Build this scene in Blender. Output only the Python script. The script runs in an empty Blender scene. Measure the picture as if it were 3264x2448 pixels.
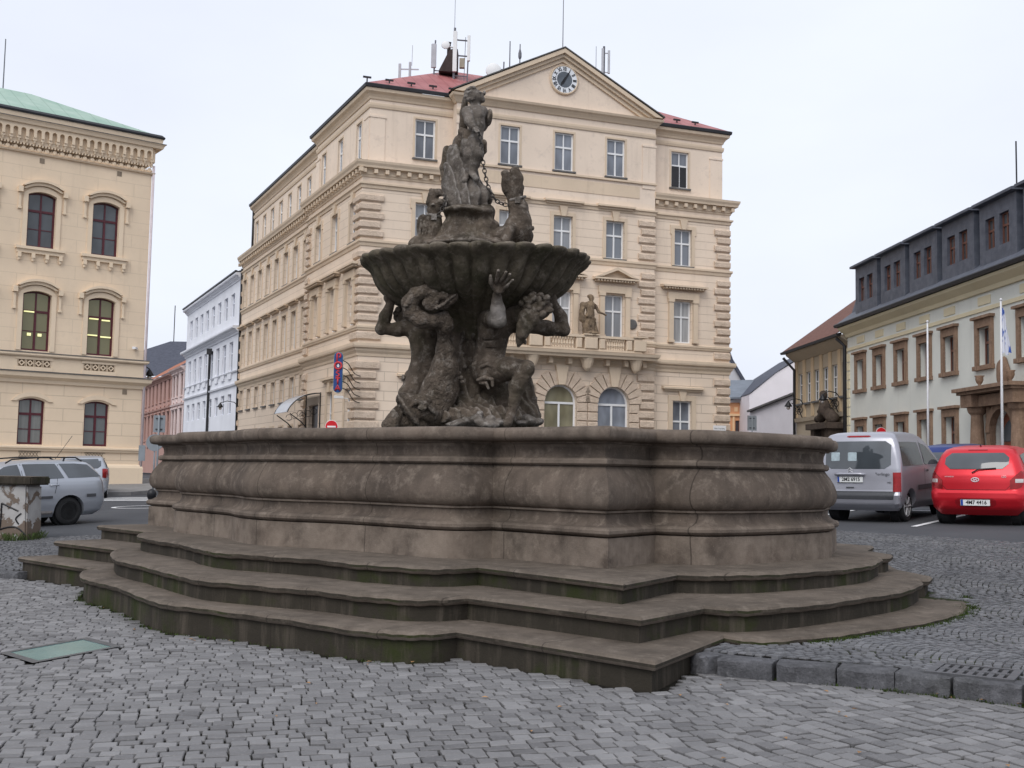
import bpy, bmesh, math, random
import numpy as np
from mathutils import Vector, Matrix
random.seed(11); rng = np.random.default_rng(11)
scene = bpy.context.scene
COL = scene.collection
PI = math.pi
sin, cos, rad = math.sin, math.cos, math.radians

# ------------------------------------------------------------ objects
def tag(o, label=None, cat=None, group=None, kind=None):
    if label: o['label'] = label
    if cat: o['category'] = cat
    if group: o['group'] = group
    if kind: o['kind'] = kind
    return o
def thing(name, label, cat, loc=(0, 0, 0), rz=0, group=None):
    o = bpy.data.objects.new(name, None); COL.objects.link(o)
    o.location = loc; o.rotation_euler = (0, 0, rz); o.empty_display_size = .3
    return tag(o, label, cat, group)
def wl(o):
    v = Vector((0, 0, 0))
    while o is not None: v += o.location; o = o.parent
    return v
def link(name, me, parent=None, loc=(0, 0, 0), rz=0):
    o = bpy.data.objects.new(name, me); COL.objects.link(o)
    o.location = loc; o.rotation_euler = (0, 0, rz); o.parent = parent
    return o
def dup(o, parent=None, loc=None, rz=None):
    c = o.copy(); COL.objects.link(c); c.parent = parent
    if loc is not None: c.location = loc
    if rz is not None: c.rotation_euler = (0, 0, rz)
    for ch in o.children: dup(ch, c)
    return c

class MB:
    def __init__(s, T=None): s.v = []; s.f = []; s.m = []; s.T = T
    def add(s, vs, fs, m=0):
        n = len(s.v)
        if s.T: vs = [s.T(*p) for p in vs]
        s.v += [tuple(p) for p in vs]; s.f += [tuple(n + i for i in f) for f in fs]; s.m += [m] * len(fs)
        return s
    def mark(s): s.marks = getattr(s, 'marks', []) + [(len(s.v), len(s.f))]; return s
    def build_each(s, name, mats, parent=None, **kw):   # one object per marked piece
        out = []; mk = s.marks + [(len(s.v), len(s.f))]
        for (v0, f0), (v1, f1) in zip(mk, mk[1:]):
            if f1 == f0: continue
            q = MB(); q.v = s.v[v0:v1]; q.f = [tuple(i - v0 for i in f) for f in s.f[f0:f1]]; q.m = s.m[f0:f1]; out.append(q.build(name, mats, parent, **kw))
        return out
    def box(s, x0, x1, y0, y1, z0, z1, m=0):
        return s.add([(x0, y0, z0), (x1, y0, z0), (x1, y1, z0), (x0, y1, z0), (x0, y0, z1), (x1, y0, z1), (x1, y1, z1), (x0, y1, z1)],
              [(0, 3, 2, 1), (4, 5, 6, 7), (0, 1, 5, 4), (1, 2, 6, 5), (2, 3, 7, 6), (3, 0, 4, 7)], m)
    def cham(s, x0, x1, y0, y1, z0, z1, c, m=0):   # block whose outer (y1) face is chamfered
        return s.add([(x0, y0, z0), (x1, y0, z0), (x1, y0, z1), (x0, y0, z1), (x0, y1 - c, z0), (x1, y1 - c, z0), (x1, y1 - c, z1), (x0, y1 - c, z1),
                      (x0 + c, y1, z0 + c), (x1 - c, y1, z0 + c), (x1 - c, y1, z1 - c), (x0 + c, y1, z1 - c)],
              [(0, 1, 5, 4), (1, 2, 6, 5), (2, 3, 7, 6), (3, 0, 4, 7), (4, 5, 9, 8), (5, 6, 10, 9), (6, 7, 11, 10), (7, 4, 8, 11), (8, 9, 10, 11), (0, 3, 2, 1)], m)
    def prism(s, poly, y0, y1, m=0):               # poly in (x,z), extruded along y
        n = len(poly)
        return s.add([(x, y0, z) for x, z in poly] + [(x, y1, z) for x, z in poly],
              [tuple(range(n)), tuple(range(2 * n - 1, n - 1, -1))] + [(i, i + n, (i + 1) % n + n, (i + 1) % n) for i in range(n)], m)
    def slab(s, poly, z0, z1, m=0):                # poly in (x,y)
        n = len(poly)
        return s.add([(x, y, z0) for x, y in poly] + [(x, y, z1) for x, y in poly],
              [tuple(range(n)), tuple(range(2 * n - 1, n - 1, -1))] + [(i, i + n, (i + 1) % n + n, (i + 1) % n) for i in range(n)], m)
    def tube(s, pts, r, n=8, m=0, cap=True):
        pts = [Vector(p) for p in pts]; k = len(pts)
        rs = list(r) if hasattr(r, '__len__') else [r] * k
        vs = []; up = Vector((0, 0, 1)); prev = None
        for i, p in enumerate(pts):
            d = (pts[min(i + 1, k - 1)] - pts[max(i - 1, 0)]).normalized()
            if prev is None:
                a = d.cross(up if abs(d.z) < .95 else Vector((1, 0, 0))).normalized()
            else: a = (prev - d * prev.dot(d)).normalized()
            prev = a; b = d.cross(a)
            for j in range(n):
                t = 2 * PI * j / n; vs.append(p + (a * cos(t) + b * sin(t)) * rs[i])
        fs = [(i * n + j, i * n + (j + 1) % n, (i + 1) * n + (j + 1) % n, (i + 1) * n + j) for i in range(k - 1) for j in range(n)]
        if cap: fs += [tuple(range(n - 1, -1, -1)), tuple(range((k - 1) * n, k * n))]
        return s.add(vs, fs, m)
    def lathe(s, prof, c=(0, 0, 0), n=20, m=0, ax='z'):
        vs = []
        for r, h in prof:
            for j in range(n):
                t = 2 * PI * j / n; a, b = r * cos(t), r * sin(t)
                vs.append({'z': (c[0] + a, c[1] + b, c[2] + h), 'y': (c[0] + a, c[1] + h, c[2] + b), 'x': (c[0] + h, c[1] + a, c[2] + b)}[ax])
        k = len(prof)
        fs = [(i * n + j, i * n + (j + 1) % n, (i + 1) * n + (j + 1) % n, (i + 1) * n + j) for i in range(k - 1) for j in range(n)]
        fs += [tuple(range(n - 1, -1, -1)), tuple(range((k - 1) * n, k * n))]
        return s.add(vs, fs, m)
    def sweep(s, path, prof, side=1, closed=False, m=0):   # path [(x,y)], prof [(d,z)] closed outline, d outwards
        P = [np.array(p, float) for p in path]; n = len(P); k = len(prof); vs = []
        for i in range(n):
            dirs = []
            for a, b in ((i - 1, i), (i, i + 1)):
                if not closed and (a < 0 or b >= n): continue
                d = P[b % n] - P[a % n]; d = d / np.hypot(*d); dirs.append(np.array([d[1], -d[0]]) * side)
            nn = dirs[0] if len(dirs) == 1 else (dirs[0] + dirs[1])
            if len(dirs) == 2:
                nn = nn / np.hypot(*nn); nn = nn / max(nn @ dirs[0], .4)
            for d, z in prof: vs.append((P[i][0] + nn[0] * d, P[i][1] + nn[1] * d, z))
        T, s.T = s.T, None
        fs = [(i * k + j, i * k + (j + 1) % k, ((i + 1) % n) * k + (j + 1) % k, ((i + 1) % n) * k + j) for i in range(n if closed else n - 1) for j in range(k)]
        if not closed: fs += [tuple(range(k)), tuple(range(n * k - 1, (n - 1) * k - 1, -1))]
        s.add(vs, fs, m); s.T = T
        return s
    def mesh(s, name, mats, off=Vector((0, 0, 0)), smooth=False, bevel=0, recalc=True, auto=None):
        me = bpy.data.meshes.new(name)
        me.from_pydata([(x - off[0], y - off[1], z - off[2]) for x, y, z in s.v], [], s.f)
        for mt in (mats if isinstance(mats, (list, tuple)) else [mats]): me.materials.append(mt)
        me.polygons.foreach_set('material_index', s.m)
        if recalc or bevel:
            bm = bmesh.new(); bm.from_mesh(me)
            if bevel:
                bmesh.ops.remove_doubles(bm, verts=bm.verts, dist=1e-5)
            bmesh.ops.recalc_face_normals(bm, faces=bm.faces)
            if bevel:
                es = [e for e in bm.edges if len(e.link_faces) == 2 and e.calc_face_angle(0) > .5]
                bmesh.ops.bevel(bm, geom=es, offset=bevel, segments=2, affect='EDGES', clamp_overlap=True)
            bm.to_mesh(me); bm.free()
        if smooth or auto:
            me.polygons.foreach_set('use_smooth', [True] * len(me.polygons))
            if auto:
                bm = bmesh.new(); bm.from_mesh(me)
                for e in bm.edges:
                    if len(e.link_faces) == 2 and e.calc_face_angle(0) > auto: e.smooth = False
                bm.to_mesh(me); bm.free()
        me.update()
        return me
    def build(s, name, mats, parent=None, world=True, **kw):
        off = wl(parent) if (parent is not None and world) else Vector((0, 0, 0))
        return link(name, s.mesh(name, mats, off, **kw), parent)

# ------------------------------------------------------------ materials
def srgb(r, g, b):
    f = lambda c: (c / 255) / 12.92 if c <= 10 else ((c / 255 + .055) / 1.055) ** 2.4
    return (f(r), f(g), f(b))
class NT:
    def __init__(s, name):
        s.mat = bpy.data.materials.new(name); s.mat.use_nodes = True
        s.t = s.mat.node_tree; s.n = s.t.nodes; s.l = s.t.links
        s.b = s.n['Principled BSDF']; s.tc = s.n.new('ShaderNodeTexCoord')
    def new(s, ty, **kw):
        o = s.n.new(ty)
        for k, v in kw.items(): setattr(o, k, v)
        return o
    def put(s, sock, v):
        if isinstance(v, bpy.types.NodeSocket): s.l.new(v, sock)
        elif v is not None:
            if hasattr(v, '__len__') and len(v) == 3 and len(sock.default_value) == 4: v = (*v, 1)
            sock.default_value = v
    def noise(s, scale, detail=4, rough=.55, vec=None, sc=(1, 1, 1), dist=0):
        mp = s.new('ShaderNodeMapping'); s.l.new(vec or s.tc.outputs['Object'], mp.inputs[0]); mp.inputs['Scale'].default_value = sc
        o = s.new('ShaderNodeTexNoise'); s.l.new(mp.outputs[0], o.inputs['Vector'])
        o.inputs['Scale'].default_value = scale; o.inputs['Detail'].default_value = detail; o.inputs['Roughness'].default_value = rough; o.inputs['Distortion'].default_value = dist
        return o.outputs['Fac']
    def ramp(s, f, a, b, lo=0, hi=1):
        o = s.new('ShaderNodeMapRange', clamp=True); s.l.new(f, o.inputs['Value'])
        for k, v in (('From Min', a), ('From Max', b), ('To Min', lo), ('To Max', hi)): o.inputs[k].default_value = v
        return o.outputs[0]
    def mix(s, f, a, b, bt='MIX'):
        o = s.new('ShaderNodeMix', data_type='RGBA', blend_type=bt)
        s.put(o.inputs['Factor'], f); s.put(o.inputs['A'], a); s.put(o.inputs['B'], b)
        return o.outputs['Result']
    def math(s, op, a, b=None, c=None):
        o = s.new('ShaderNodeMath', operation=op)
        for i, v in enumerate((a, b, c)):
            if v is not None: s.put(o.inputs[i], v)
        return o.outputs[0]
    def bump(s, h, strength=.3, dist=.02, normal=None):
        o = s.new('ShaderNodeBump'); s.l.new(h, o.inputs['Height'])
        o.inputs['Strength'].default_value = strength; o.inputs['Distance'].default_value = dist
        if normal: s.l.new(normal, o.inputs['Normal'])
        return o.outputs[0]
    def xyz(s):
        o = s.new('ShaderNodeSeparateXYZ'); s.l.new(s.tc.outputs['Object'], o.inputs[0]); return o.outputs
    def fin(s, col, rough=.8, normal=None, metal=0, spec=.3, coat=0):
        s.put(s.b.inputs['Base Color'], col); s.put(s.b.inputs['Roughness'], rough); s.b.inputs['Metallic'].default_value = metal
        s.b.inputs['Specular IOR Level'].default_value = spec; s.b.inputs['Coat Weight'].default_value = coat
        s.b.inputs['Coat Roughness'].default_value = .04
        if normal: s.l.new(normal, s.b.inputs['Normal'])
        return s.mat
def sc3(c, k): return tuple(min(1, x * k) for x in c)
def plain(name, col, rough=.6, var=.12, scale=4, bump=.1, bscale=40, metal=0, spec=.3, coat=0):
    t = NT(name)
    c = t.mix(t.ramp(t.noise(scale), .3, .7), sc3(col, 1 - var), sc3(col, 1 + var))
    nm = t.bump(t.noise(bscale), bump, .01) if bump else None
    return t.fin(c, rough, nm, metal, spec, coat)
def plaster(name, col, groove=0, gpos=0, joint=0, stain=.25, zlo=-9, zhi=99, gs=.5):   # painted render with optional ashlar lines
    t = NT(name)
    c = t.mix(t.ramp(t.noise(.55, 5, .6), .3, .7), sc3(col, .93), sc3(col, 1.06))
    c = t.mix(t.ramp(t.noise(2.2, 6, .7), .52, .75, 0, stain), c, (col[0] * .66, col[1] * .66, col[2] * .68))
    c = t.mix(t.ramp(t.noise(1.0, 4, .6, sc=(2.6, 2.6, .18)), .56, .8, 0, stain * .9), c, (col[0] * .62, col[1] * .6, col[2] * .58))
    h = t.noise(30, 4)
    nm = t.bump(h, .12, .01)
    if groove:
        x, y, z = t.xyz()
        zz = t.math('DIVIDE', t.math('SUBTRACT', z, gpos), groove); fr = t.math('FRACT', zz)
        g = t.math('LESS_THAN', fr, .045 / groove * .7)
        if joint:
            row = t.math('FLOOR', zz); sh = t.math('MULTIPLY', t.math('MODULO', row, 2.0), .5)
            al = t.math('ADD', t.math('MULTIPLY', x, .95), t.math('MULTIPLY', y, .31))
            v = t.math('LESS_THAN', t.math('FRACT', t.math('ADD', t.math('DIVIDE', al, joint), sh)), .03 / joint)
            g = t.math('MAXIMUM', g, v)
        g = t.math('MULTIPLY', g, t.math('MULTIPLY', t.math('GREATER_THAN', z, zlo), t.math('LESS_THAN', z, zhi)))
        c = t.mix(t.math('MULTIPLY', g, gs), c, sc3(col, .45))
        nm = t.bump(t.math('SUBTRACT', 1.0, g), 1.4 * gs, .03, nm)
    return t.fin(c, .88, nm, spec=.15)
def glassmat(name, col, rough=.06, spec=.7, var=.3):
    t = NT(name)
    oi = t.new('ShaderNodeObjectInfo')
    k = t.math('ADD', t.math('MULTIPLY', oi.outputs['Random'], var * 2), 1 - var)
    n = t.ramp(t.noise(1.3, 2, vec=t.tc.outputs['Object'], sc=(1, 1, .5)), .35, .65, .7, 1.25)
    c = t.mix(1.0, col, t.math('MULTIPLY', k, n), 'MULTIPLY')
    return t.fin(c, rough, t.bump(t.noise(2.5, 2), .04, .02), 0, spec)
def curtainmat(name, col, dark):      # pane with a light net curtain behind it
    t = NT(name); oi = t.new('ShaderNodeObjectInfo')
    f = t.ramp(t.noise(9, 2, sc=(1, 1, .05)), .3, .7)
    c = t.mix(f, sc3(col, .72), col)
    c = t.mix(t.ramp(oi.outputs['Random'], .35, .75), c, dark)
    return t.fin(c, .07, t.bump(t.noise(2.5, 2), .04, .02), 0, .7)

# ------------------------------------------------------------ ground heights
def zu(x, y):
    b = .2 * math.exp(-((x - 4.8) ** 2 + (y - 12) ** 2) / 12.5)
    b += .1 * math.exp(-((x + 7.6) ** 2 + (y - 16.6) ** 2) / 5)
    return -.067 + .033 * max(-24, min(15, x)) + .026 * min(58, y) - b
def zl(x, y): return -.257 + .033 * max(-24, min(15, x)) + .026 * min(58, y)
# ------------------------------------------------------------ sculpting
def vnoise(x, y, z, f, seed=0):
    T = np.random.default_rng(seed).random((32, 32, 32)).astype(np.float32)
    def sp(a):
        a = a * f; i = np.floor(a).astype(int); u = (a - i).astype(np.float32); return i, u * u * (3 - 2 * u)
    (i, u), (j, v), (k, w) = sp(x), sp(y), sp(z); r = 0
    for a in (0, 1):
        for b in (0, 1):
            for c in (0, 1):
                r = r + T[(i + a) % 32, (j + b) % 32, (k + c) % 32] * (u if a else 1 - u) * (v if b else 1 - v) * (w if c else 1 - w)
    return r - .5
def sdf(prims, vox=.018, amp=.006, freq=9, fold=0, chips=0, crag=0, seed=3):
    lo = np.full(3, 1e9); hi = -lo
    for p in prims:
        if p[0].startswith('-'): continue
        if p[0] == 'c':
            a = np.array(p[1:4]); b = np.array(p[5:8]); r = max(p[4], p[8])
            lo = np.minimum(lo, np.minimum(a, b) - r); hi = np.maximum(hi, np.maximum(a, b) + r)
        else:
            a = np.array(p[1:4]); r = max(p[4:7]); lo = np.minimum(lo, a - r); hi = np.maximum(hi, a + r)
    lo -= .1; hi += .1
    n = np.ceil((hi - lo) / vox).astype(int) + 1
    ax = [lo[i] + vox * np.arange(n[i]) for i in range(3)]
    D = np.full(n, 1.0, np.float32)
    for p in prims:
        neg = p[0].startswith('-'); k = max(p[-1], 1e-3)
        if p[0].endswith('c'):
            a = np.array(p[1:4]); b = np.array(p[5:8]); r1, r2 = p[4], p[8]; R = max(r1, r2) + k * 2 + .05
            l, h = np.minimum(a, b) - R, np.maximum(a, b) + R
        else:
            a = np.array(p[1:4]); R = max(p[4:7]) + k * 2 + .05; l, h = a - R, a + R
        sl = tuple(slice(max(0, int((l[i] - lo[i]) / vox)), max(0, int((h[i] - lo[i]) / vox) + 2)) for i in range(3))
        X, Y, Z = np.meshgrid(ax[0][sl[0]], ax[1][sl[1]], ax[2][sl[2]], indexing='ij', sparse=True)
        if p[0].endswith('c'):
            d = b - a; L = d @ d + 1e-9
            t = np.clip(((X - a[0]) * d[0] + (Y - a[1]) * d[1] + (Z - a[2]) * d[2]) / L, 0, 1)
            q = np.sqrt((X - a[0] - d[0] * t) ** 2 + (Y - a[1] - d[1] * t) ** 2 + (Z - a[2] - d[2] * t) ** 2) - (r1 + (r2 - r1) * t)
        else:
            x, y, z = X - a[0], Y - a[1], Z - a[2]; an = p[7]; ca, sa = cos(an), sin(an)
            u = x * ca + z * sa; w = -x * sa + z * ca; rx, ry, rz = p[4:7]
            k0 = np.sqrt((u / rx) ** 2 + (y / ry) ** 2 + (w / rz) ** 2) + 1e-6
            k1 = np.sqrt((u / rx ** 2) ** 2 + (y / ry ** 2) ** 2 + (w / rz ** 2) ** 2) + 1e-6
            q = k0 * (k0 - 1) / k1
        o = D[sl]
        if neg:
            q = -q; hh = np.maximum(k - np.abs(o - q), 0) / k; D[sl] = np.maximum(o, q) + hh * hh * k * .25
        else:
            hh = np.maximum(k - np.abs(o - q), 0) / k; D[sl] = np.minimum(o, q) - hh * hh * k * .25
    X, Y, Z = np.meshgrid(*ax, indexing='ij', sparse=True)
    if amp: D += amp * 2 * vnoise(X, Y, Z, freq, seed) + amp * vnoise(X, Y, Z, freq * 2.3, seed + 1)
    if fold:
        w = vnoise(X, Y, Z, 2.5, seed + 5)
        D += fold * np.sin((X * 38 + Y * 30) + 9 * w + Z * 4)
    if crag: D += crag * (1.6 * np.abs(vnoise(X + .02 * Z, Y, Z * .8, 3.6, seed + 3)) + .9 * np.abs(vnoise(X, Y, Z, 8, seed + 4)) - .35)
    if chips: D += chips * np.maximum(0, vnoise(X, Y, Z, 6, seed + 2) * 2 - .35)
    # surface nets
    S = D < 0; sh = tuple(m - 1 for m in D.shape); cnt = np.zeros(sh, int)
    cs = [(a, b, c) for a in (0, 1) for b in (0, 1) for c in (0, 1)]
    vw = lambda A, o: A[o[0]:o[0] + sh[0], o[1]:o[1] + sh[1], o[2]:o[2] + sh[2]]
    for o in cs: cnt += vw(S, o)
    act = (cnt > 0) & (cnt < 8); ids = np.argwhere(act); idx = np.full(sh, -1); idx[act] = np.arange(len(ids))
    acc = np.zeros((len(ids), 3)); num = np.zeros(len(ids))
    for i, o in enumerate(cs):
        for q in cs[i + 1:]:
            if sum(abs(a - b) for a, b in zip(o, q)) != 1: continue
            da, db = vw(D, o)[act], vw(D, q)[act]; m = (da < 0) != (db < 0); t = np.where(m, da / np.where(m, da - db, 1), 0)
            pos = np.array(o) + t[:, None] * (np.array(q) - np.array(o)); acc[m] += pos[m]; num[m] += 1
    V = lo + vox * (ids + acc / num[:, None])
    Fs = []
    for axn in range(3):
        o = [0, 0, 0]; o[axn] = 1; b, c = [(1, 2), (2, 0), (0, 1)][axn]
        A = S[tuple(slice(0, D.shape[i] - 1) if i == axn else slice(1, D.shape[i] - 1) for i in range(3))]
        B = S[tuple(slice(1, D.shape[i]) if i == axn else slice(1, D.shape[i] - 1) for i in range(3))]
        e = np.argwhere(A != B); e2 = e + 1; e2[:, axn] -= 1
        fl = A[tuple(e.T)]
        def cell(db, dc):
            q = e2.copy(); q[:, b] += db; q[:, c] += dc; return idx[tuple(q.T)]
        Q = np.stack([cell(-1, -1), cell(0, -1), cell(0, 0), cell(-1, 0)], 1)
        Q[~fl] = Q[~fl][:, ::-1]; Fs.append(Q)
    return V, np.concatenate(Fs)
def npmesh(name, V, Fq, mat, smooth=True):
    me = bpy.data.meshes.new(name); nf, k = Fq.shape
    me.vertices.add(len(V)); me.vertices.foreach_set('co', np.asarray(V, np.float32).ravel())
    me.loops.add(nf * k); me.loops.foreach_set('vertex_index', Fq.astype(np.int32).ravel())
    me.polygons.add(nf); me.polygons.foreach_set('loop_start', np.arange(0, nf * k, k, dtype=np.int32))
    me.update(calc_edges=True); me.validate()
    me.polygons.foreach_set('use_smooth', [smooth] * len(me.polygons))
    me.materials.append(mat); return me
def textmesh(name, s, size, mat, parent=None, loc=(0, 0, 0), rot=(PI / 2, 0, 0), ext=.004, bev=0, align='CENTER', off=0, sx=1):
    cu = bpy.data.curves.new(name, 'FONT'); cu.body = s; cu.size = size; cu.extrude = ext; cu.bevel_depth = bev; cu.align_x = align; cu.align_y = 'CENTER'; cu.offset = off; cu.resolution_u = 3
    o = bpy.data.objects.new(name + '_curve', cu); COL.objects.link(o)
    dg = bpy.context.evaluated_depsgraph_get(); me = bpy.data.meshes.new_from_object(o.evaluated_get(dg))
    bpy.data.objects.remove(o); me.materials.clear(); me.materials.append(mat); me.name = name
    p = link(name, me, parent, loc); p.rotation_euler = rot; p.scale = (sx, 1, 1); return p
def catmull(P, n=8):
    P = [np.array(p, float) for p in P]; out = []
    for i in range(len(P) - 1):
        p0 = P[max(i - 1, 0)]; p1 = P[i]; p2 = P[i + 1]; p3 = P[min(i + 2, len(P) - 1)]
        for k in range(n):
            t = k / n; out.append(.5 * (2 * p1 + (p2 - p0) * t + (2 * p0 - 5 * p1 + 4 * p2 - p3) * t * t + (3 * p1 - p0 - 3 * p2 + p3) * t ** 3))
    out.append(P[-1]); return out
def inside(poly, X, Y):
    r = np.zeros(np.shape(X), bool); n = len(poly); j = n - 1
    for i in range(n):
        xi, yi = poly[i]; xj, yj = poly[j]
        c = ((yi > Y) != (yj > Y)) & (X < (xj - xi) * (Y - yi) / (yj - yi + 1e-12) + xi); r ^= c; j = i
    return r
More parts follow.
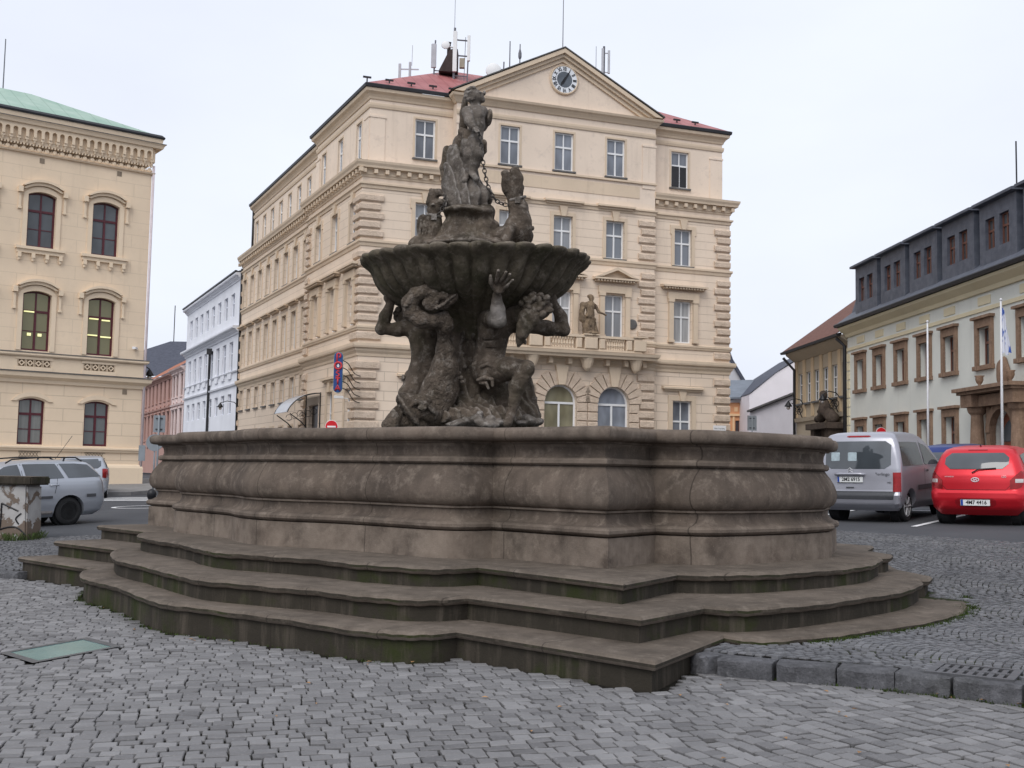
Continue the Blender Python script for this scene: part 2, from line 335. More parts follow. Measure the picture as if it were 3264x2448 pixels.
STAT={
'rock_base':[('e',0.043,0,2.348,0.853,0.762,0.218,0,0.1),('c',0.039,0.1,2.352,0.548,-0.036,0.15,3.264,0.348,0.12),('c',-0.036,0.15,3.264,0.348,-0.031,0.05,4.056,0.455,0.15),('c',0.733,0.15,3.004,0.092,0.887,0.1,2.404,0.137,0.08),('c',0.52,0.2,2.73,0.221,0.796,0,2.362,0.2,0.08),('c',-0.145,-0.1,2.912,0.09,-0.04,-0.2,2.372,0.197,0.08),('c',-0.882,0.15,2.919,0.165,-0.899,0.1,2.335,0.256,0.1)],
'rock_chunks':[('e',0.073,-0.95,2.321,0.094,0.085,0.055,0.349,0.012),('e',0.142,-0.98,2.27,0.119,0.085,0.061,-0.262,0.012),('e',0.276,-0.95,2.308,0.082,0.068,0.065,0.524,0.012),('e',-0.011,-0.93,2.278,0.103,0.086,0.058,-0.175,0.012),('e',-0.148,-0.9,2.252,0.129,0.103,0.051,0.262,0.012),('e',0.36,-0.9,2.286,0.103,0.086,0.051,-0.087,0.012),('e',0.12,-0.85,2.361,0.069,0.069,0.048,1.047,0.012),('e',-0.252,-0.85,2.235,0.103,0.086,0.043,0,0.012),('e',0.245,-1,2.238,0.153,0.085,0.051,0,0.012),('e',0.462,-0.8,2.267,0.104,0.104,0.052,0.175,0.012),('e',0.824,-0.5,2.339,0.123,0.106,0.079,-0.349,0.012),('e',0.93,-0.45,2.308,0.106,0.106,0.062,0.262,0.012),('e',0.72,-0.5,2.294,0.106,0.106,0.053,0,0.012)],
'left':[('e',-0.714,0.05,3.023,0.228,0.219,0.219,0,0.08),('c',-0.714,0.02,3.129,0.214,-0.727,0,3.362,0.178,0.08),('c',-0.727,0,3.362,0.178,-0.758,-0.02,3.595,0.227,0.09),('c',-0.889,0,3.696,0.142,-0.615,0.08,3.738,0.161,0.08),('e',-0.821,-0.12,3.528,0.112,0.072,0.153,0.209,0.05),('e',-0.644,-0.08,3.536,0.099,0.072,0.154,-0.209,0.05),('c',-0.896,-0.02,3.693,0.12,-1.1,-0.05,3.649,0.101,0.05),('c',-1.1,-0.05,3.649,0.101,-1.36,-0.1,3.638,0.079,0.05),('c',-1.36,-0.1,3.647,0.083,-1.299,-0.08,3.831,0.09,0.04),('c',-1.299,-0.08,3.831,0.09,-1.22,-0.1,4.039,0.06,0.04),('e',-1.258,-0.12,4.116,0.072,0.061,0.09,-0.436,0.04),('e',-1.068,0.12,3.882,0.137,0.137,0.15,0,0.03),('c',-0.95,0.05,3.801,0.109,-1.03,0.1,3.88,0.1,0.05),('c',-0.744,0,2.964,0.227,-0.925,-0.12,2.699,0.144,0.06),('c',-0.925,-0.12,2.699,0.144,-0.784,0,2.369,0.136,0.05),('c',-0.626,0.1,2.975,0.219,-0.642,0.2,2.618,0.221,0.06),('e',-0.939,0.04,3.882,0.044,0.04,0.044,0,0.012),('e',-0.961,0.12,3.83,0.044,0.04,0.044,0,0.012),('e',-0.996,0.027,3.772,0.044,0.04,0.044,0,0.012),('e',-1.049,-0.038,3.75,0.043,0.04,0.043,0,0.012),('e',-1.117,0.065,3.785,0.044,0.04,0.044,0,0.012),('e',-1.162,0.114,3.842,0.044,0.04,0.044,0,0.012),('e',-1.159,0.003,3.892,0.044,0.04,0.044,0,0.012),('e',-1.131,-0.028,3.947,0.043,0.04,0.043,0,0.012),('e',-1.093,0.087,4.001,0.044,0.04,0.044,0,0.012),('e',-1.034,0.101,4.007,0.044,0.04,0.044,0,0.012),('e',-0.968,-0.017,3.959,0.044,0.04,0.044,0,0.012),('e',-0.938,-0.012,3.903,0.044,0.04,0.044,0,0.012)],
'dolphin':[('c',-0.57,-0.5,2.435,0.264,-0.448,-0.48,2.753,0.261,0.06),('c',-0.448,-0.48,2.753,0.261,-0.381,-0.55,3.046,0.196,0.06),('c',-0.381,-0.55,3.046,0.196,-0.383,-0.62,3.301,0.129,0.06),('c',-0.383,-0.62,3.301,0.129,-0.408,-0.7,3.448,0.087,0.06),('e',-0.65,-0.6,2.446,0.236,0.21,0.201,-0.262,0.06),('c',-0.732,-0.68,2.526,0.136,-0.947,-0.78,2.576,0.1,0.05),('e',-0.857,-0.88,2.418,0.266,0.18,0.062,-0.96,0.012),('c',-0.94,-0.86,2.579,0.079,-0.658,-0.75,2.523,0.121,0.03),('c',-0.783,-0.84,2.379,0.086,-0.569,-0.75,2.387,0.121,0.03),('c',-0.995,-0.86,2.425,0.079,-1.097,-0.86,2.21,0.127,0.012),('c',-1.04,-0.8,2.291,0.104,-0.689,-0.7,2.233,0.104,0.02),('-c',-1.061,-0.9,2.506,0.045,-0.835,-0.98,2.252,0.044,0.01),('e',-0.66,-0.96,2.451,0.065,0.044,0.048,0,0.005),('c',-0.833,-0.88,2.486,0.031,-0.746,-0.93,2.536,0.038,0.012),('c',-0.746,-0.93,2.536,0.038,-0.633,-0.95,2.52,0.038,0.012),('c',-0.633,-0.95,2.52,0.038,-0.508,-0.88,2.399,0.026,0.012),('c',-0.407,-0.72,3.463,0.08,-0.392,-0.8,3.626,0.131,0.04),('c',-0.392,-0.8,3.626,0.131,-0.422,-0.84,3.707,0.124,0.04),('c',-0.421,-0.86,3.704,0.1,-0.536,-0.92,3.659,0.103,0.035),('c',-0.536,-0.92,3.659,0.103,-0.705,-0.94,3.671,0.116,0.035),('c',-0.705,-0.94,3.671,0.116,-0.835,-0.94,3.771,0.12,0.035),('c',-0.835,-0.94,3.771,0.12,-0.869,-0.98,3.902,0.113,0.035),('c',-0.869,-0.98,3.902,0.113,-0.784,-1.02,4.021,0.099,0.035),('c',-0.784,-1.02,4.021,0.099,-0.638,-1.05,4.067,0.078,0.035),('c',-0.638,-1.05,4.067,0.078,-0.532,-1.05,4.021,0.061,0.035),('c',-0.532,-1.05,4.021,0.061,-0.503,-1.05,3.915,0.051,0.035),('e',-0.336,-1,3.935,0.167,0.044,0.075,0.663,0.025),('e',-0.583,-1.05,3.88,0.109,0.048,0.092,-0.349,0.025),('e',-0.425,-1.05,3.994,0.102,0.041,0.058,0.262,0.025),('c',-0.487,-1.08,3.826,0.025,-0.395,-1.08,3.879,0.022,0.012),('c',-0.395,-1.08,3.879,0.022,-0.239,-1.04,4.016,0.014,0.012),('e',-0.337,-0.72,3.273,0.045,0.038,0.038,0,0.01),('e',-0.308,-0.69,3.215,0.045,0.038,0.038,0,0.01),('e',-0.279,-0.66,3.156,0.045,0.038,0.038,0,0.01),('e',-0.25,-0.63,3.097,0.045,0.038,0.038,0,0.01),('e',-0.22,-0.6,3.037,0.045,0.038,0.038,0,0.01),('e',-0.191,-0.57,2.978,0.046,0.039,0.039,0,0.01),('e',-0.161,-0.54,2.918,0.046,0.039,0.039,0,0.01),('e',-0.132,-0.51,2.858,0.046,0.039,0.039,0,0.01),('e',-0.903,-1.1,3.851,0.044,0.027,0.034,0,0.006),('e',-0.878,-1.1,3.889,0.044,0.027,0.034,0,0.006),('e',-0.854,-1.1,3.927,0.044,0.027,0.034,0,0.006),('e',-0.83,-1.1,3.965,0.044,0.027,0.034,0,0.006),('e',-0.805,-1.1,3.992,0.044,0.027,0.034,0,0.006),('e',-0.78,-1.1,4.02,0.044,0.027,0.034,0,0.006),('e',-0.756,-1.1,4.048,0.044,0.027,0.034,0,0.006),('e',-0.406,-0.68,2.601,0.045,0.031,0.038,0,0.01),('e',-0.376,-0.68,2.709,0.045,0.031,0.038,0,0.01),('e',-0.46,-0.68,2.814,0.045,0.031,0.038,0,0.01),('e',-0.376,-0.68,2.923,0.045,0.031,0.038,0,0.01),('e',-0.425,-0.68,3.03,0.045,0.031,0.038,0,0.01),('e',-0.445,-0.68,3.137,0.045,0.031,0.038,0,0.01),('e',-0.375,-0.68,3.246,0.045,0.031,0.038,0,0.01),('c',-0.537,-0.66,2.963,0.038,-0.506,-0.7,3.082,0.021,0.02)],
'right':[('e',0.214,-0.3,3.045,0.232,0.214,0.214,0,0.08),('c',0.221,-0.3,3.134,0.21,0.252,-0.32,3.363,0.199,0.08),('c',0.252,-0.32,3.363,0.199,0.301,-0.38,3.641,0.248,0.09),('e',0.226,-0.52,3.569,0.141,0.088,0.167,0.175,0.05),('e',0.399,-0.5,3.628,0.15,0.088,0.158,-0.175,0.05),('c',0.183,-0.4,3.814,0.156,0.696,-0.38,3.755,0.17,0.09),('c',0.536,-0.4,3.839,0.177,0.779,-0.62,3.812,0.166,0.08),('c',0.212,-0.5,3.783,0.148,0.362,-1,3.682,0.109,0.05),('c',0.362,-1,3.682,0.112,0.349,-1.05,3.829,0.102,0.03),('c',0.349,-1.05,3.829,0.102,0.335,-1.14,4.002,0.062,0.03),('e',0.363,-1.26,4.093,0.087,0.05,0.09,0,0.03),('c',0.3,-1.28,4.08,0.033,0.26,-1.34,4.137,0.028,0.01),('c',0.26,-1.34,4.137,0.028,0.249,-1.4,4.227,0.023,0.01),('c',0.321,-1.29,4.129,0.03,0.343,-1.4,4.203,0.027,0.006),('c',0.343,-1.4,4.203,0.027,0.357,-1.5,4.281,0.021,0.006),('c',0.371,-1.29,4.139,0.03,0.424,-1.41,4.203,0.027,0.006),('c',0.424,-1.41,4.203,0.027,0.461,-1.5,4.266,0.021,0.006),('c',0.404,-1.28,4.124,0.03,0.476,-1.4,4.181,0.027,0.006),('c',0.476,-1.4,4.181,0.027,0.516,-1.47,4.239,0.021,0.006),('c',0.425,-1.27,4.084,0.028,0.493,-1.37,4.122,0.025,0.006),('c',0.493,-1.37,4.122,0.025,0.554,-1.44,4.172,0.02,0.006),('c',0.75,-0.36,3.715,0.128,1.054,-0.28,3.677,0.107,0.05),('c',1.054,-0.28,3.677,0.107,1.304,-0.25,3.65,0.082,0.05),('c',1.304,-0.25,3.659,0.086,1.257,-0.24,3.839,0.089,0.04),('c',1.257,-0.24,3.839,0.089,1.159,-0.25,4.033,0.061,0.04),('e',1.118,-0.28,4.117,0.075,0.061,0.089,0.436,0.04),('e',0.896,-0.77,3.897,0.204,0.19,0.182,0,0.05),('e',0.794,-0.88,3.741,0.158,0.137,0.155,0.262,0.05),('e',0.728,-1,3.663,0.048,0.048,0.068,0.524,0.02),('e',0.851,-0.96,3.757,0.061,0.044,0.031,0.349,0.015),('e',0.715,-0.98,3.751,0.061,0.044,0.027,0.524,0.015),('c',0.727,-0.9,3.617,0.12,0.695,-0.88,3.515,0.089,0.03),('c',0.695,-0.88,3.515,0.089,0.663,-0.84,3.416,0.052,0.03),('c',0.663,-0.84,3.416,0.052,0.647,-0.82,3.35,0.024,0.03),('e',1.057,-0.84,3.916,0.059,0.052,0.048,0,0.012),('e',1.068,-0.914,3.843,0.058,0.051,0.048,0.293,0.012),('e',0.973,-0.939,3.787,0.058,0.051,0.048,0.586,0.012),('e',0.94,-0.898,3.761,0.058,0.051,0.048,0.88,0.012),('e',0.895,-0.862,3.759,0.058,0.052,0.048,1.173,0.012),('e',0.773,-0.927,3.767,0.058,0.051,0.048,1.466,0.012),('e',0.748,-0.935,3.808,0.058,0.051,0.048,1.759,0.012),('e',0.744,-0.879,3.874,0.058,0.052,0.048,2.053,0.012),('e',0.69,-0.882,3.936,0.058,0.052,0.048,2.346,0.012),('e',0.747,-0.936,3.986,0.058,0.051,0.048,2.639,0.012),('e',0.824,-0.925,4.031,0.058,0.051,0.048,2.932,0.012),('e',0.839,-0.858,4.061,0.058,0.052,0.048,3.225,0.012),('e',0.939,-0.901,4.048,0.058,0.051,0.048,3.519,0.012),('e',1.023,-0.94,4.011,0.058,0.051,0.048,3.812,0.012),('e',1.013,-0.912,3.964,0.058,0.051,0.048,4.105,0.012),('e',0.959,-0.96,3.922,0.055,0.044,0.041,0,0.012),('e',0.925,-0.96,3.861,0.055,0.044,0.041,0.785,0.012),('e',0.846,-0.96,3.844,0.055,0.044,0.041,1.571,0.012),('e',0.782,-0.96,3.886,0.055,0.044,0.041,2.356,0.012),('e',0.781,-0.96,3.953,0.055,0.044,0.041,3.142,0.012),('e',0.845,-0.96,3.995,0.055,0.044,0.041,3.927,0.012),('e',0.924,-0.96,3.981,0.055,0.044,0.041,4.712,0.012),('e',0.718,-0.94,3.628,0.044,0.031,0.034,0,0.01),('e',0.739,-0.926,3.596,0.041,0.031,0.034,0,0.01),('e',0.699,-0.912,3.563,0.038,0.031,0.034,0,0.01),('e',0.72,-0.898,3.531,0.034,0.031,0.034,0,0.01),('e',0.741,-0.884,3.499,0.031,0.031,0.034,0,0.01),('e',0.701,-0.87,3.465,0.027,0.031,0.034,0,0.01),('e',0.723,-0.856,3.433,0.024,0.031,0.034,0,0.01),('e',0.743,-0.842,3.4,0.021,0.031,0.034,0,0.01),('c',0.2,-0.4,2.991,0.198,0.515,-0.68,3.042,0.16,0.06),('c',0.515,-0.68,3.042,0.16,0.768,-0.88,3.036,0.113,0.05),('c',0.755,-0.88,3.002,0.113,0.64,-0.82,2.782,0.114,0.04),('c',0.64,-0.82,2.782,0.114,0.57,-0.78,2.424,0.062,0.04),('c',0.57,-0.78,2.424,0.066,0.513,-0.9,2.264,0.069,0.04),('c',0.286,-0.2,2.912,0.197,0.451,-0.15,2.651,0.198,0.06),('c',0.451,-0.15,2.651,0.198,0.349,-0.1,2.349,0.162,0.06),('c',0.041,-0.45,3.098,0.064,0.217,-0.55,3.162,0.06,0.03),('c',0.217,-0.55,3.162,0.06,0.39,-0.52,3.186,0.056,0.03),('c',0.39,-0.52,3.186,0.056,0.53,-0.4,3.165,0.053,0.03),('c',0.133,-0.6,3.068,0.028,0.22,-0.66,3.099,0.031,0.012),('c',0.22,-0.66,3.099,0.031,0.317,-0.7,3.053,0.024,0.012),('c',0.085,-0.6,2.884,0.028,0.19,-0.68,2.906,0.035,0.012),('c',0.19,-0.68,2.906,0.035,0.286,-0.72,2.887,0.026,0.012),('c',0.286,-0.72,2.887,0.026,0.296,-0.7,2.794,0.023,0.012),('c',0.12,-0.6,2.842,0.024,0.208,-0.66,2.838,0.028,0.012),('c',0.208,-0.66,2.838,0.028,0.236,-0.66,2.761,0.021,0.012),('c',0.107,-0.35,3.18,0.098,0.008,-0.25,2.69,0.107,0.05),('c',0.372,-0.5,3.231,0.053,0.439,-0.45,3.352,0.028,0.03),('e',0.342,-0.5,3.415,0.106,0.053,0.07,0,0.05),('-c',0.309,-0.62,3.681,0.016,0.329,-0.56,3.233,0.018,0.025),('-c',0.159,-0.55,3.459,0.016,0.455,-0.6,3.458,0.016,0.025),('-c',0.195,-0.52,3.34,0.014,0.44,-0.56,3.34,0.014,0.02),('-e',0.753,-1.08,3.764,0.034,0.034,0.02,0.349,0.01),('-e',0.851,-1.03,3.708,0.037,0.034,0.02,0.175,0.01)],
'toprock':[('e',-0.124,-0.1,5.399,0.379,0.33,0.082,-0.052,0.05),('e',0.129,-0.1,5.42,0.12,0.175,0.097,0,0.04),('c',-0.135,0,5.279,0.293,-0.196,0,4.92,0.45,0.08),('c',-0.378,0,5.175,0.117,-0.496,0.1,4.935,0.236,0.08),('c',0.115,-0.1,5.143,0.214,0.177,-0.05,4.917,0.253,0.08),('e',-0.117,0,4.882,0.743,0.645,0.117,0,0.08)],
'boyrock':[('c',-0.162,0.05,5.53,0.324,-0.24,0.08,5.897,0.246,0.08),('c',-0.24,0.08,5.897,0.246,-0.349,0.12,6.269,0.158,0.08),('c',-0.245,0.1,6.103,0.216,-0.214,0.12,6.433,0.177,0.08),('e',0.027,-0.1,5.636,0.185,0.175,0.155,0.175,0.06),('c',-0.457,-0.12,5.507,0.039,-0.381,-0.05,5.9,0.023,0.02),('c',-0.373,-0.15,5.493,0.039,-0.333,-0.07,5.875,0.023,0.02),('c',-0.289,-0.18,5.48,0.039,-0.287,-0.05,5.901,0.023,0.02),('c',-0.211,-0.12,5.488,0.039,-0.239,-0.07,5.877,0.023,0.02),('c',-0.128,-0.15,5.49,0.039,-0.193,-0.05,5.903,0.023,0.02),('c',-0.045,-0.18,5.492,0.039,-0.145,-0.07,5.879,0.023,0.02),('c',0.034,-0.12,5.516,0.039,-0.099,-0.05,5.905,0.023,0.02),('c',0.117,-0.15,5.518,0.039,-0.051,-0.07,5.881,0.023,0.02),('c',-0.39,-0.06,5.877,0.035,-0.401,-0.02,6.268,0.023,0.02),('c',-0.339,-0.06,5.878,0.035,-0.361,-0.02,6.238,0.023,0.02),('c',-0.288,-0.06,5.879,0.035,-0.321,-0.02,6.209,0.023,0.02),('c',-0.237,-0.06,5.88,0.035,-0.283,-0.02,6.26,0.023,0.02),('c',-0.187,-0.06,5.881,0.035,-0.243,-0.02,6.231,0.023,0.02)],
'boy':[('c',-0.038,-0.12,6.475,0.116,0.007,-0.28,6.22,0.088,0.02),('c',0.007,-0.28,6.22,0.088,-0.041,-0.22,6.098,0.081,0.02),('c',-0.041,-0.22,6.098,0.081,-0.07,-0.2,5.955,0.052,0.02),('c',-0.07,-0.2,5.955,0.052,-0.013,-0.32,5.847,0.042,0.02),('c',-0.148,-0.06,6.441,0.109,-0.122,-0.2,6.201,0.087,0.02),('c',-0.122,-0.2,6.201,0.087,-0.146,-0.14,6.059,0.078,0.02),('c',-0.146,-0.14,6.059,0.078,-0.164,-0.12,5.945,0.052,0.02),('c',-0.164,-0.12,5.945,0.052,-0.181,-0.22,5.848,0.044,0.02),('c',-0.059,-0.06,6.523,0.125,-0.023,-0.08,6.718,0.113,0.04),('c',-0.023,-0.08,6.718,0.113,-0.043,-0.06,6.875,0.14,0.04),('c',-0.154,-0.06,6.919,0.09,0.047,-0.02,6.948,0.078,0.04),('c',-0.052,-0.02,6.989,0.078,-0.054,-0.02,7.08,0.074,0.03),('e',-0.07,-0.02,7.17,0.113,0.113,0.117,-0.349,0.03),('e',-0.002,-0.03,7.154,0.086,0.086,0.082,0,0.03),('e',0.075,-0.03,7.236,0.023,0.027,0.025,0.524,0.012),('e',0.054,-0.03,7.109,0.039,0.055,0.029,0.349,0.015),('e',0.064,-0.03,7.208,0.035,0.059,0.021,0.349,0.01),('-e',0.084,-0.03,7.176,0.039,0.051,0.02,0.262,0.006),('e',0.011,-0.11,7.207,0.027,0.023,0.017,0.175,0.008),('e',-0.072,-0.115,7.124,0.023,0.019,0.033,0,0.008),('e',-0.099,0.02,7.117,0.039,0.043,0.035,0,0.012),('e',-0.136,-0.016,7.113,0.039,0.043,0.035,0,0.012),('e',-0.165,-0.07,7.116,0.039,0.043,0.035,0,0.012),('e',-0.186,-0.073,7.148,0.039,0.043,0.035,0,0.012),('e',-0.195,-0.021,7.204,0.039,0.043,0.035,0,0.012),('e',-0.188,0.019,7.255,0.039,0.043,0.035,0,0.012),('e',-0.163,-0.003,7.278,0.039,0.043,0.035,0,0.012),('e',-0.127,-0.06,7.278,0.039,0.043,0.035,0,0.012),('e',-0.087,-0.078,7.277,0.039,0.043,0.035,0,0.012),('e',-0.073,-0.09,7.156,0.035,0.035,0.031,0,0.01),('e',-0.099,-0.09,7.105,0.035,0.035,0.031,0,0.01),('e',-0.156,-0.09,7.1,0.035,0.035,0.031,0,0.01),('e',-0.191,-0.09,7.146,0.035,0.035,0.031,0,0.01),('e',-0.172,-0.09,7.2,0.035,0.035,0.031,0,0.01),('e',-0.117,-0.09,7.214,0.035,0.035,0.031,0,0.01),('e',-0.076,-0.09,7.173,0.035,0.035,0.031,0,0.01),('c',-0.17,-0.14,6.893,0.089,-0.13,-0.27,6.716,0.073,0.012),('c',-0.13,-0.27,6.716,0.073,-0.072,-0.33,6.614,0.056,0.012),('e',-0.023,-0.36,6.555,0.054,0.057,0.048,0,0.012),('c',-0.047,-0.4,6.565,0.019,-0.016,-0.44,6.498,0.015,0.006),('c',-0.031,-0.4,6.558,0.019,-0.004,-0.44,6.503,0.015,0.006),('c',-0.016,-0.4,6.55,0.019,0.007,-0.44,6.507,0.015,0.006),('c',-0,-0.4,6.543,0.019,0.019,-0.44,6.511,0.015,0.006),('c',0.046,0.02,6.953,0.086,0.116,0.1,6.859,0.071,0.03),('c',0.116,0.1,6.859,0.071,0.058,0.12,6.742,0.059,0.03),('e',-0.035,-0.16,6.843,0.106,0.043,0.066,0,0.03),('e',-0.013,-0.14,6.699,0.078,0.039,0.078,0,0.03)],
'cloak':[('c',-0.219,0.12,7.124,0.047,-0.234,0.1,6.954,0.067,0.03),('c',-0.234,0.1,6.954,0.067,-0.243,0.08,6.745,0.059,0.03),('c',-0.243,0.08,6.745,0.059,-0.226,0.1,6.589,0.079,0.03),('e',0.147,0.08,6.884,0.051,0.118,0.122,-0.175,0.03),('e',-0.218,0.1,7.117,0.035,0.059,0.089,0.175,0.02),('c',-0.252,-0.02,6.632,0.055,-0.148,-0.12,6.553,0.058,0.03),('c',-0.148,-0.12,6.553,0.058,-0.037,-0.18,6.477,0.05,0.03),('c',-0.037,-0.18,6.477,0.05,0.062,-0.16,6.415,0.058,0.03),('c',0.062,-0.16,6.415,0.058,0.095,-0.1,6.324,0.051,0.03),('c',-0.272,0.05,6.512,0.088,-0.309,0.08,6.339,0.118,0.04),('c',-0.309,0.08,6.339,0.118,-0.452,0.14,6.394,0.059,0.04),('c',-0.207,-0.1,6.528,0.043,-0.085,-0.16,6.432,0.046,0.02),('c',-0.085,-0.16,6.432,0.046,0.034,-0.18,6.349,0.039,0.02),('c',-0.094,-0.15,6.356,0.043,-0.159,-0.14,6.198,0.05,0.02),('c',-0.159,-0.14,6.198,0.05,-0.186,-0.1,6.01,0.039,0.02),('c',-0.469,0.1,6.362,0.067,-0.513,0.1,6.119,0.059,0.04),('c',-0.513,0.1,6.119,0.059,-0.455,0.08,5.772,0.071,0.04)],
'lhound':[('e',-0.813,-0.1,4.879,0.185,0.194,0.165,0,0.05),('c',-0.681,-0.05,4.921,0.185,-0.636,-0.08,5.153,0.14,0.04),('c',-0.636,-0.08,5.153,0.14,-0.625,-0.1,5.326,0.105,0.04),('e',-0.606,-0.12,5.461,0.113,0.109,0.109,0,0.03),('c',-0.662,-0.12,5.539,0.085,-0.638,-0.14,5.643,0.078,0.025),('c',-0.638,-0.14,5.643,0.078,-0.554,-0.18,5.668,0.058,0.025),('c',-0.554,-0.18,5.668,0.058,-0.502,-0.2,5.636,0.039,0.025),('c',-0.59,-0.16,5.51,0.066,-0.526,-0.2,5.522,0.046,0.02),('c',-0.526,-0.2,5.522,0.046,-0.495,-0.2,5.542,0.027,0.02),('e',-0.632,-0.25,5.468,0.027,0.019,0.019,0,0.006),('e',-0.683,-0.15,5.709,0.031,0.023,0.027,0,0.01),('e',-0.781,-0.12,5.22,0.085,0.078,0.128,0.14,0.03),('e',-0.799,-0.1,5.086,0.07,0.078,0.146,0.244,0.03),('e',-0.698,-0.18,5.198,0.05,0.039,0.116,0,0.02),('c',-0.802,-0.22,5.236,0.023,-0.825,-0.2,4.927,0.019,0.012),('c',-0.759,-0.22,5.214,0.023,-0.786,-0.2,4.915,0.019,0.012),('c',-0.716,-0.22,5.191,0.023,-0.747,-0.2,4.904,0.019,0.012),('c',-0.673,-0.22,5.168,0.023,-0.709,-0.2,4.893,0.019,0.012),('c',-0.63,-0.22,5.145,0.023,-0.67,-0.2,4.882,0.019,0.012),('e',-0.683,-0.18,5.386,0.039,0.027,0.066,0.524,0.02)],
'rhound':[('e',0.602,-0.15,5.141,0.209,0.184,0.203,0,0.06),('e',0.391,-0.2,5.028,0.17,0.174,0.145,0,0.05),('e',0.73,-0.1,5.055,0.107,0.155,0.146,0,0.05),('c',0.639,-0.15,5.26,0.174,0.611,-0.16,5.474,0.136,0.05),('c',0.611,-0.16,5.474,0.136,0.545,-0.18,5.625,0.112,0.05),('e',0.498,-0.18,5.733,0.12,0.112,0.12,0,0.04),('c',0.572,-0.18,5.725,0.101,0.585,-0.2,5.878,0.093,0.03),('c',0.585,-0.2,5.878,0.093,0.551,-0.22,5.987,0.081,0.03),('c',0.445,-0.2,5.737,0.089,0.43,-0.24,5.845,0.069,0.03),('c',0.43,-0.24,5.845,0.069,0.416,-0.26,5.947,0.058,0.03),('-c',0.469,-0.27,6.025,0.027,0.488,-0.27,5.857,0.015,0.01),('e',0.374,-0.26,5.927,0.027,0.031,0.058,0.349,0.01),('c',0.505,-0.32,5.14,0.077,0.432,-0.4,4.928,0.084,0.04),('c',0.649,-0.15,5.773,0.043,0.652,-0.1,5.647,0.027,0.02),('e',0.814,0,5.197,0.039,0.047,0.039,0,0.02),('c',0.692,-0.22,5.52,0.023,0.736,-0.2,5.427,0.019,0.012),('c',0.708,-0.22,5.461,0.023,0.737,-0.2,5.368,0.019,0.012),('c',0.725,-0.22,5.402,0.023,0.738,-0.2,5.309,0.019,0.012),('c',0.741,-0.22,5.344,0.023,0.739,-0.2,5.25,0.019,0.012)],
}
CH_R=[(0.014, -0.3, 6.55), (0.047, -0.32, 6.387), (0.07, -0.3, 6.196), (0.102, -0.28, 6.005), (0.155, -0.27, 5.773), (0.225, -0.26, 5.619), (0.324, -0.25, 5.515), (0.45, -0.26, 5.476)]
CH_L=[(-0.458, -0.15, 5.634), (-0.487, -0.2, 5.503), (-0.497, -0.22, 5.399), (-0.563, -0.22, 5.339)]
COLLAR=((0.59, -0.17, 5.599), (-0.626, -0.1, 5.346))
ELBOW=(0.361, -1.05, 3.744)
SKYMIX, SKYCOL, EXPO = .75, (9.25, 9.8, 11.1, 1), .22
# ================================================================ fountain plan
FA = np.array([.98, 11.14]); E1 = np.array([-.71005, .70415]); EN = np.array([-.70415, -.71005])
def uv(u, v): return FA + E1 * u + EN * v
def outline(segs):
    out = []
    for s in segs:
        pts = catmull(s[1:], 7) if s[0] == 'c' else [np.array(p, float) for p in s[1:]]
        for p in pts:
            w = uv(*p)
            if not out or np.hypot(*(w - out[-1])) > .012: out.append(w)
    if np.hypot(*(out[0] - out[-1])) < .02: out.pop()
    return out
O_PL = outline([('l', (0, 0), (1.62, .03)), ('c', (1.64, .30), (1.78, .5), (2.2, .6), (3.0, .64), (3.6, .72), (4.15, .95), (4.72, 1.04), (5.3, .93), (5.85, .72), (6.5, .65), (7.3, .6), (7.75, .48), (7.98, .25)), ('l', (8.05, 0), (9.44, 0), (9.44, -.9)),
    ('c', (9.7, -.95), (9.9, -1.2), (10, -1.75), (10.03, -2.25), (10, -2.75), (9.9, -3.3), (9.7, -3.55)), ('l', (9.44, -3.6), (9.44, -4.5), (8.05, -4.5)),
    ('c', (7.98, -4.75), (7.6, -5.0), (6.5, -5.15), (5.6, -5.3), (4.72, -5.5), (3.9, -5.3), (2.9, -5.15), (1.9, -5.0), (1.6, -4.75)), ('l', (1.55, -4.55), (-.03, -4.5), (-.36, -3.66)),
    ('c', (-.48, -3.56), (-.53, -3.1), (-.55, -2.7), (-.52, -2.2), (-.45, -1.6), (-.3, -1.2), (-.02, -1.02)), ('l', (.17, -.98))])
def back(o, d): return [(9.6 + d * .1, -4.2), (9.6 + d * .1, -4.9 - d), (4.7, -5.7 - d), (.3, -5.7 - d * .5)]
O_S3 = outline([('l', (-.95, .92), (1.0, .82)), ('c', (1.03, 1.08), (1.25, 1.36), (1.9, 1.54), (2.7, 1.58), (3.4, 1.75), (3.95, 1.92), (4.5, 1.88), (5.3, 1.66), (6.1, 1.55), (6.9, 1.42), (7.4, 1.2), (7.72, .9)), ('l', (7.8, .72), (9.72, .7), *back(0, .9), (-.1, -5.1), (-.66, -4.75), (-.78, -4.42), (-.72, -4.12)),
    ('c', (-.9, -4.0), (-1.08, -3.5), (-1.23, -3.0), (-1.27, -2.3), (-1.22, -1.6), (-1.08, -.9), (-.85, -.5)), ('l', (-.62, -.31))])
O_S2 = outline([('l', (-1.51, 1.39), (.42, 1.5)), ('c', (.45, 1.75), (.7, 2.02), (1.1, 2.15), (1.75, 2.23), (2.45, 2.4), (3.16, 2.6), (3.87, 2.54), (4.82, 2.36), (5.91, 2.2), (6.55, 1.98), (7.1, 1.72), (7.36, 1.5)), ('l', (7.42, 1.38), (9.5, 1.46), *back(0, 1.4), (-.6, -5.0), (-1.3, -4.45), (-1.42, -4.1), (-1.34, -3.86)),
    ('c', (-1.53, -3.7), (-1.78, -2.8), (-1.84, -1.9), (-1.84, -.9), (-1.75, -.1), (-1.58, .25)), ('l', (-1.38, .33))])
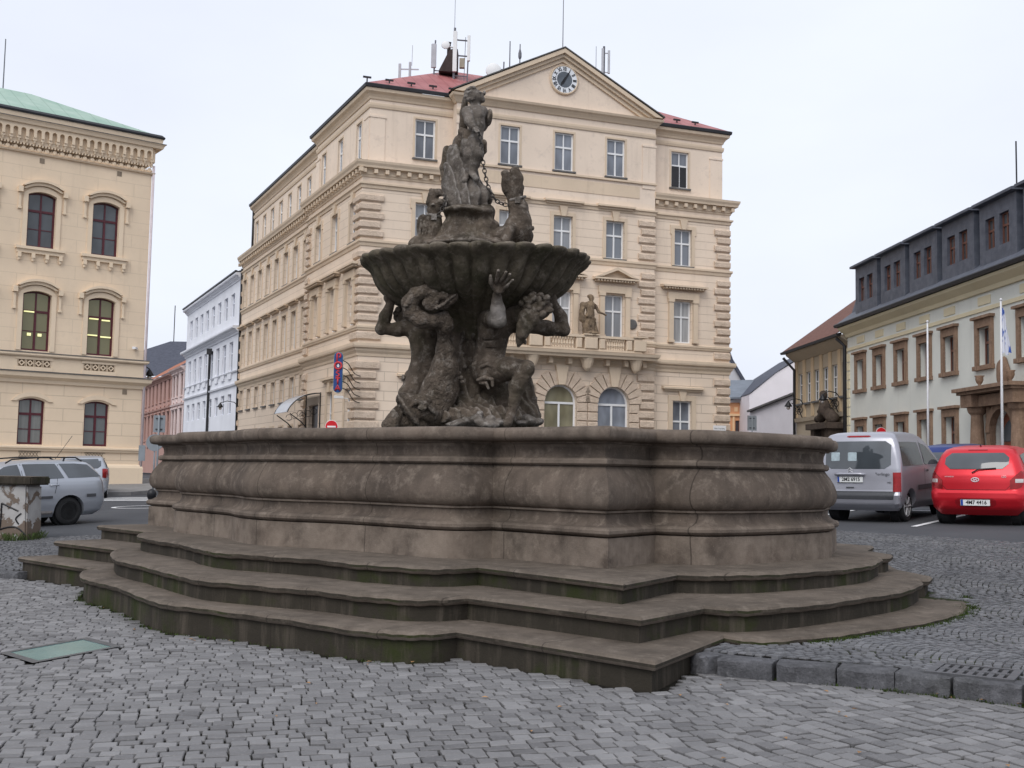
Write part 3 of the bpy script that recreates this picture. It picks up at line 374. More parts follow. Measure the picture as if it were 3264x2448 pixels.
O_S1 = outline([('l', (-2.05, 1.91), (.05, 1.97)), ('c', (.08, 2.2), (.3, 2.42), (.62, 2.55), (1.56, 2.65), (2.62, 2.8), (3.22, 2.94), (3.8, 2.9), (4.82, 2.66), (5.64, 2.55), (6.14, 2.51), (6.59, 2.36), (7.0, 2.15), (7.18, 1.98)), ('l', (7.24, 1.88), (9.64, 1.92), *back(0, 1.9), (-1.2, -5.0), (-1.75, -4.3)),
    ('c', (-2.05, -3.7), (-2.2, -3.1), (-2.28, -2.2), (-2.22, -1.1), (-2.15, -.4), (-2.0, .2), (-1.8, .4)), ('l', (-1.62, .38))])

def stone(name, base, dark, light, moss=0, sc=1.0, joint=0, bump=.35, algae_shade=0, bd=1, wear=0, scales=0):
    t = NT(name)
    n1 = t.noise(1.6 * sc, 6, .65); n2 = t.noise(6 * sc, 5, .7)
    c = t.mix(t.ramp(n1, .32, .68), dark, base)
    c = t.mix(t.ramp(n2, .52, .78, 0, .75), c, light)
    c = t.mix(t.ramp(t.noise(1.3 * sc, 5, .7, sc=(3, 3, .3)), .5, .72, 0, .65), c, sc3(dark, .75))       # run-off streaks
    c = t.mix(t.ramp(t.noise(38 * sc, 3, .6), .62, .78, 0, .35), c, sc3(light, 1.15))                    # grain, lichen specks
    at = t.new('ShaderNodeAttribute', attribute_name='pale'); c = t.mix(t.math('MULTIPLY', at.outputs['Fac'], t.ramp(n2, .3, .55, .55, 1)), c, (.33, .3, .28))
    if wear:                                   # worn, paler arrises
        gp = t.new('ShaderNodeNewGeometry'); c = t.mix(t.math('MULTIPLY', t.ramp(gp.outputs['Pointiness'], .515, .6, 0, wear), t.ramp(t.noise(3.5, 4), .3, .6)), c, sc3(light, 1.15))
    if moss:
        c = t.mix(t.math('MULTIPLY', t.ramp(t.noise(.9, 5, .7), .5, .66), moss), c, (.036, .042, .012))
    if algae_shade:                                  # algae film with the risers' shade painted in, over all upright faces
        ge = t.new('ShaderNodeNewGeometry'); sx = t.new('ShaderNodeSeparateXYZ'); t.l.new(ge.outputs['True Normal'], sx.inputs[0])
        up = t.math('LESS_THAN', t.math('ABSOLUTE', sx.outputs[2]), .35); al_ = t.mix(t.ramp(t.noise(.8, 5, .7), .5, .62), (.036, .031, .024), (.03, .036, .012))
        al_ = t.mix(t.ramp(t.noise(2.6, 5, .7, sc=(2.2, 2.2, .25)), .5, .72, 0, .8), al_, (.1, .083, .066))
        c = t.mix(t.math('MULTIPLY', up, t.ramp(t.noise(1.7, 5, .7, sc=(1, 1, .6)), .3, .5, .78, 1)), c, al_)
    nm = t.bump(t.noise(55 * sc, 5, .7), bump, .012)
    nm = t.bump(t.noise(9 * sc, 5, .65), bump * .8, .03 * bd, nm)
    if scales:
        vo = t.new('ShaderNodeTexVoronoi', feature='DISTANCE_TO_EDGE'); t.l.new(t.tc.outputs['Object'], vo.inputs['Vector']); vo.inputs['Scale'].default_value = scales
        nm = t.bump(t.ramp(vo.outputs['Distance'], 0, .25), .4, .03, nm)
    if joint:
        x, y, z = t.xyz()
        al = t.math('ADD', t.math('MULTIPLY', x, -.71 / joint), t.math('MULTIPLY', y, .704 / joint))
        g = t.math('LESS_THAN', t.math('FRACT', t.math('ADD', al, t.math('MULTIPLY', t.noise(1.5, 2), .03))), .012 / joint)
        c = t.mix(t.math('MULTIPLY', g, .6), c, sc3(dark, .4)); nm = t.bump(t.math('SUBTRACT', 1.0, g), .6, .02, nm)
    return t.fin(c, .9, nm, spec=.15)
M_basin = stone('basin_sandstone', (.146, .114, .091), (.064, .051, .042), (.25, .205, .167), .05, joint=1.63, wear=.5)
M_step = stone('step_sandstone', (.128, .104, .084), (.07, .057, .046), (.195, .163, .134), 0, joint=1.41, algae_shade=1, wear=.6)
M_stat = stone('statue_sandstone', (.15, .118, .092), (.046, .036, .028), (.36, .32, .28), .22, sc=1.5, bump=.8, bd=2, wear=.8)
M_bowl = stone('bowl_sandstone', (.15, .125, .092), (.06, .051, .036), (.28, .24, .2), .4, sc=1.6, bump=.8, bd=2, wear=.7)
M_statl = stone('statue_grey_sandstone', (.2, .172, .148), (.062, .052, .044), (.44, .41, .38), .08, sc=1.7, bump=.8, bd=2, wear=.8)
M_iron = plain('dark_iron', (.05, .043, .038), .55, .3, 20, .2)

M_fish = stone('scaly_statue_sandstone', (.15, .118, .092), (.046, .036, .028), (.36, .32, .28), .2, sc=1.5, bump=.8, bd=2, wear=.8, scales=14)
FC = (-.567, 16.27)
fountain = thing('fountain', 'large weathered sandstone fountain with curved steps, moulded basin, shell bowl and carved figures', 'fountain', (FC[0], FC[1], 0))
def step(name, ol, zb, zt):
    prof = [(-.05, zb), (-.05, zt - .085), (-.012, zt - .075), (.004, zt - .05), (.004, zt - .028), (-.012, zt - .008), (-.035, zt)]
    P = [np.array(p) for p in ol]; n = len(P); mb = MB(); rings = []
    for i in range(n):
        d1 = P[i] - P[i - 1]; d2 = P[(i + 1) % n] - P[i]; d1 /= np.hypot(*d1); d2 /= np.hypot(*d2)
        n1 = np.array([-d1[1], d1[0]]); n2 = np.array([-d2[1], d2[0]]); nn = n1 + n2; nn /= np.hypot(*nn); nn /= max(nn @ n1, .5)
        w = .006 * math.sin(i * 1.7) + .005 * math.sin(i * .61)
        for d, z in prof: rings.append((*(P[i] + nn * d), z + (w if z > zt - .1 else 0) * .6))
    k = len(prof); off = wl(fountain); me = bpy.data.meshes.new(name)
    bm = bmesh.new(); vs = [bm.verts.new(Vector(v) - off) for v in rings]
    for i in range(n):
        for j in range(k - 1): bm.faces.new((vs[i * k + j], vs[((i + 1) % n) * k + j], vs[((i + 1) % n) * k + j + 1], vs[i * k + j + 1]))
    cap = bm.faces.new([vs[i * k + k - 1] for i in range(n)])
    bmesh.ops.triangulate(bm, faces=[cap]); bmesh.ops.recalc_face_normals(bm, faces=bm.faces)
    for f in bm.faces: f.smooth = True
    for e in bm.edges:
        if len(e.link_faces) == 2 and e.calc_face_angle(0) > .5: e.smooth = False
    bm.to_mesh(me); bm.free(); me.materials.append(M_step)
    return link(name, me, fountain)
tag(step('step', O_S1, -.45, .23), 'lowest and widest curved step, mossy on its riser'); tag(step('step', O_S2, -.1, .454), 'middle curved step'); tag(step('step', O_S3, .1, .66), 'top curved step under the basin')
def ring(name, prof, mat=M_basin, smooth=.6):
    mb = MB(); mb.sweep(O_PL, prof, side=-1, closed=True); return mb.build(name, mat, fountain, auto=smooth)
ring('plinth', [(-.5, .5), (0, .5), (0, .955), (-.06, .962), (-.5, .962)])
ring('base_moulding', [(-.5, .963), (-.02, .963), (.012, .975), (.03, 1.0), (.03, 1.03), (.01, 1.055), (-.03, 1.066), (-.04, 1.072), (-.08, 1.1), (-.1, 1.15), (-.095, 1.19), (-.07, 1.2), (-.07, 1.222), (-.5, 1.222)])
ring('basin_wall', [(-.5, 1.223), (-.075, 1.223), (-.03, 1.25), (.0, 1.3), (.01, 1.36), (.003, 1.43), (-.025, 1.51), (-.07, 1.59), (-.11, 1.645), (-.13, 1.675), (-.1, 1.68), (-.08, 1.7), (-.08, 1.735), (-.1, 1.757), (-.135, 1.762), (-.145, 1.8), (-.14, 1.86), (-.12, 1.905), (-.5, 1.906)])
ring('rim', [(-.5, 1.907), (-.08, 1.907), (-.07, 1.925), (-.025, 1.93), (.008, 1.945), (.024, 1.985), (.024, 2.035), (.0, 2.068), (-.04, 2.08), (-.44, 2.08), (-.5, 2.06)], smooth=.9)
pool = MB(); inner = [tuple(p + (np.array(FC) - p) * .07) for p in O_PL]
pool.add([(x, y, 1.66) for x, y in inner], [tuple(range(len(inner)))]); tg = NT('basin_water')
pool.build('water', tg.fin((.03, .035, .03), .05, tg.bump(tg.noise(6, 3), .1, .02), spec=.6), fountain)

# ---------------------------------------------------------------- carved group
def carve(name, key, mat, vox=.018, label=None, parent=fountain, **kw):
    V, Q = sdf(STAT[key], vox, **kw); o = link(name, npmesh(name, V, Q, mat), parent)
    if label: o['label'] = label
    return o
carve('rock_pillar', 'rock_base', M_stat, .02, amp=.012, freq=9, crag=.09, fold=.022)
carve('rocks', 'rock_chunks', M_statl, .014, amp=.012, freq=9, crag=.03)
carve('giant_figure', 'left', M_stat, .0135, 'stone giant on the left, seen from behind, elbow bent out under the bowl', amp=.006, freq=11, chips=.012)
carve('dolphin_figure', 'dolphin', M_fish, .0135, 'stone dolphin head down with open mouth and curled tail', amp=.007, freq=17, chips=.02)
rg_ = carve('giant_figure', 'right', M_stat, .0125, 'bearded kneeling stone giant on the right with one palm raised to the bowl', amp=.006, freq=13, chips=.012)
vc = np.empty(len(rg_.data.vertices) * 3, np.float32); rg_.data.vertices.foreach_get('co', vc); vc = vc.reshape(-1, 3)
pa = rg_.data.attributes.new('pale', 'FLOAT', 'POINT'); pa.data.foreach_set('value', np.clip(1.35 - np.linalg.norm((vc - np.array(ELBOW)) / np.array([.16, .3, .2]), axis=1), 0, 1).astype(np.float32))
carve('rock_seat', 'toprock', M_stat, .017, amp=.012, freq=9, crag=.06)
carve('rock_seat', 'boyrock', M_statl, .014, 'folded rock under the boy', amp=.01, freq=9, fold=.03, crag=.03)
carve('boy_figure', 'boy', M_statl, .011, 'stone boy on top looking up, open mouthed', amp=.003, freq=18)
carve('cloak', 'cloak', M_stat, .0115, amp=.004, freq=14, fold=.01)
carve('hound_figure', 'lhound', M_stat, .0125, 'stone hound at the left with its head thrown back', amp=.008, freq=14, chips=.02)
carve('hound_figure', 'rhound', M_stat, .0125, 'stone hound at the right howling upward, in a collar', amp=.007, freq=14, chips=.02)
# shell bowl: fluted and scalloped
NF = 34; prof = [(.28, 3.5), (.34, 3.62), (.52, 3.79), (.82, 3.94), (1.08, 4.05), (1.26, 4.17), (1.37, 4.3), (1.43, 4.42), (1.5, 4.5), (1.6, 4.56), (1.66, 4.61), (1.665, 4.655), (1.62, 4.675), (1.52, 4.66), (1.3, 4.6), (.8, 4.5), (.05, 4.46)]
nth = NF * 12; V = []; Q = []
for i, (r, z) in enumerate(prof):
    for j in range(nth):
        th = 2 * PI * j / nth; ph = th * NF + .35 * math.sin(3 * th) + .25 * math.sin(7 * th + 1)
        w = abs(math.cos(ph / 2)) ** .45; out = i < 12
        a = min(1, max(0, (z - 3.5) / .6)) if out else max(0, 1 - (i - 11) * .34)
        a *= (.55 if i >= 8 else 1)
        rr = r * (1 + a * (.11 * (w - .6) + .008 * math.sin(th * 11)) + a * .012 * math.sin(th * 2 + .5))
        zz = z + (.028 * (w - .6) if 8 <= i <= 12 else 0) + .03 * math.sin(th * 2 + 2) * (i > 7) + .045 * rr * cos(th) * a + .01 * math.sin(th * 19 + i)
        V.append((rr * cos(th), rr * sin(th), zz))
k = len(prof)
Q = [(i * nth + j, i * nth + (j + 1) % nth, (i + 1) * nth + (j + 1) % nth, (i + 1) * nth + j) for i in range(k - 1) for j in range(nth)]
bowl = link('shell_bowl', npmesh('shell_bowl', np.array(V), np.array(Q), M_bowl), fountain); bowl['label'] = 'wide fluted shell bowl with scalloped rim'
md = bowl.modifiers.new('s', 'SUBSURF'); md.levels = md.render_levels = 1
# chains and collars
def chain(pts):
    P = [np.array(p) for p in catmull(pts, 12)]; L = [0]
    for a, b in zip(P, P[1:]): L.append(L[-1] + np.linalg.norm(b - a))
    mb = MB(); nl = int(L[-1] / .062)
    at = lambda s: np.array([np.interp(s, L, [p[i] for p in P]) for i in range(3)])
    for i in range(nl):
        s0 = L[-1] * i / nl; a, b = at(s0), at(s0 + L[-1] / nl); d = Vector(b - a).normalized(); c = Vector((a + b) / 2)
        w = d.cross(Vector((0, 1, 0)) if i % 2 else Vector((1, .2, .1))).normalized()
        loop = [c + d * .042 * cos(t) + w * .026 * sin(t) for t in [2 * PI * q / 10 for q in range(11)]]
        mb.tube(loop, .0085, 5, cap=False)
    return mb
chain(CH_R).build('chain', M_iron, fountain, world=False, smooth=True)
chain(CH_L).build('chain', M_iron, fountain, world=False, smooth=True)
for c, R, tilt in ((COLLAR[0], .118, .25), (COLLAR[1], .1, -.2)):
    mb = MB(); mb.tube([(c[0] + R * cos(t), c[1] + R * sin(t), c[2] + tilt * R * cos(t) + .25 * R * sin(t)) for t in [2 * PI * q / 24 for q in range(25)]], .022, 8, cap=False)
    mb.box(c[0] - .03, c[0] + .05, c[1] - R - .035, c[1] - R + .02, c[2] - .1, c[2] - .01); mb.build('collar', M_statl, fountain, world=False, smooth=False)
# ================================================================ ground
M_asph = (lambda t: t.fin(t.mix(t.ramp(t.noise(.5, 5, .6), .35, .7), (.05, .052, .058), (.072, .074, .08)), .85, t.bump(t.noise(60, 4, .7), .5, .008), spec=.25))(NT('asphalt'))
def bedmat(name, moss):
    t = NT(name); c = t.mix(t.ramp(t.noise(8, 5, .7), .3, .7), (.009, .008, .007), (.026, .023, .019))
    c = t.mix(t.ramp(t.noise(.8, 5, .7), .48, .68, 0, moss), c, (.04, .06, .012)); return t.fin(c, .95, t.bump(t.noise(40, 4), .5, .01), spec=.1)
def settmat(name, ca, cb):
    t = NT(name); at = t.new('ShaderNodeAttribute', attribute_name='tone')
    c = t.mix(at.outputs['Fac'], ca, cb)
    c = t.mix(t.ramp(t.noise(2.0, 5, .6), .4, .75, 0, .35), c, sc3(ca, .7))
    c = t.mix(t.ramp(t.noise(45, 3, .6), .55, .75, 0, .35), c, sc3(cb, 1.3))
    nm = t.bump(t.noise(70, 4, .7), .35, .006); return t.fin(c, t.ramp(t.noise(1.2, 3), .3, .7, .5, .75), nm, spec=.3)
M_sett = settmat('granite_setts', (.112, .109, .111), (.225, .22, .222)); M_sett2 = settmat('small_granite_setts', (.078, .079, .085), (.16, .16, .168))
# one ground sheet to the horizon
N = 90; xs = np.sinh(np.linspace(-1, 1, N) * 5.2) / np.sinh(5.2) * 600; g = MB()
KERB = [(-34, 23.0), (-20, 19.9), (-12, 17.75), (-8.2, 16.75), (-7.0, 16.38), (-5, 15.1), (-2, 12.9), (1.0, 10.3), (1.6, 9.12), (2.8, 8.52), (3.58, 7.93), (4.6, 7.3), (7, 6.0), (12, 3.8), (20, 1.0), (34, -3)]
def kz(x): return np.interp(x, [p[0] for p in KERB], [p[1] for p in KERB])
for j in range(N):
    for i in range(N):
        x, y = xs[i], xs[j] + 15; g.v.append((x, y, (zl(x, y) - .06 if y < kz(x) + 1.3 else zu(x, y) - .06)))
for j in range(N - 1):
    for i in range(N - 1): g.f.append((j * N + i, j * N + i + 1, (j + 1) * N + i + 1, (j + 1) * N + i)); g.m.append(0)
tag(g.build('ground', M_asph), kind='structure')
def sheet(name, poly, zf, dz, mat, step=.5, kind='structure'):
    xs_ = [p[0] for p in poly]; ys_ = [p[1] for p in poly]; bm = bmesh.new()
    f = bm.faces.new([bm.verts.new((x, y, 0)) for x, y in poly]); bmesh.ops.triangulate(bm, faces=[f])
    for a, lo, hi in ((0, min(xs_), max(xs_)), (1, min(ys_), max(ys_))):
        n = int((hi - lo) / step)
        for i in range(1, n + 1):
            no = Vector((0, 0, 0)); no[a] = 1; co = Vector((0, 0, 0)); co[a] = lo + i * step
            bmesh.ops.bisect_plane(bm, geom=bm.verts[:] + bm.edges[:] + bm.faces[:], plane_co=co, plane_no=no)
    for v in bm.verts: v.co.z = zf(v.co.x, v.co.y) + dz
    bmesh.ops.recalc_face_normals(bm, faces=bm.faces)
    if sum(f.normal.z for f in bm.faces) < 0: bmesh.ops.reverse_faces(bm, faces=bm.faces[:])
    me = bpy.data.meshes.new(name); bm.to_mesh(me); bm.free(); me.materials.append(mat)
    return tag(link(name, me), kind=kind)
EDGE = [(-34, 12.5), (-16, 18.0), (-8.75, 21.31), (-8.0, 21.85), (-4, 24.3), (0, 25.2), (3, 23.8), (5.98, 20.19), (8.05, 17.56), (11, 13.6), (17, 6.5), (26, -2)]
kb = [p for p in KERB if p[0] > -33 and p[0] < 26]
sheet('paving_bed', [(x, y - .02) for x, y in KERB] + [(34, -14), (-34, -14)], zl, -.022, bedmat('paving_joints', .12), 1.0)
i0 = [p for p in EDGE]
LEFTX = (-24, 20.2)
up_poly = [(-22, 20.4), (-12, 17.85), (-8.2, 16.85), (-7.0, 16.5), (-5, 15.2), (-2, 13.0), (1.0, 10.4), (1.7, 9.2), (2.85, 8.62), (3.62, 8.03), (4.7, 7.4), (7, 6.1), (12, 3.9), (19, 1.5), (17, 6.5), (11, 13.6), (8.05, 17.56), (5.98, 20.19), (3, 23.8), (0, 25.2), (-4, 24.3), (-8.0, 21.85), (-8.75, 21.31), (-12, 20.6)]
sheet('upper_paving_bed', up_poly, zu, -.014, bedmat('mossy_paving_joints', .7), .7)
sheet('road', [(x, y + .06) for x, y in [(-60, 22), (-22, 20.3), (-12, 20.7), (-8.75, 21.31), (-8.0, 21.85), (-4, 24.3), (0, 25.2), (3, 23.8), (5.98, 20.19), (8.05, 17.56), (11, 13.6), (17, 6.5), (23, 0)]] + [(60, 0), (60, 120), (-60, 120)], zu, -.03, M_asph, 2.0)

def setts(name, poly, ang, row, ln, zf, mat, holes=(), arc=0, top=.0, cham=.006, gap=.01, gaph=.011, simple=False, lim=None):
    ca, sa = cos(ang), sin(ang); P = np.array(poly)
    U = P[:, 0] * ca + P[:, 1] * sa; W = -P[:, 0] * sa + P[:, 1] * ca
    C_ = []; r = W.min() - (1.5 if arc else 0); rg = rng
    while r < W.max() + .5:
        h = row * rg.uniform(.95, 1.05); u = U.min() + rg.uniform(0, ln)
        n = int((U.max() - U.min()) / ln) + 2; ls = ln * rg.uniform(.78, 1.25, n); us = u + np.concatenate([[0], np.cumsum(ls)[:-1]])
        C_.append(np.stack([us + ls / 2, np.full(n, r + h / 2), ls, np.full(n, h)], 1)); r += h
    A = np.concatenate(C_); cu, cw, l, h = A.T
    rot = np.zeros(len(A))
    if arc:
        t = (cu / arc) % 1 * 2 - 1; cw = cw + arc * .22 * (1 - t * t); rot = -np.arctan(arc * .22 * 2 * t * 2 / arc)
    x = cu * ca - cw * sa; y = cu * sa + cw * ca; k = inside(poly, x, y)
    for ho in holes: k &= ~inside(ho, x, y)
    if lim is not None: k &= lim(x, y)
    cu, cw, l, h, x, y, rot = [q[k] for q in (cu, cw, l, h, x, y, rot)]; n = len(x)
    zc = np.array([zf(a, b) for a, b in zip(x, y)]) + rg.normal(0, .003, n); an = ang + rot + rg.normal(0, .022, n)
    jit = rg.normal(0, .0038, (n, 4, 2)); sx = np.array([-1, 1, 1, -1]) * .5; sy = np.array([-1, -1, 1, 1]) * .5
    tx, ty = rg.normal(0, .03, n), rg.normal(0, .03, n)
    def rng_(inset, dz):
        lx = sx[None] * (l - gap - 2 * inset)[:, None] + jit[:, :, 0]; ly = sy[None] * (h - gaph - 2 * inset)[:, None] + jit[:, :, 1]
        X = x[:, None] + lx * np.cos(an)[:, None] - ly * np.sin(an)[:, None]; Y = y[:, None] + lx * np.sin(an)[:, None] + ly * np.cos(an)[:, None]
        Z = zc[:, None] + dz + tx[:, None] * lx + ty[:, None] * ly; return np.stack([X, Y, Z], -1)
    rings = [rng_(.0, -.05), rng_(0, -cham), rng_(cham, top)] if not simple else [rng_(-.002, -.035), rng_(.007, top)]
    m = len(rings); V = np.stack(rings, 1).reshape(-1, 3); b = (np.arange(n) * 4 * m)[:, None]; Fq = [b + np.array([[4 * (m - 1), 4 * (m - 1) + 1, 4 * (m - 1) + 2, 4 * (m - 1) + 3]])]
    for q in range(m - 1):
        for i in range(4): Fq.append(b + np.array([[q * 4 + i, q * 4 + (i + 1) % 4, q * 4 + 4 + (i + 1) % 4, q * 4 + 4 + i]]))
    me = npmesh(name, V, np.concatenate(Fq), mat, smooth=False)
    at = me.attributes.new('tone', 'FLOAT', 'POINT'); at.data.foreach_set('value', np.repeat(np.clip(rg.normal(.5, .25, n), 0, 1), 4 * m).astype(np.float32))
    return tag(link(name, me), kind='structure')
s1p = [tuple(p) for p in O_S1]; PLATE = [(-4.62, 10.36), (-4.11, 9.86), (-3.62, 10.6), (-4.13, 11.1)]
grow = lambda P, k: [(sum(p[0] for p in P) / len(P) * (1 - k) + q[0] * k, sum(p[1] for p in P) / len(P) * (1 - k) + q[1] * k) for q in P]
kl = [(x, y - .14) for x, y in KERB]
# three laying directions that meet along seams, as in the photo
seam = [(2.78, 8.2), (1.06, 6.86), (-1.5, 4.6), (-3.0, 3.0)]
low_r = [(2.78, 8.35)] + [p for p in kl if 2.8 <= p[0] < 12.5] + [(12, 3.0)] + seam[::-1][:-1]
low_l = [(2.78, 8.2), (1.06, 6.86), (-1.5, 4.6), (-3, 3), (-14, 3), (-14, 18.1), (-12, 17.6), (-8.2, 16.6), (-7.0, 16.24), (-4, 14.3), (-.9, 11), (1.5, 9.4), (1.7, 9.0), (2.78, 8.4)]
HO = [s1p, grow(PLATE, 1.0)]
setts('cobblestone_paving', low_r, rad(-62), .122, .118, zl, M_sett, HO, gap=.01, gaph=.014)
setts('cobblestone_paving', low_l, rad(13), .112, .128, zl, M_sett, HO)
DRAIN = [(3.13, 8.30), (3.52, 7.99), (3.74, 8.3), (3.34, 8.64)]
setts('small_cobblestone_paving', up_poly, rad(32), .078, .09, zu, M_sett2, [grow(DRAIN, 1.15)], arc=1.5, simple=True, gap=.008, gaph=.012, lim=lambda x, y: (x > -13) & (x < 13.5) & (y < 22.5) & ~(inside(s1p, x, y) & np.array([zu(a, b) < .25 for a, b in zip(x, y)])) & ~(inside([tuple(p) for p in O_S2], x, y)))
# kerb of rough granite blocks
kbm = MB(); P = [np.array(p) for p in catmull([p for p in KERB if -21 < p[0] < 16], 14)]; L = np.concatenate([[0], np.cumsum([np.hypot(*(b - a)) for a, b in zip(P, P[1:])])])
at = lambda s: np.array([np.interp(s, L, [p[i] for p in P]) for i in (0, 1)]); s = 0
while s < L[-1] - .6:
    ln = random.uniform(.4, .52); a, b = at(s + .012), at(s + ln - .014); s += ln; m = (a + b) / 2
    ia, ib = inside([tuple(q) for q in O_S1], np.array([a[0], b[0]]), np.array([a[1], b[1]]))
    if ia and ib: continue
    for _ in range(20):
        if ia and inside([tuple(q) for q in O_S1], np.array([a[0]]), np.array([a[1]]))[0]: a = a + (b - a) * .08
        if ib and inside([tuple(q) for q in O_S1], np.array([b[0]]), np.array([b[1]]))[0]: b = b + (a - b) * .08
    m = (a + b) / 2
    d = (b - a) / np.hypot(*(b - a)); nn = np.array([-d[1], d[0]]); h = np.hypot(*(b - a)); z1 = zu(*m) - .008; z0 = zl(*m) - .15
    nx, nz = 7, 4; base = len(kbm.v)
    ring_ = []
    for i in range(nx):
        t = i / (nx - 1); e = .022 if i in (0, nx - 1) else 0
        for w, z, rough in [(-.13 + e * .5, z0, .0), (-.135 + e, z1 - .13, .009), (-.135 + e, z1 - .07, .011), (-.13 + e, z1 - .022, .008), (-.105, z1 - .002 - e * .3, .005), (.0, z1 - e * .2, .004), (.11, z1 - .004, .002), (.125, z1 - .03, 0), (.125, z0, 0)]:
            q = a + d * h * t + nn * (w + random.gauss(0, rough)); kbm.v.append((q[0], q[1], z + random.gauss(0, rough * .5)))
    for i in range(nx - 1):
        for j in range(9): kbm.f.append((base + i * 9 + j, base + (i + 1) * 9 + j, base + (i + 1) * 9 + (j + 1) % 9, base + i * 9 + (j + 1) % 9)); kbm.m.append(0)
    kbm.f += [tuple(base + j for j in range(9)), tuple(base + (nx - 1) * 9 + 8 - j for j in range(9))]; kbm.m += [0, 0]
tag(kbm.build('kerb', stone('kerb_granite', (.16, .16, .172), (.085, .085, .09), (.25, .25, .265), .12, 3, bump=1.0), auto=.7), kind='structure')
# pavement in front of the left building
M_pave = (lambda t: t.fin(t.mix(t.ramp(t.noise(2, 4), .3, .7), (.17, .165, .16), (.24, .235, .23)), .85, t.bump(t.noise(30), .3, .01)))(NT('pavement_stone'))
pv = MB(); pl = [(-13.6, 40.2), (-13.0, 43), (-14.6, 50), (-20, 62), (-60, 62), (-60, 12)]
vs = [(x, y, zu(x, y) + dz) for dz in (-.2, .1) for x, y in pl]; n = len(pl)
pv.add(vs, [tuple(range(n, 2 * n))] + [(i, (i + 1) % n, (i + 1) % n + n, i + n) for i in range(n)]); tag(pv.build('pavement', M_pave), kind='structure')
pv = MB(); pl = [(-8.7, 49.6), (-7.2, 49.5), (16, 58), (16, 75), (-35, 75), (-28, 62), (-24, 82)]
pl = [(-7.6, 49.4), (12.6, 56.8), (14.5, 58.5), (14.5, 72), (10, 90), (-26, 90), (-20.5, 73.5), (-9.2, 51.2)]
vs = [(x, y, zu(x, y) + dz) for dz in (-.2, .1) for x, y in pl]; n = len(pl)
pv.add(vs, [tuple(range(n, 2 * n))] + [(i, (i + 1) % n, (i + 1) % n + n, i + n) for i in range(n)]); tag(pv.build('pavement', M_pave), kind='structure')
# painted road markings
M_line = plain('road_paint', (.62, .62, .62), .7, .15, 6, .2)
def stripe(pts, w):
    mb = MB(); P = [np.array(p, float) for p in pts]
    for a, b in zip(P, P[1:]):
        d = (b - a) / np.hypot(*(b - a)); nn = np.array([-d[1], d[0]]) * w / 2; k = max(1, int(np.hypot(*(b - a)) / .6))
        for i in range(k):
            p, q = a + (b - a) * i / k, a + (b - a) * (i + 1) / k
            mb.add([(*c, zu(*c) - .018) for c in (p - nn, q - nn, q + nn, p + nn)], [(0, 1, 2, 3)])
    return tag(mb.build('road_marking', M_line, recalc=False), kind='structure')
H36 = np.array([sin(rad(36.5)), cos(rad(36.5))])
for o in ((7.6, 21.1), (5.5, 22.7), (3.4, 24.3), (9.7, 19.5)): stripe([o, np.array(o) + H36 * 4.9], .12)
stripe([(5.4 + H36[0] * 4.9, 24.4 - 1.7 + H36[1] * 4.9), (12.5, 20 + H36[1] * 4.9 - 1.4)], .12)
ell = [(-10.3 + 1.05 * cos(t), 32.2 + .75 * sin(t)) for t in [i * PI / 12 for i in range(25)]]; stripe(ell, .13)
for i in range(4): stripe([(-14.4 + .2 * i, 38.9 - .75 * i), (-9.0 + .2 * i, 37.1 - .75 * i)], .3)
# ================================================================ facade kit
class Fr:
    def __init__(s, p, az, side, off=0):
        a = rad(az); s.e = np.array([sin(a), cos(a)]); s.n = np.array([cos(a), -sin(a)]) * side; s.p = np.array(p, float); s.off = off
        s.rz = math.atan2(s.n[0], -s.n[1])
    def xy(s, u, d=0): return s.p + s.e * u + s.n * (d + s.off)
    def T(s, u, d, z): q = s.xy(u, d); return (q[0], q[1], z)
    def at(s, off): f = Fr((0, 0), 0, 1); f.__dict__.update(s.__dict__); f.off = off; return f
def arcpts(u0, u1, zs, rise, n=10):
    w = (u1 - u0) / 2; uc = (u0 + u1) / 2
    R = (w * w + rise * rise) / (2 * rise); a0 = math.asin(min(1, w / R)); zc = zs + rise - R
    if rise > w * .99: R, a0, zc = w, PI / 2, zs
    return [(uc + R * sin(-a0 + 2 * a0 * i / n), zc + R * cos(-a0 + 2 * a0 * i / n)) for i in range(n + 1)]
def wall(mb, f, u0, u1, z0, z1, holes=(), rev=.24, m=0):
    mb.T = f.T; us = sorted({u0, u1, *[h[0] for h in holes], *[h[1] for h in holes]}); zs = sorted({z0, z1, *[h[2] for h in holes], *[h[3] for h in holes]})
    for a, b in zip(us, us[1:]):
        for c, d in zip(zs, zs[1:]):
            if any(h[0] - 1e-6 < a and b < h[1] + 1e-6 and h[2] - 1e-6 < c and d < h[3] + 1e-6 for h in holes): continue
            mb.add([(a, 0, c), (b, 0, c), (b, 0, d), (a, 0, d)], [(0, 1, 2, 3)], m)
    for h in holes:
        a, b, c, d = h[:4]; rise = h[4] if len(h) > 4 else 0
        if rise:
            pts = arcpts(a, b, d - rise, rise); top = pts
            k = len(pts) // 2
            for seg, cor in ((pts[:k + 1], (a, d)), (pts[k:], (b, d))):
                for p, q in zip(seg, seg[1:]): mb.add([(cor[0], 0, cor[1]), (p[0], 0, p[1]), (q[0], 0, q[1])], [(0, 1, 2)], m)
        else: top = [(a, d), (b, d)]
        loop = [(a, c)] + top + [(b, c)]
        for p, q in zip(loop, loop[1:] + loop[:1]):
            mb.add([(p[0], 0, p[1]), (q[0], 0, q[1]), (q[0], -rev, q[1]), (p[0], -rev, p[1])], [(0, 1, 2, 3)], m)
    mb.T = None
WCACHE = {}
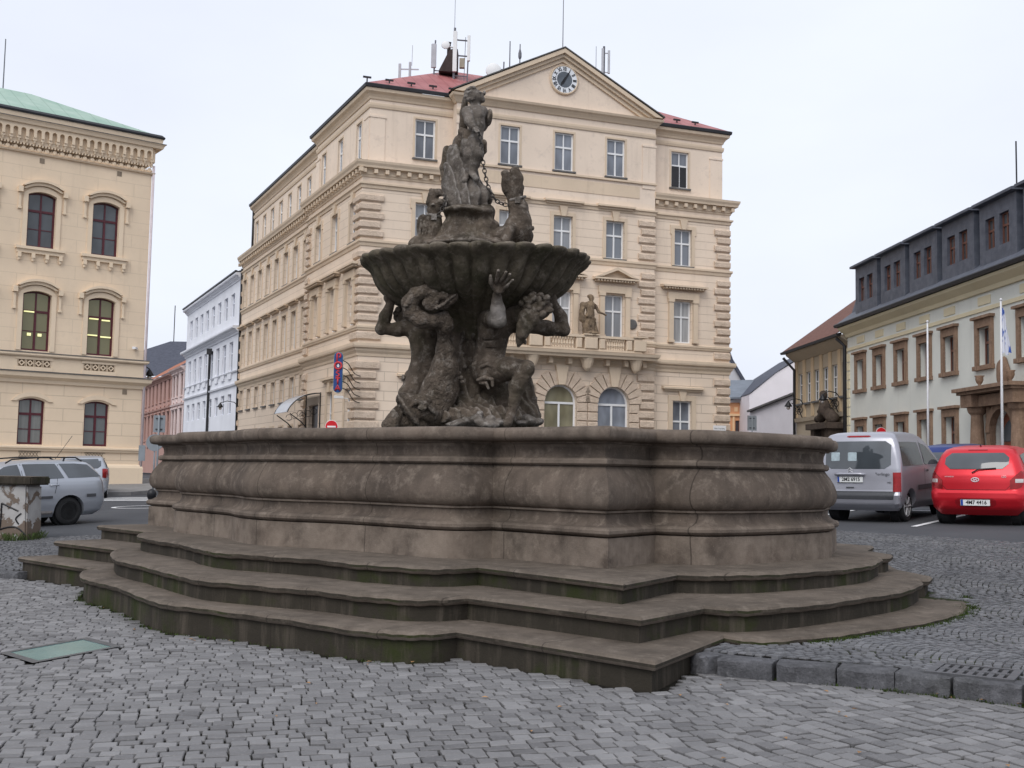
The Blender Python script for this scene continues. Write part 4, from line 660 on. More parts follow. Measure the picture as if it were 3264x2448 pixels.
def window(parent, f, uc, z0, w, h, mats, rev=.2, rise=0, tr=.62, style='cross', fr=.075, name='window', label=None):
    """frame + pane, standing in its opening; the frame mesh is shared by equal windows"""
    key = (round(w, 2), round(h, 2), rise, tr, style, fr, mats[0].name, mats[1].name)
    if key not in WCACHE:
        a = MB(); r = fr; x0, x1 = -w / 2, w / 2
        if rise:
            o = arcpts(x0, x1, h - rise, rise); i_ = arcpts(x0 + r, x1 - r, h - rise, max(.04, rise - r * .9)); n = len(o)
            for q in range(n - 1): a.prism([o[q], o[q + 1], i_[q + 1], i_[q]], 0, .07)
            a.box(x0, x0 + r, 0, .07, 0, h - rise); a.box(x1 - r, x1, 0, .07, 0, h - rise)
        else:
            a.box(x0, x0 + r, 0, .07, 0, h); a.box(x1 - r, x1, 0, .07, 0, h); a.box(x0 + r, x1 - r, 0, .07, h - r, h)
        a.box(x0 + r, x1 - r, 0, .07, 0, r)
        zt = h * tr; top = h - (.03 if not rise else rise * .1) - r * .6
        a.box(x0 + r, x1 - r, -.012, .06, zt - r * .6, zt + r * .6)
        a.box(-r * .55, r * .55, -.006, .058, r, zt - r * .6); 
        if style != 'arch': a.box(-r * .4, r * .4, .004, .055, zt + r * .6, top)
        if style == 'six': a.box(x0 + r, -r * .55, .01, .05, zt * .5 - .018, zt * .5 + .018); a.box(r * .55, x1 - r, .01, .05, zt * .5 - .018, zt * .5 + .018)
        p = MB(); s = [(x0 + .02, .02), (x1 - .02, .02)] + ([(u, z - .02) for u, z in arcpts(x0 + .02, x1 - .02, h - rise, rise)][::-1] if rise else [(x1 - .02, h - .02), (x0 + .02, h - .02)])
        p.add([(u, .036, z) for u, z in s], [tuple(range(len(s)))])
        WCACHE[key] = (a.mesh(name, mats[0]), p.mesh('pane', mats[1], recalc=False))
    q = f.xy(uc, -rev); o = link(name, WCACHE[key][0], parent, Vector((q[0], q[1], z0)) - wl(parent), f.rz)
    link('pane', WCACHE[key][1], o)
    if label: o['label'] = label
    return o
def part(name, f, fn, mat, win, **kw):
    """sub-part of a window (or part) modelled in facade coordinates"""
    mb = MB(f.T); fn(mb); mb.T = None
    off = wl(win); c, s = cos(-win.rotation_euler.z), sin(-win.rotation_euler.z)
    mb.v = [((x - off.x) * c - (y - off.y) * s, (x - off.x) * s + (y - off.y) * c, z - off.z) for x, y, z in mb.v]
    return link(name, mb.mesh(name, mat, **kw), win)
def strip(mb, f, u0, u1, prof, path=None):
    mb.T = None; mb.sweep([f.xy(u0), f.xy(u1)], prof, side=1 if np.cross(f.e, f.n) < 0 else -1)
CORN = lambda z0, z1, d: [(-.05, z0), (d * .15, z0), (d * .2, z0 + (z1 - z0) * .2), (d * .5, z0 + (z1 - z0) * .38), (d * .55, z0 + (z1 - z0) * .52), (d * .92, z0 + (z1 - z0) * .6), (d, z0 + (z1 - z0) * .72), (d, z0 + (z1 - z0) * .92), (-.05, z1)]

# ================================================================ corner building with the gable clock
POST = thing('corner_building', 'four storey cream corner building with clock gable, balcony and rusticated corners, behind the fountain', 'building', (-7.27, 52, 0))
c_post = (.72, .595, .475)
M_pw = plaster('cream_render', c_post, .43, .12, 0, .4, 7.4, 15.2, gs=.38); M_pg = plaster('cream_ashlar_render', c_post, .46, .2, 1.3, .2, 0, 6.9); M_pa = plaster('upper_storey_render', (.72, .6, .49), stain=.6)
M_trim = plaster('cream_trim', (.62, .5, .375), stain=.4)
M_rock = (lambda t: t.fin(t.mix(t.ramp(t.noise(3, 5), .3, .7), (.56, .445, .34), (.7, .565, .45)), .9, t.bump(t.noise(9, 6, .75), .9, .09), spec=.1))(NT('rockfaced_render'))
M_white = plain('white_window_frame', (.72, .72, .72), .4, .04, 3, 0)
M_gl = glassmat('window_glass', (.16, .175, .205), var=.5); M_gc = curtainmat('curtained_glass', (.4, .4, .4), (.16, .175, .2)); M_ga = glassmat('reflecting_glass', (.22, .2, .13))
M_lead = plain('weathered_sheet_metal', (.11, .105, .1), .6, .3, 3, .1); M_dark = plain('dark_gutter', (.025, .025, .028), .5, .2, 3, .1)
FF = Fr((-7.27, 52), 70.36, 1); LF = Fr((-7.27, 52), -25.605, -1)
RIS = FF.at(.3); RST = LF.at(-.35); ATT_F = FF.at(-.4); ATT_L = LF.at(-.4); ATT_R = LF.at(-1.0)
ang = rad(180 - 95.965); ca_ = .4 / math.tan(rad(95.965) / 2)
bays_f = [3.12, 7.28, 10.17, 13.04, 17.1]; bays_l = [1.28, 4.3, 7.3]; bays_r = [11.05 + 2.25 * k for k in range(8)]
def hol(bays, z0, z1, w=1.02, rise=0): return [(b - w / 2, b + w / 2, z0, z1, rise) for b in bays]
mw, mg, ma = MB(), MB(), MB()
# upper walls z 6.95-15.4
def mainwall(f, u0, u1, bays):
    wall(mw, f, u0, u1, 6.95, 15.5, hol(bays, 8.45, 10.65) + hol(bays, 12.5, 14.45))
mainwall(FF, 0, 4.5, bays_f[:1]); mainwall(RIS, 4.5, 15.3, bays_f[1:4]); mainwall(FF, 15.3, 19.9, bays_f[4:]); mainwall(LF, 0, 9.5, bays_l); mainwall(RST, 9.5, 27.9, bays_r)
# ground floor
wall(mg, FF, 0, 4.5, .3, 6.95, hol(bays_f[:1], 2.6, 5.43, 1.1)); wall(mg, FF, 15.3, 19.9, .3, 6.95, hol(bays_f[4:], 2.6, 5.43, 1.1))
wall(mg, RIS, 4.5, 15.3, .3, 6.95, hol(bays_f[1:4], 2.0, 5.97, 1.74, .868), .3)
wall(mg, LF, 0, 9.5, .3, 6.95, hol(bays_l[:2], 2.6, 5.43, 1.0) + [(6.4, 8.2, 1.0, 4.9)], .3)
wall(mg, RST, 9.5, 27.9, .3, 6.95, hol(bays_r, 5.45, 6.8, .95) + hol(bays_r, 2.4, 4.0, .95))
# attic storey, set back behind the cornice
wall(ma, ATT_F, ca_, 4.5, 15.5, 19.92, hol(bays_f[:1], 16.75, 18.7), .14); wall(ma, RIS, 4.5, 15.3, 15.5, 20.0, hol(bays_f[1:4], 16.75, 18.7), .14); wall(ma, ATT_F, 15.3, 19.65, 15.5, 19.92, hol(bays_f[4:], 16.75, 18.7), .14)
wall(ma, ATT_L, ca_, 9.5, 15.5, 19.92, hol([2.0, 5.1, 8.15], 16.75, 18.65, .8), .14); wall(ma, ATT_R, 9.5, 27.9, 15.5, 19.92, hol(bays_r, 16.75, 18.65, .85), .14)
for mb_, fr_, d0, d1, z0, z1 in ((mw, None, 0, 0, .3, 15.5),):
    for (fa, ua, fb, ub, za, zb, t_) in ((FF, 4.5, RIS, 4.5, .3, 15.5, mw), (RIS, 15.3, FF, 15.3, .3, 15.5, mw), (ATT_F, 4.5, RIS, 4.5, 15.5, 20, ma), (RIS, 15.3, ATT_F, 15.3, 15.5, 20, ma), (LF, 9.5, RST, 9.5, .3, 15.5, mw), (ATT_L, 9.5, ATT_R, 9.5, 15.5, 19.92, ma)):
        a, b = fa.xy(ua), fb.xy(ub); t_.add([(*a, za), (*b, za), (*b, zb), (*a, zb)], [(0, 1, 2, 3)])
# far sides
def side(mb, a, b, z0, z1): mb.add([(*a, z0), (*b, z0), (*b, z1), (*a, z1)], [(0, 1, 2, 3)])
side(mw, FF.xy(19.9), FF.xy(19.9, -14), .3, 15.5); side(ma, ATT_F.xy(19.65), ATT_F.xy(19.65, -13.6), 15.5, 19.92); side(mw, RST.xy(27.9), RST.xy(27.9, -12), .3, 15.5); side(ma, ATT_R.xy(27.9), ATT_R.xy(27.9, -11), 15.5, 19.92)
mw.build('wall', M_pw, POST, recalc=False); mg.build('ground_floor_wall', M_pg, POST, recalc=False); ma.build('upper_storey_wall', M_pa, POST, recalc=False)
tm = MB()
for d_, (za, zb) in ((-.45, (15.49, 15.5)),):
    pts = [RST.xy(27.9), RST.xy(9.5), LF.xy(9.5), LF.xy(0), FF.xy(19.9), FF.xy(19.9, -14), RST.xy(27.9, -12)]; tm.add([(*p, 16.1) for p in pts], [tuple(range(7))])
tm.build('cornice_top', M_lead, POST)
# window details
def surround(win, f, uc, z0, z1, w, wd=.17, d=.05, sill=True, ears=0, key=False, hood=None, cols=False, ped=False, dent=False):
    def fn(mb):
        a, b = uc - w / 2, uc + w / 2
        if not cols:
            mb.box(a - wd, a, -.02, d, z0, z1); mb.box(b, b + wd, -.02, d, z0, z1); mb.box(a - wd - ears, b + wd + ears, -.02, d + .003, z1, z1 + wd)
            if ears: mb.box(a - wd - ears, a - wd, -.02, d, z1 - .3, z1); mb.box(b + wd, b + wd + ears, -.02, d, z1 - .3, z1)
        else:
            for s in (-1, 1):
                c = uc + s * (w / 2 + .2)
                for (zz0, zz1, r) in ((z0, z0 + .12, .17), (z0 + .12, z1 - .1, .13), (z1 - .1, z1 + .06, .17)): mb.box(c - r, c + r, -.02, .02 + r, zz0, zz1)
            mb.box(uc - w / 2 - .4, uc + w / 2 + .4, -.02, .16, z1 + .063, z1 + .42)
        if key: mb.prism([(uc - .12, z1 - .02), (uc + .12, z1 - .02), (uc + .22, z1 + .48), (uc - .22, z1 + .48)], -.02, .12)
    part('window_surround', f, fn, M_trim, win)
    if sill: part('sill', f, lambda mb: mb.box(uc - w / 2 - .12, uc + w / 2 + .12, -.1, .1, z0 - .09, z0 - .005), M_lead, win)
    if hood is not None:
        hz, hw, hd = hood
        def fh(mb):
            mb.box(uc - hw, uc + hw, -.02, hd * .55, hz - .16, hz - .06); mb.box(uc - hw - .1, uc + hw + .1, -.02, hd, hz - .06, hz + .03)
            mb.add([(uc - hw - .1, -.02, hz + .1), (uc - hw - .1, hd, hz + .031), (uc + hw + .1, hd, hz + .031), (uc + hw + .1, -.02, hz + .1), (uc - hw - .1, -.02, hz + .031), (uc + hw + .1, -.02, hz + .031)], [(0, 1, 2, 3), (0, 4, 1), (2, 5, 3)])
            if dent:
                n = int(hw * 2 / .17)
                for i in range(n): q = uc - hw + .06 + i * (2 * hw - .12) / n; mb.box(q, q + .09, -.01, hd * .85, hz - .155, hz - .062)
            if ped:
                k = [(uc - hw - .1, hz + .033), (uc + hw + .1, hz + .033), (uc, hz + .58)]; k2 = [(uc - hw + .35, hz + .1), (uc + hw - .35, hz + .1), (uc, hz + .43)]
                mb.prism(k, -.02, .12)
                for p, q, p2, q2 in ((k[0], k[2], k2[0], k2[2]), (k[2], k[1], k2[2], k2[1])): mb.prism([p, q, q2, p2], .121, hd)
        part('window_hood', f, fh, M_trim, win)
def rowof(f, bays, z0, z1, w, **kw):
    for b in bays:
        wi = window(POST, f, b, z0, w, z1 - z0, (M_white, kw.get('gl', M_gl)), rev=kw.get('rev', .16)); surround(wi, f, b, z0, z1, w, **{k: v for k, v in kw.items() if k not in ('gl', 'rev')})
A = dict(wd=.1, d=.015)
rowof(ATT_F, [bays_f[0], bays_f[4]], 16.75, 18.7, 1.02, rev=.1, **A); rowof(RIS, bays_f[1:4], 16.75, 18.7, 1.02, rev=.1, **A); rowof(ATT_L, [2.0, 5.1, 8.15], 16.75, 18.65, .8, rev=.1, **A); rowof(ATT_R, bays_r, 16.75, 18.65, .85, rev=.1, **A)
rowof(FF, [bays_f[0], bays_f[4]], 12.5, 14.45, 1.02, ears=.08, key=True, gl=M_gc); rowof(RIS, bays_f[1:4], 12.5, 14.45, 1.02, key=True, hood=(15.18, .95, .28), gl=M_gc); rowof(LF, bays_l, 12.5, 14.45, 1.02, ears=.08, key=True, gl=M_gc); rowof(RST, bays_r, 12.5, 14.45, 1.02, ears=.05, key=True, gl=M_gc)
rowof(FF, [bays_f[0], bays_f[4]], 8.45, 10.65, 1.02, cols=True, hood=(11.38, 1.2, .42), dent=True, gl=M_gc, sill=False); rowof(RIS, bays_f[1:4], 8.45, 10.65, 1.02, cols=True, hood=(11.42, 1.12, .42), dent=True, ped=True, gl=M_gc, sill=False); rowof(LF, bays_l, 8.45, 10.65, 1.02, cols=True, hood=(11.3, 1.2, .4), dent=True, gl=M_gc, sill=False); rowof(RST, bays_r, 8.45, 10.65, 1.02, hood=(11.2, .85, .3), gl=M_gc, sill=False)
rowof(FF, [bays_f[0], bays_f[4]], 2.6, 5.43, 1.1, wd=.25, key=True, hood=(6.08, 1.1, .25)); rowof(LF, bays_l[:2], 2.6, 5.43, 1.0, wd=.22, key=True, hood=(6.08, 1.0, .25)); rowof(RST, bays_r, 5.45, 6.8, .95, wd=.14, d=.03); rowof(RST, bays_r, 2.4, 4.0, .95, wd=.12, d=.03)
mb = MB(ATT_F.T); mb.box(16.67, 17.08, -.085, -.055, 16.82, 17.92); mb.box(17.13, 17.53, -.13, -.1, 16.82, 17.92); mb.T = None; mb.build('open_sash_shade', M_dark, POST)  # dark panels painted as the unlit room behind the open sash
def rusticated(win, f, uc, zs, r):
    def fn(mb):
        n = 11
        for i in range(n):
            if i == n // 2: continue
            t0, t1 = PI * i / n + .022, PI * (i + 1) / n - .022
            ro = r + .7 + .1 * (i % 2)
            mb.prism([(uc - r * cos(t0), zs + r * sin(t0)), (uc - r * cos(t1), zs + r * sin(t1)), (uc - ro * cos(t1), min(6.9, zs + ro * sin(t1))), (uc - ro * cos(t0), min(6.9, zs + ro * sin(t0)))], -.02, .13)
        z = zs - .46
        while z > 1.2: mb.cham(uc - r - .55, uc - r, -.02, .12, z + .02, z + .44, .03); mb.cham(uc + r, uc + r + .55, -.02, .12, z + .02, z + .44, .03); z -= .46
    part('voussoirs', f, fn, M_rock, win)
    part('keystone', f, lambda mb: mb.prism([(uc - .17, zs + r - .02), (uc + .17, zs + r - .02), (uc + .34, 6.93), (uc - .34, 6.93)], -.02, .22), M_trim, win)
for i, b in enumerate(bays_f[1:4]):
    wi = window(POST, RIS, b, 2.0, 1.74, 3.97, (M_white, M_ga if i == 1 else M_gl), rev=.2, rise=.868, tr=.77, style='arch', fr=.09, name='arched_window'); rusticated(wi, RIS, b, 5.1, .87)
    part('blind', RIS, lambda mb: mb.box(b - .78, b + .78, -.36, -.34, 2.1, 4.9), plain('vertical_blind', (.4, .39, .36), .8, .2, 12, 0) if i == 0 else bpy.data.materials['vertical_blind'], wi)
# quoins at the corners and along the projecting bays
def quoins(name, fa, ua, fb, ub, sgn, w=1.05):
    out = None
    for z0, z1, st in ((7.62, 8.1, .48), (8.5, 12.15, .43), (12.52, 14.75, .43), (.6, 6.9, .47)):
        z = z0; i = 0; mb = MB()
        while z + st * .95 <= z1 + .02:
            ww = w if i % 2 == 0 else w - .16
            prof = [(-.03, z + .045), (.06, z + .045), (.115, z + .1), (.115, z + st - .1), (.06, z + st - .045), (-.03, z + st - .045)]
            if fb is None:
                mb.sweep([fa.xy(ua), fa.xy(ua + sgn * ww)], prof, side=(1 if np.cross(fa.e, fa.n) < 0 else -1) * sgn)
            else: mb.sweep([fa.xy(ua + sgn[0] * ww), fa.xy(ua), fb.xy(ub + sgn[1] * ww)], prof, side=sgn[2])
            z += st; i += 1
        out = mb.build(name, M_rock, POST)
    return out
quoins('corner_quoins', LF, 0, FF, 0, (1, 1, 1)); quoins('corner_quoins', FF, 19.9, None, 0, -1, .95); quoins('bay_quoins', RIS, 15.3, None, 0, -1, .95); quoins('bay_quoins', RIS, 4.5, None, 0, 1, .95); quoins('bay_quoins', LF, 9.5, None, 0, -1, .8); quoins('bay_quoins', RST, 27.9, None, 0, -1, .3)
# cornices that run round the building
PTH = [RST.xy(27.9), RST.xy(9.5), LF.xy(9.5), LF.xy(0), FF.xy(0), FF.xy(4.5), RIS.xy(4.5), RIS.xy(15.3), FF.xy(15.3), FF.xy(19.9), FF.xy(19.9, -6)]
PTH = [p for i, p in enumerate(PTH) if i == 0 or np.hypot(*(p - PTH[i - 1])) > .01]
mb = MB(); mb.sweep(PTH, CORN(6.9, 7.55, .27), side=1); mb.build('string_course', M_trim, POST)
mb = MB(); mb.sweep(PTH, [(-.05, 8.12), (.06, 8.12), (.08, 8.2), (.11, 8.24), (.11, 8.33), (-.05, 8.4)], side=1); mb.build('string_course', M_trim, POST)
mb = MB(); mb.sweep(PTH, [(-.05, 12.12), (.04, 12.14), (.07, 12.27), (.125, 12.33), (.125, 12.43), (-.05, 12.47)], side=1); mb.build('string_course', M_trim, POST)
mb = MB(); mb.sweep(PTH, [(-.05, 14.92), (.05, 14.92), (.07, 15.05), (.14, 15.1), (.14, 15.18), (-.05, 15.2)], side=1); mb.build('string_course', M_trim, POST)
PW1 = PTH[:5]; PW1 = [RST.xy(27.9), RST.xy(9.5), LF.xy(9.5), LF.xy(0), FF.xy(4.5)]; PW2 = [FF.xy(15.3), FF.xy(19.9), FF.xy(19.9, -6)]
for pw in (PW1, PW2):
    mb = MB(); mb.sweep(pw, [(-.4, 15.45), (.04, 15.45), (.06, 15.53), (.1, 15.57), (.1, 15.79), (.14, 15.83), (.32, 15.85), (.34, 15.95), (.4, 16.06), (.42, 16.17), (-.4, 16.3)], side=1); mb.build('main_cornice', M_trim, POST)
md_ = MB()
for f, u0, u1 in ((FF, .05, 4.4), (FF, 15.45, 19.95), (LF, -.3, 9.6), (RST, 9.9, 28.1)):
    n = int((u1 - u0) / .52)
    for i in range(n + 1):
        u = u0 + (u1 - u0) * i / n; md_.mark(); md_.T = f.T; md_.box(u - .09, u + .09, .09, .27, 15.61, 15.81)
md_.T = None; md_.build_each('modillion', M_trim, POST)
# parapet panel of the middle bay, attic string and eaves
mb = MB(RIS.T); mb.box(4.42, 15.38, -.02, .1, 16.52, 16.62); mb.box(5.2, 14.4, -.02, .025, 15.75, 16.35); mb.T = None; mb.build('parapet_panel', M_trim, POST)
PA1 = [ATT_R.xy(27.9), ATT_R.xy(9.5), ATT_L.xy(9.5), ATT_L.xy(ca_), ATT_F.xy(4.5)]; PA2 = [ATT_F.xy(15.3), ATT_F.xy(19.65), ATT_F.xy(19.65, -6)]
for pw in (PA1, PA2, [RIS.xy(4.5), RIS.xy(15.3)]):
    mb = MB(); mb.sweep(pw, [(-.05, 18.98), (.05, 18.98), (.08, 19.1), (.08, 19.2), (-.05, 19.22)], side=1); mb.build('attic_string', M_trim, POST)
for pw in (PA1, PA2):
    mb = MB(); mb.sweep(pw, [(-.05, 19.4), (.05, 19.4), (.08, 19.5), (.16, 19.62), (.29, 19.72), (.32, 19.86), (-.05, 19.95)], side=1); mb.build('eaves_cornice', M_trim, POST)
    mb = MB(); mb.sweep(pw, [(.2, 19.93), (.33, 19.87), (.38, 19.89), (.4, 20.03), (.36, 20.07), (.2, 20.05)], side=1); mb.build('gutter', M_dark, POST)
pil = MB()
for f, u in ((ATT_F, ca_), (ATT_F, 19.65 - .75), (RIS, 4.5), (RIS, 14.55), (ATT_L, ca_), (ATT_L, 8.85)): pil.mark(); pil.T = f.T; pil.box(u + .003, u + .747, -.02, .04, 16.3, 18.5); pil.box(u - .03, u + .78, -.02, .07, 18.503, 18.6)
pil.T = None; pil.build_each('pilaster', M_pa, POST)
# gable with clock
G0, G1, GC, GZ = 4.25, 15.55, 10.0, 22.95
mb = MB(RIS.T); mb.prism([(G0 + .5, 20.0), (G1 - .5, 20.0), (GC, GZ - .35)], -.4, 0); mb.T = None; mb.build('gable_wall', M_pa, POST)
mb = MB(); mb.sweep([RIS.xy(4.5, -.3), RIS.xy(4.5), RIS.xy(15.3), RIS.xy(15.3, -.3)], [(-.05, 19.55), (.06, 19.55), (.12, 19.65), (.22, 19.78), (.3, 19.84), (.34, 19.95), (-.05, 20.03)], side=1); mb.build('gable_cornice', M_trim, POST)
mb = MB(RIS.T)
for ua in (G0, G1):
    for (d0, d1, o0, o1) in ((-.1, .1, -.62, -.4), (-.1, .22, -.4, -.22), (-.1, .36, -.22, 0)):
        mb.prism([(ua + (GC - ua) * (-o1) / 2.92, 20.03), (GC, GZ + o1), (GC, GZ + o0), (ua + (GC - ua) * (-o0) / 2.92, 20.03)], d0, d1)
mb.T = None; mb.build('raking_cornice', M_trim, POST)
M_red = (lambda t: (lambda x: t.fin(t.mix(t.math('MULTIPLY', t.math('LESS_THAN', t.math('FRACT', t.math('ADD', t.math('MULTIPLY', x[0], 1.6), t.math('MULTIPLY', x[1], .57))), .07), .6), t.mix(t.ramp(t.noise(1.2, 5), .3, .7), (.27, .075, .075), (.38, .15, .145)), (.13, .03, .03)), .55, None, spec=.35))(t.xyz()))(NT('red_sheet_roof'))
rf = MB(); ev = [ATT_R.xy(28.2, .33), ATT_R.xy(9.5, .33), ATT_L.xy(9.5, .33), ATT_L.xy(ca_ - .3, .33), ATT_F.xy(19.65 + .32, .33), ATT_F.xy(19.97, -13)]
rd = [ATT_R.xy(28.2, -5.6), ATT_L.xy(5.5, -5.8), ATT_F.xy(5.6, -5.8), ATT_F.xy(14.4, -5.8), ATT_F.xy(14.4, -13)]
rz_ = 23.45; ez = 20.06
rf.add([(*p, ez) for p in ev] + [(*p, rz_) for p in (rd[0], ATT_F.xy(5.9, -5.6), rd[3], rd[4])], [(0, 1, 7, 6), (1, 2, 3, 7), (3, 4, 8, 7), (4, 5, 9, 8)])
rf.build('roof', M_red, POST)
mb = MB(RIS.T); mb.add([(G0 - .1, .4, 20.05), (GC, .4, GZ + .03), (G1 + .1, .4, 20.05), (G0 - .1, -7, 20.05), (GC, -7, GZ + .03), (G1 + .1, -7, 20.05)], [(0, 1, 4, 3), (1, 2, 5, 4)])
mb.add([(G0 - .1, .4, 20.11), (GC, .4, GZ + .09), (G1 + .1, .4, 20.11), (G0 - .1, -7, 20.11), (GC, -7, GZ + .09), (G1 + .1, -7, 20.11)], [(0, 1, 4, 3), (1, 2, 5, 4)]); mb.add([(G0 - .1, .4, 20.05), (GC, .4, GZ + .03), (GC, .4, GZ + .09), (G0 - .1, .4, 20.11), (G1 + .1, .4, 20.05), (G1 + .1, .4, 20.11)], [(0, 1, 2, 3), (4, 1, 2, 5)]); mb.T = None; mb.build('gable_roof', M_lead, POST)
sn = MB()
for f, us in ((ATT_F, [.2, 1.3, 2.4, 3.5, 4.5, 15.9, 17.0, 18.1]),):
    for u in us: sn.mark(); sn.T = f.T; sn.box(u - .03, u + .03, -.2, -.15, 20.15, 20.5); sn.box(u - .2, u + .2, -.22, -.14, 20.46, 20.54)
sn.T = None; sn.build_each('snow_guard', M_dark, POST)
# clock
cz, cu, cr = 21.42, 10.1, .68
q = RIS.xy(cu, .0); ck = link('clock', MB().lathe([(cr, .0), (cr + .09, .0), (cr + .1, -.08), (cr + .05, -.12), (cr, -.09)], n=40, ax='y').mesh('clock', M_trim), POST, Vector((*q, cz)) - wl(POST), FF.rz)
M_cw = plain('clock_white', (.7, .72, .75), .3, .06, 3, 0); M_cb = plain('clock_dark_centre', (.1, .115, .135), .25, .3, 2, 0); M_black = plain('black_paint', (.012, .012, .014), .4, .1, 5, 0)
mb = MB(); mb.lathe([(cr, -.092), (cr, -.1)], n=40, ax='y'); link('clock_face', mb.mesh('clock_face', M_cw), ck)
mb = MB(); mb.lathe([(.415, -.1005), (.415, -.104)], n=40, ax='y'); link('clock_centre', mb.mesh('clock_centre', M_cb), ck)
num = MB(); rom = {1: 'I', 2: 'II', 3: 'III', 4: 'IIII', 5: 'V', 6: 'VI', 7: 'VII', 8: 'VIII', 9: 'IX', 10: 'X', 11: 'XI', 12: 'XII'}
nj = []
for h, s in rom.items():
    a = h * PI / 6; r = .545; t = textmesh('numeral', s, .27, M_black, None, ext=.004, off=.007, sx=.62 if len(s) > 2 else .8)
    M4 = Matrix.Translation((r * sin(a), -.109, r * cos(a))) @ Matrix.Rotation(a, 4, 'Y') @ Matrix.Rotation(PI / 2, 4, 'X') @ Matrix.Diagonal((t.scale[0], 1, 1, 1))
    num.add([M4 @ v.co for v in t.data.vertices], [tuple(p.vertices) for p in t.data.polygons]); bpy.data.objects.remove(t)
link('numerals', num.mesh('numerals', M_black, recalc=False), ck)
for nm, a, ln, w, y in (('minute_hand', rad(32), .56, .035, -.135), ('hour_hand', rad(212), .4, .06, -.122)):
    d = Vector((sin(a), 0, cos(a))); p = Vector((cos(a), 0, -sin(a))); mb = MB()
    pts = [d * -.12 - p * w, d * ln * .6 - p * w * 1.1, d * ln, d * ln * .6 + p * w * 1.1, d * -.12 + p * w]
    mb.add([(v.x, y, v.z) for v in pts] + [(v.x, y - .007, v.z) for v in pts], [(0, 1, 2, 3, 4), (9, 8, 7, 6, 5)] + [(i, (i + 1) % 5, (i + 1) % 5 + 5, i + 5) for i in range(5)]); link(nm, mb.mesh(nm, M_black), ck)
# balcony
bal = MB(); bal.sweep([RIS.xy(5.3, -.02), RIS.xy(5.3, .9), RIS.xy(15.2, .9), RIS.xy(15.2, -.02)], [(-.9, 7.3), (-.12, 7.3), (-.08, 7.4), (.0, 7.46), (.04, 7.6), (-.9, 7.62)], side=1)
B_ = bal.build('balcony', M_trim, POST)
br = MB(RIS.T); br.mark(); br.box(5.5, 14.2, .62, .86, 7.623, 7.72); br.mark(); br.box(5.5, 14.2, .6, .88, 8.28, 8.4)
for u in (5.75, 8.5, 11.42, 14.1): br.mark(); br.cham(u - .34, u + .34, .5, .93, 7.723, 8.277, .03); br.box(u - .4, u + .4, .48, .98, 8.403, 8.46)
for u0, u1 in ((6.2, 8.05), (8.95, 10.97), (11.87, 13.7)):
    br.mark(); br.cham(u0, u0 + .34, .6, .87, 7.723, 8.277, .06); br.mark(); br.cham(u1 - .34, u1, .6, .87, 7.723, 8.277, .06)
    n = 8
    for i in range(n):
        u = u0 + .42 + (u1 - u0 - .84) * (i + .5) / n; br.mark(); br.lathe([(.05, 0), (.05, .05), (.03, .1), (.075, .22), (.03, .42), (.05, .5), (.05, .555)], (u, .74, 7.722), 8)
br.T = None; br.build_each('baluster', M_trim, B_)
cb = MB(RIS.T)
for u in (5.75, 8.5, 11.42, 14.1): cb.mark(); cb.lathe([(.08, -.62), (.2, -.5), (.28, -.3), (.34, -.12), (.4, 0)], (u, .4, 7.29), 10)
for i in range(10):
    u = 5.4 + i * 1.02
    cb.mark(); cb.box(u - .1, u + .1, .0, .45, 6.98, 7.29)
cb.T = None; cb.build_each('corbel', M_trim, B_)
# entrance with glass canopy on the left face
dr = MB(LF.T); dr.box(6.42, 8.18, -.28, -.2, 1.0, 4.88); dr.T = None; M_door = plain('dark_doorway', (.035, .022, .016), .35, .4, 1, 0)
D_ = dr.build('entrance_door', M_door, POST)
gl_ = NT('canopy_polycarbonate'); gl_.b.inputs['Transmission Weight'].default_value = .3; M_can = gl_.fin((.62, .64, .68), .25, None, spec=.5)
cn = MB(LF.T); arc_ = [(.08 + 1.75 * sin(t), 5.45 - 1.5 * (1 - cos(t))) for t in [i * 1.25 / 10 for i in range(11)]]
for (a, b), (c, d) in zip(arc_, arc_[1:]): cn.add([(5.9, a, b), (8.6, a, b), (8.6, c, d), (5.9, c, d), (5.9, a, b + .02), (8.6, a, b + .02), (8.6, c, d + .02), (5.9, c, d + .02)], [(0, 1, 2, 3), (7, 6, 5, 4), (0, 3, 7, 4), (1, 5, 6, 2)])
cn.T = None; CN = thing('entrance_canopy', 'curved translucent canopy on black iron brackets over the side entrance', 'canopy', (*LF.xy(7.2), 0)); cn.build('canopy_sheet', M_can, CN)
fr2 = MB(LF.T)
for u in (5.9, 8.6):
    fr2.T = None; fr2.tube([LF.T(u, a, b + .0) for a, b in arc_], .03, 6); fr2.tube([LF.T(u, .04, z) for z in (5.5, 2.6)], .03, 6); fr2.tube([LF.T(u, *p) for p in [(.05, 3.1), (.5, 3.4), (1.0, 3.95), (1.6, 4.35)]], .03, 6)
    for k in range(3): fr2.tube([LF.T(u, .35 + .3 * k + .16 * cos(t), 4.5 - .12 * k + .16 * sin(t)) for t in [i * .55 for i in range(11)]], .014, 5)
fr2.build('canopy_bracket', M_black, CN)
# downpipes
for f, u, z0, z1 in ((RST, 27.75, 1, 15.4), (ATT_R, 27.75, 16.2, 19.6)):
    mb = MB(); q = f.xy(u, .09); mb.tube([(*q, z0), (*q, z1)], .07, 8); mb.build('downpipe', M_dark, POST, smooth=True)
mb = MB(RIS.T); mb.lathe([(.26, 0), (.26, .06), (.2, .08)], (14.05, 0, 9.2), 20, ax='y'); mb.T = None; mb.build('wall_plaque', M_lead, POST)
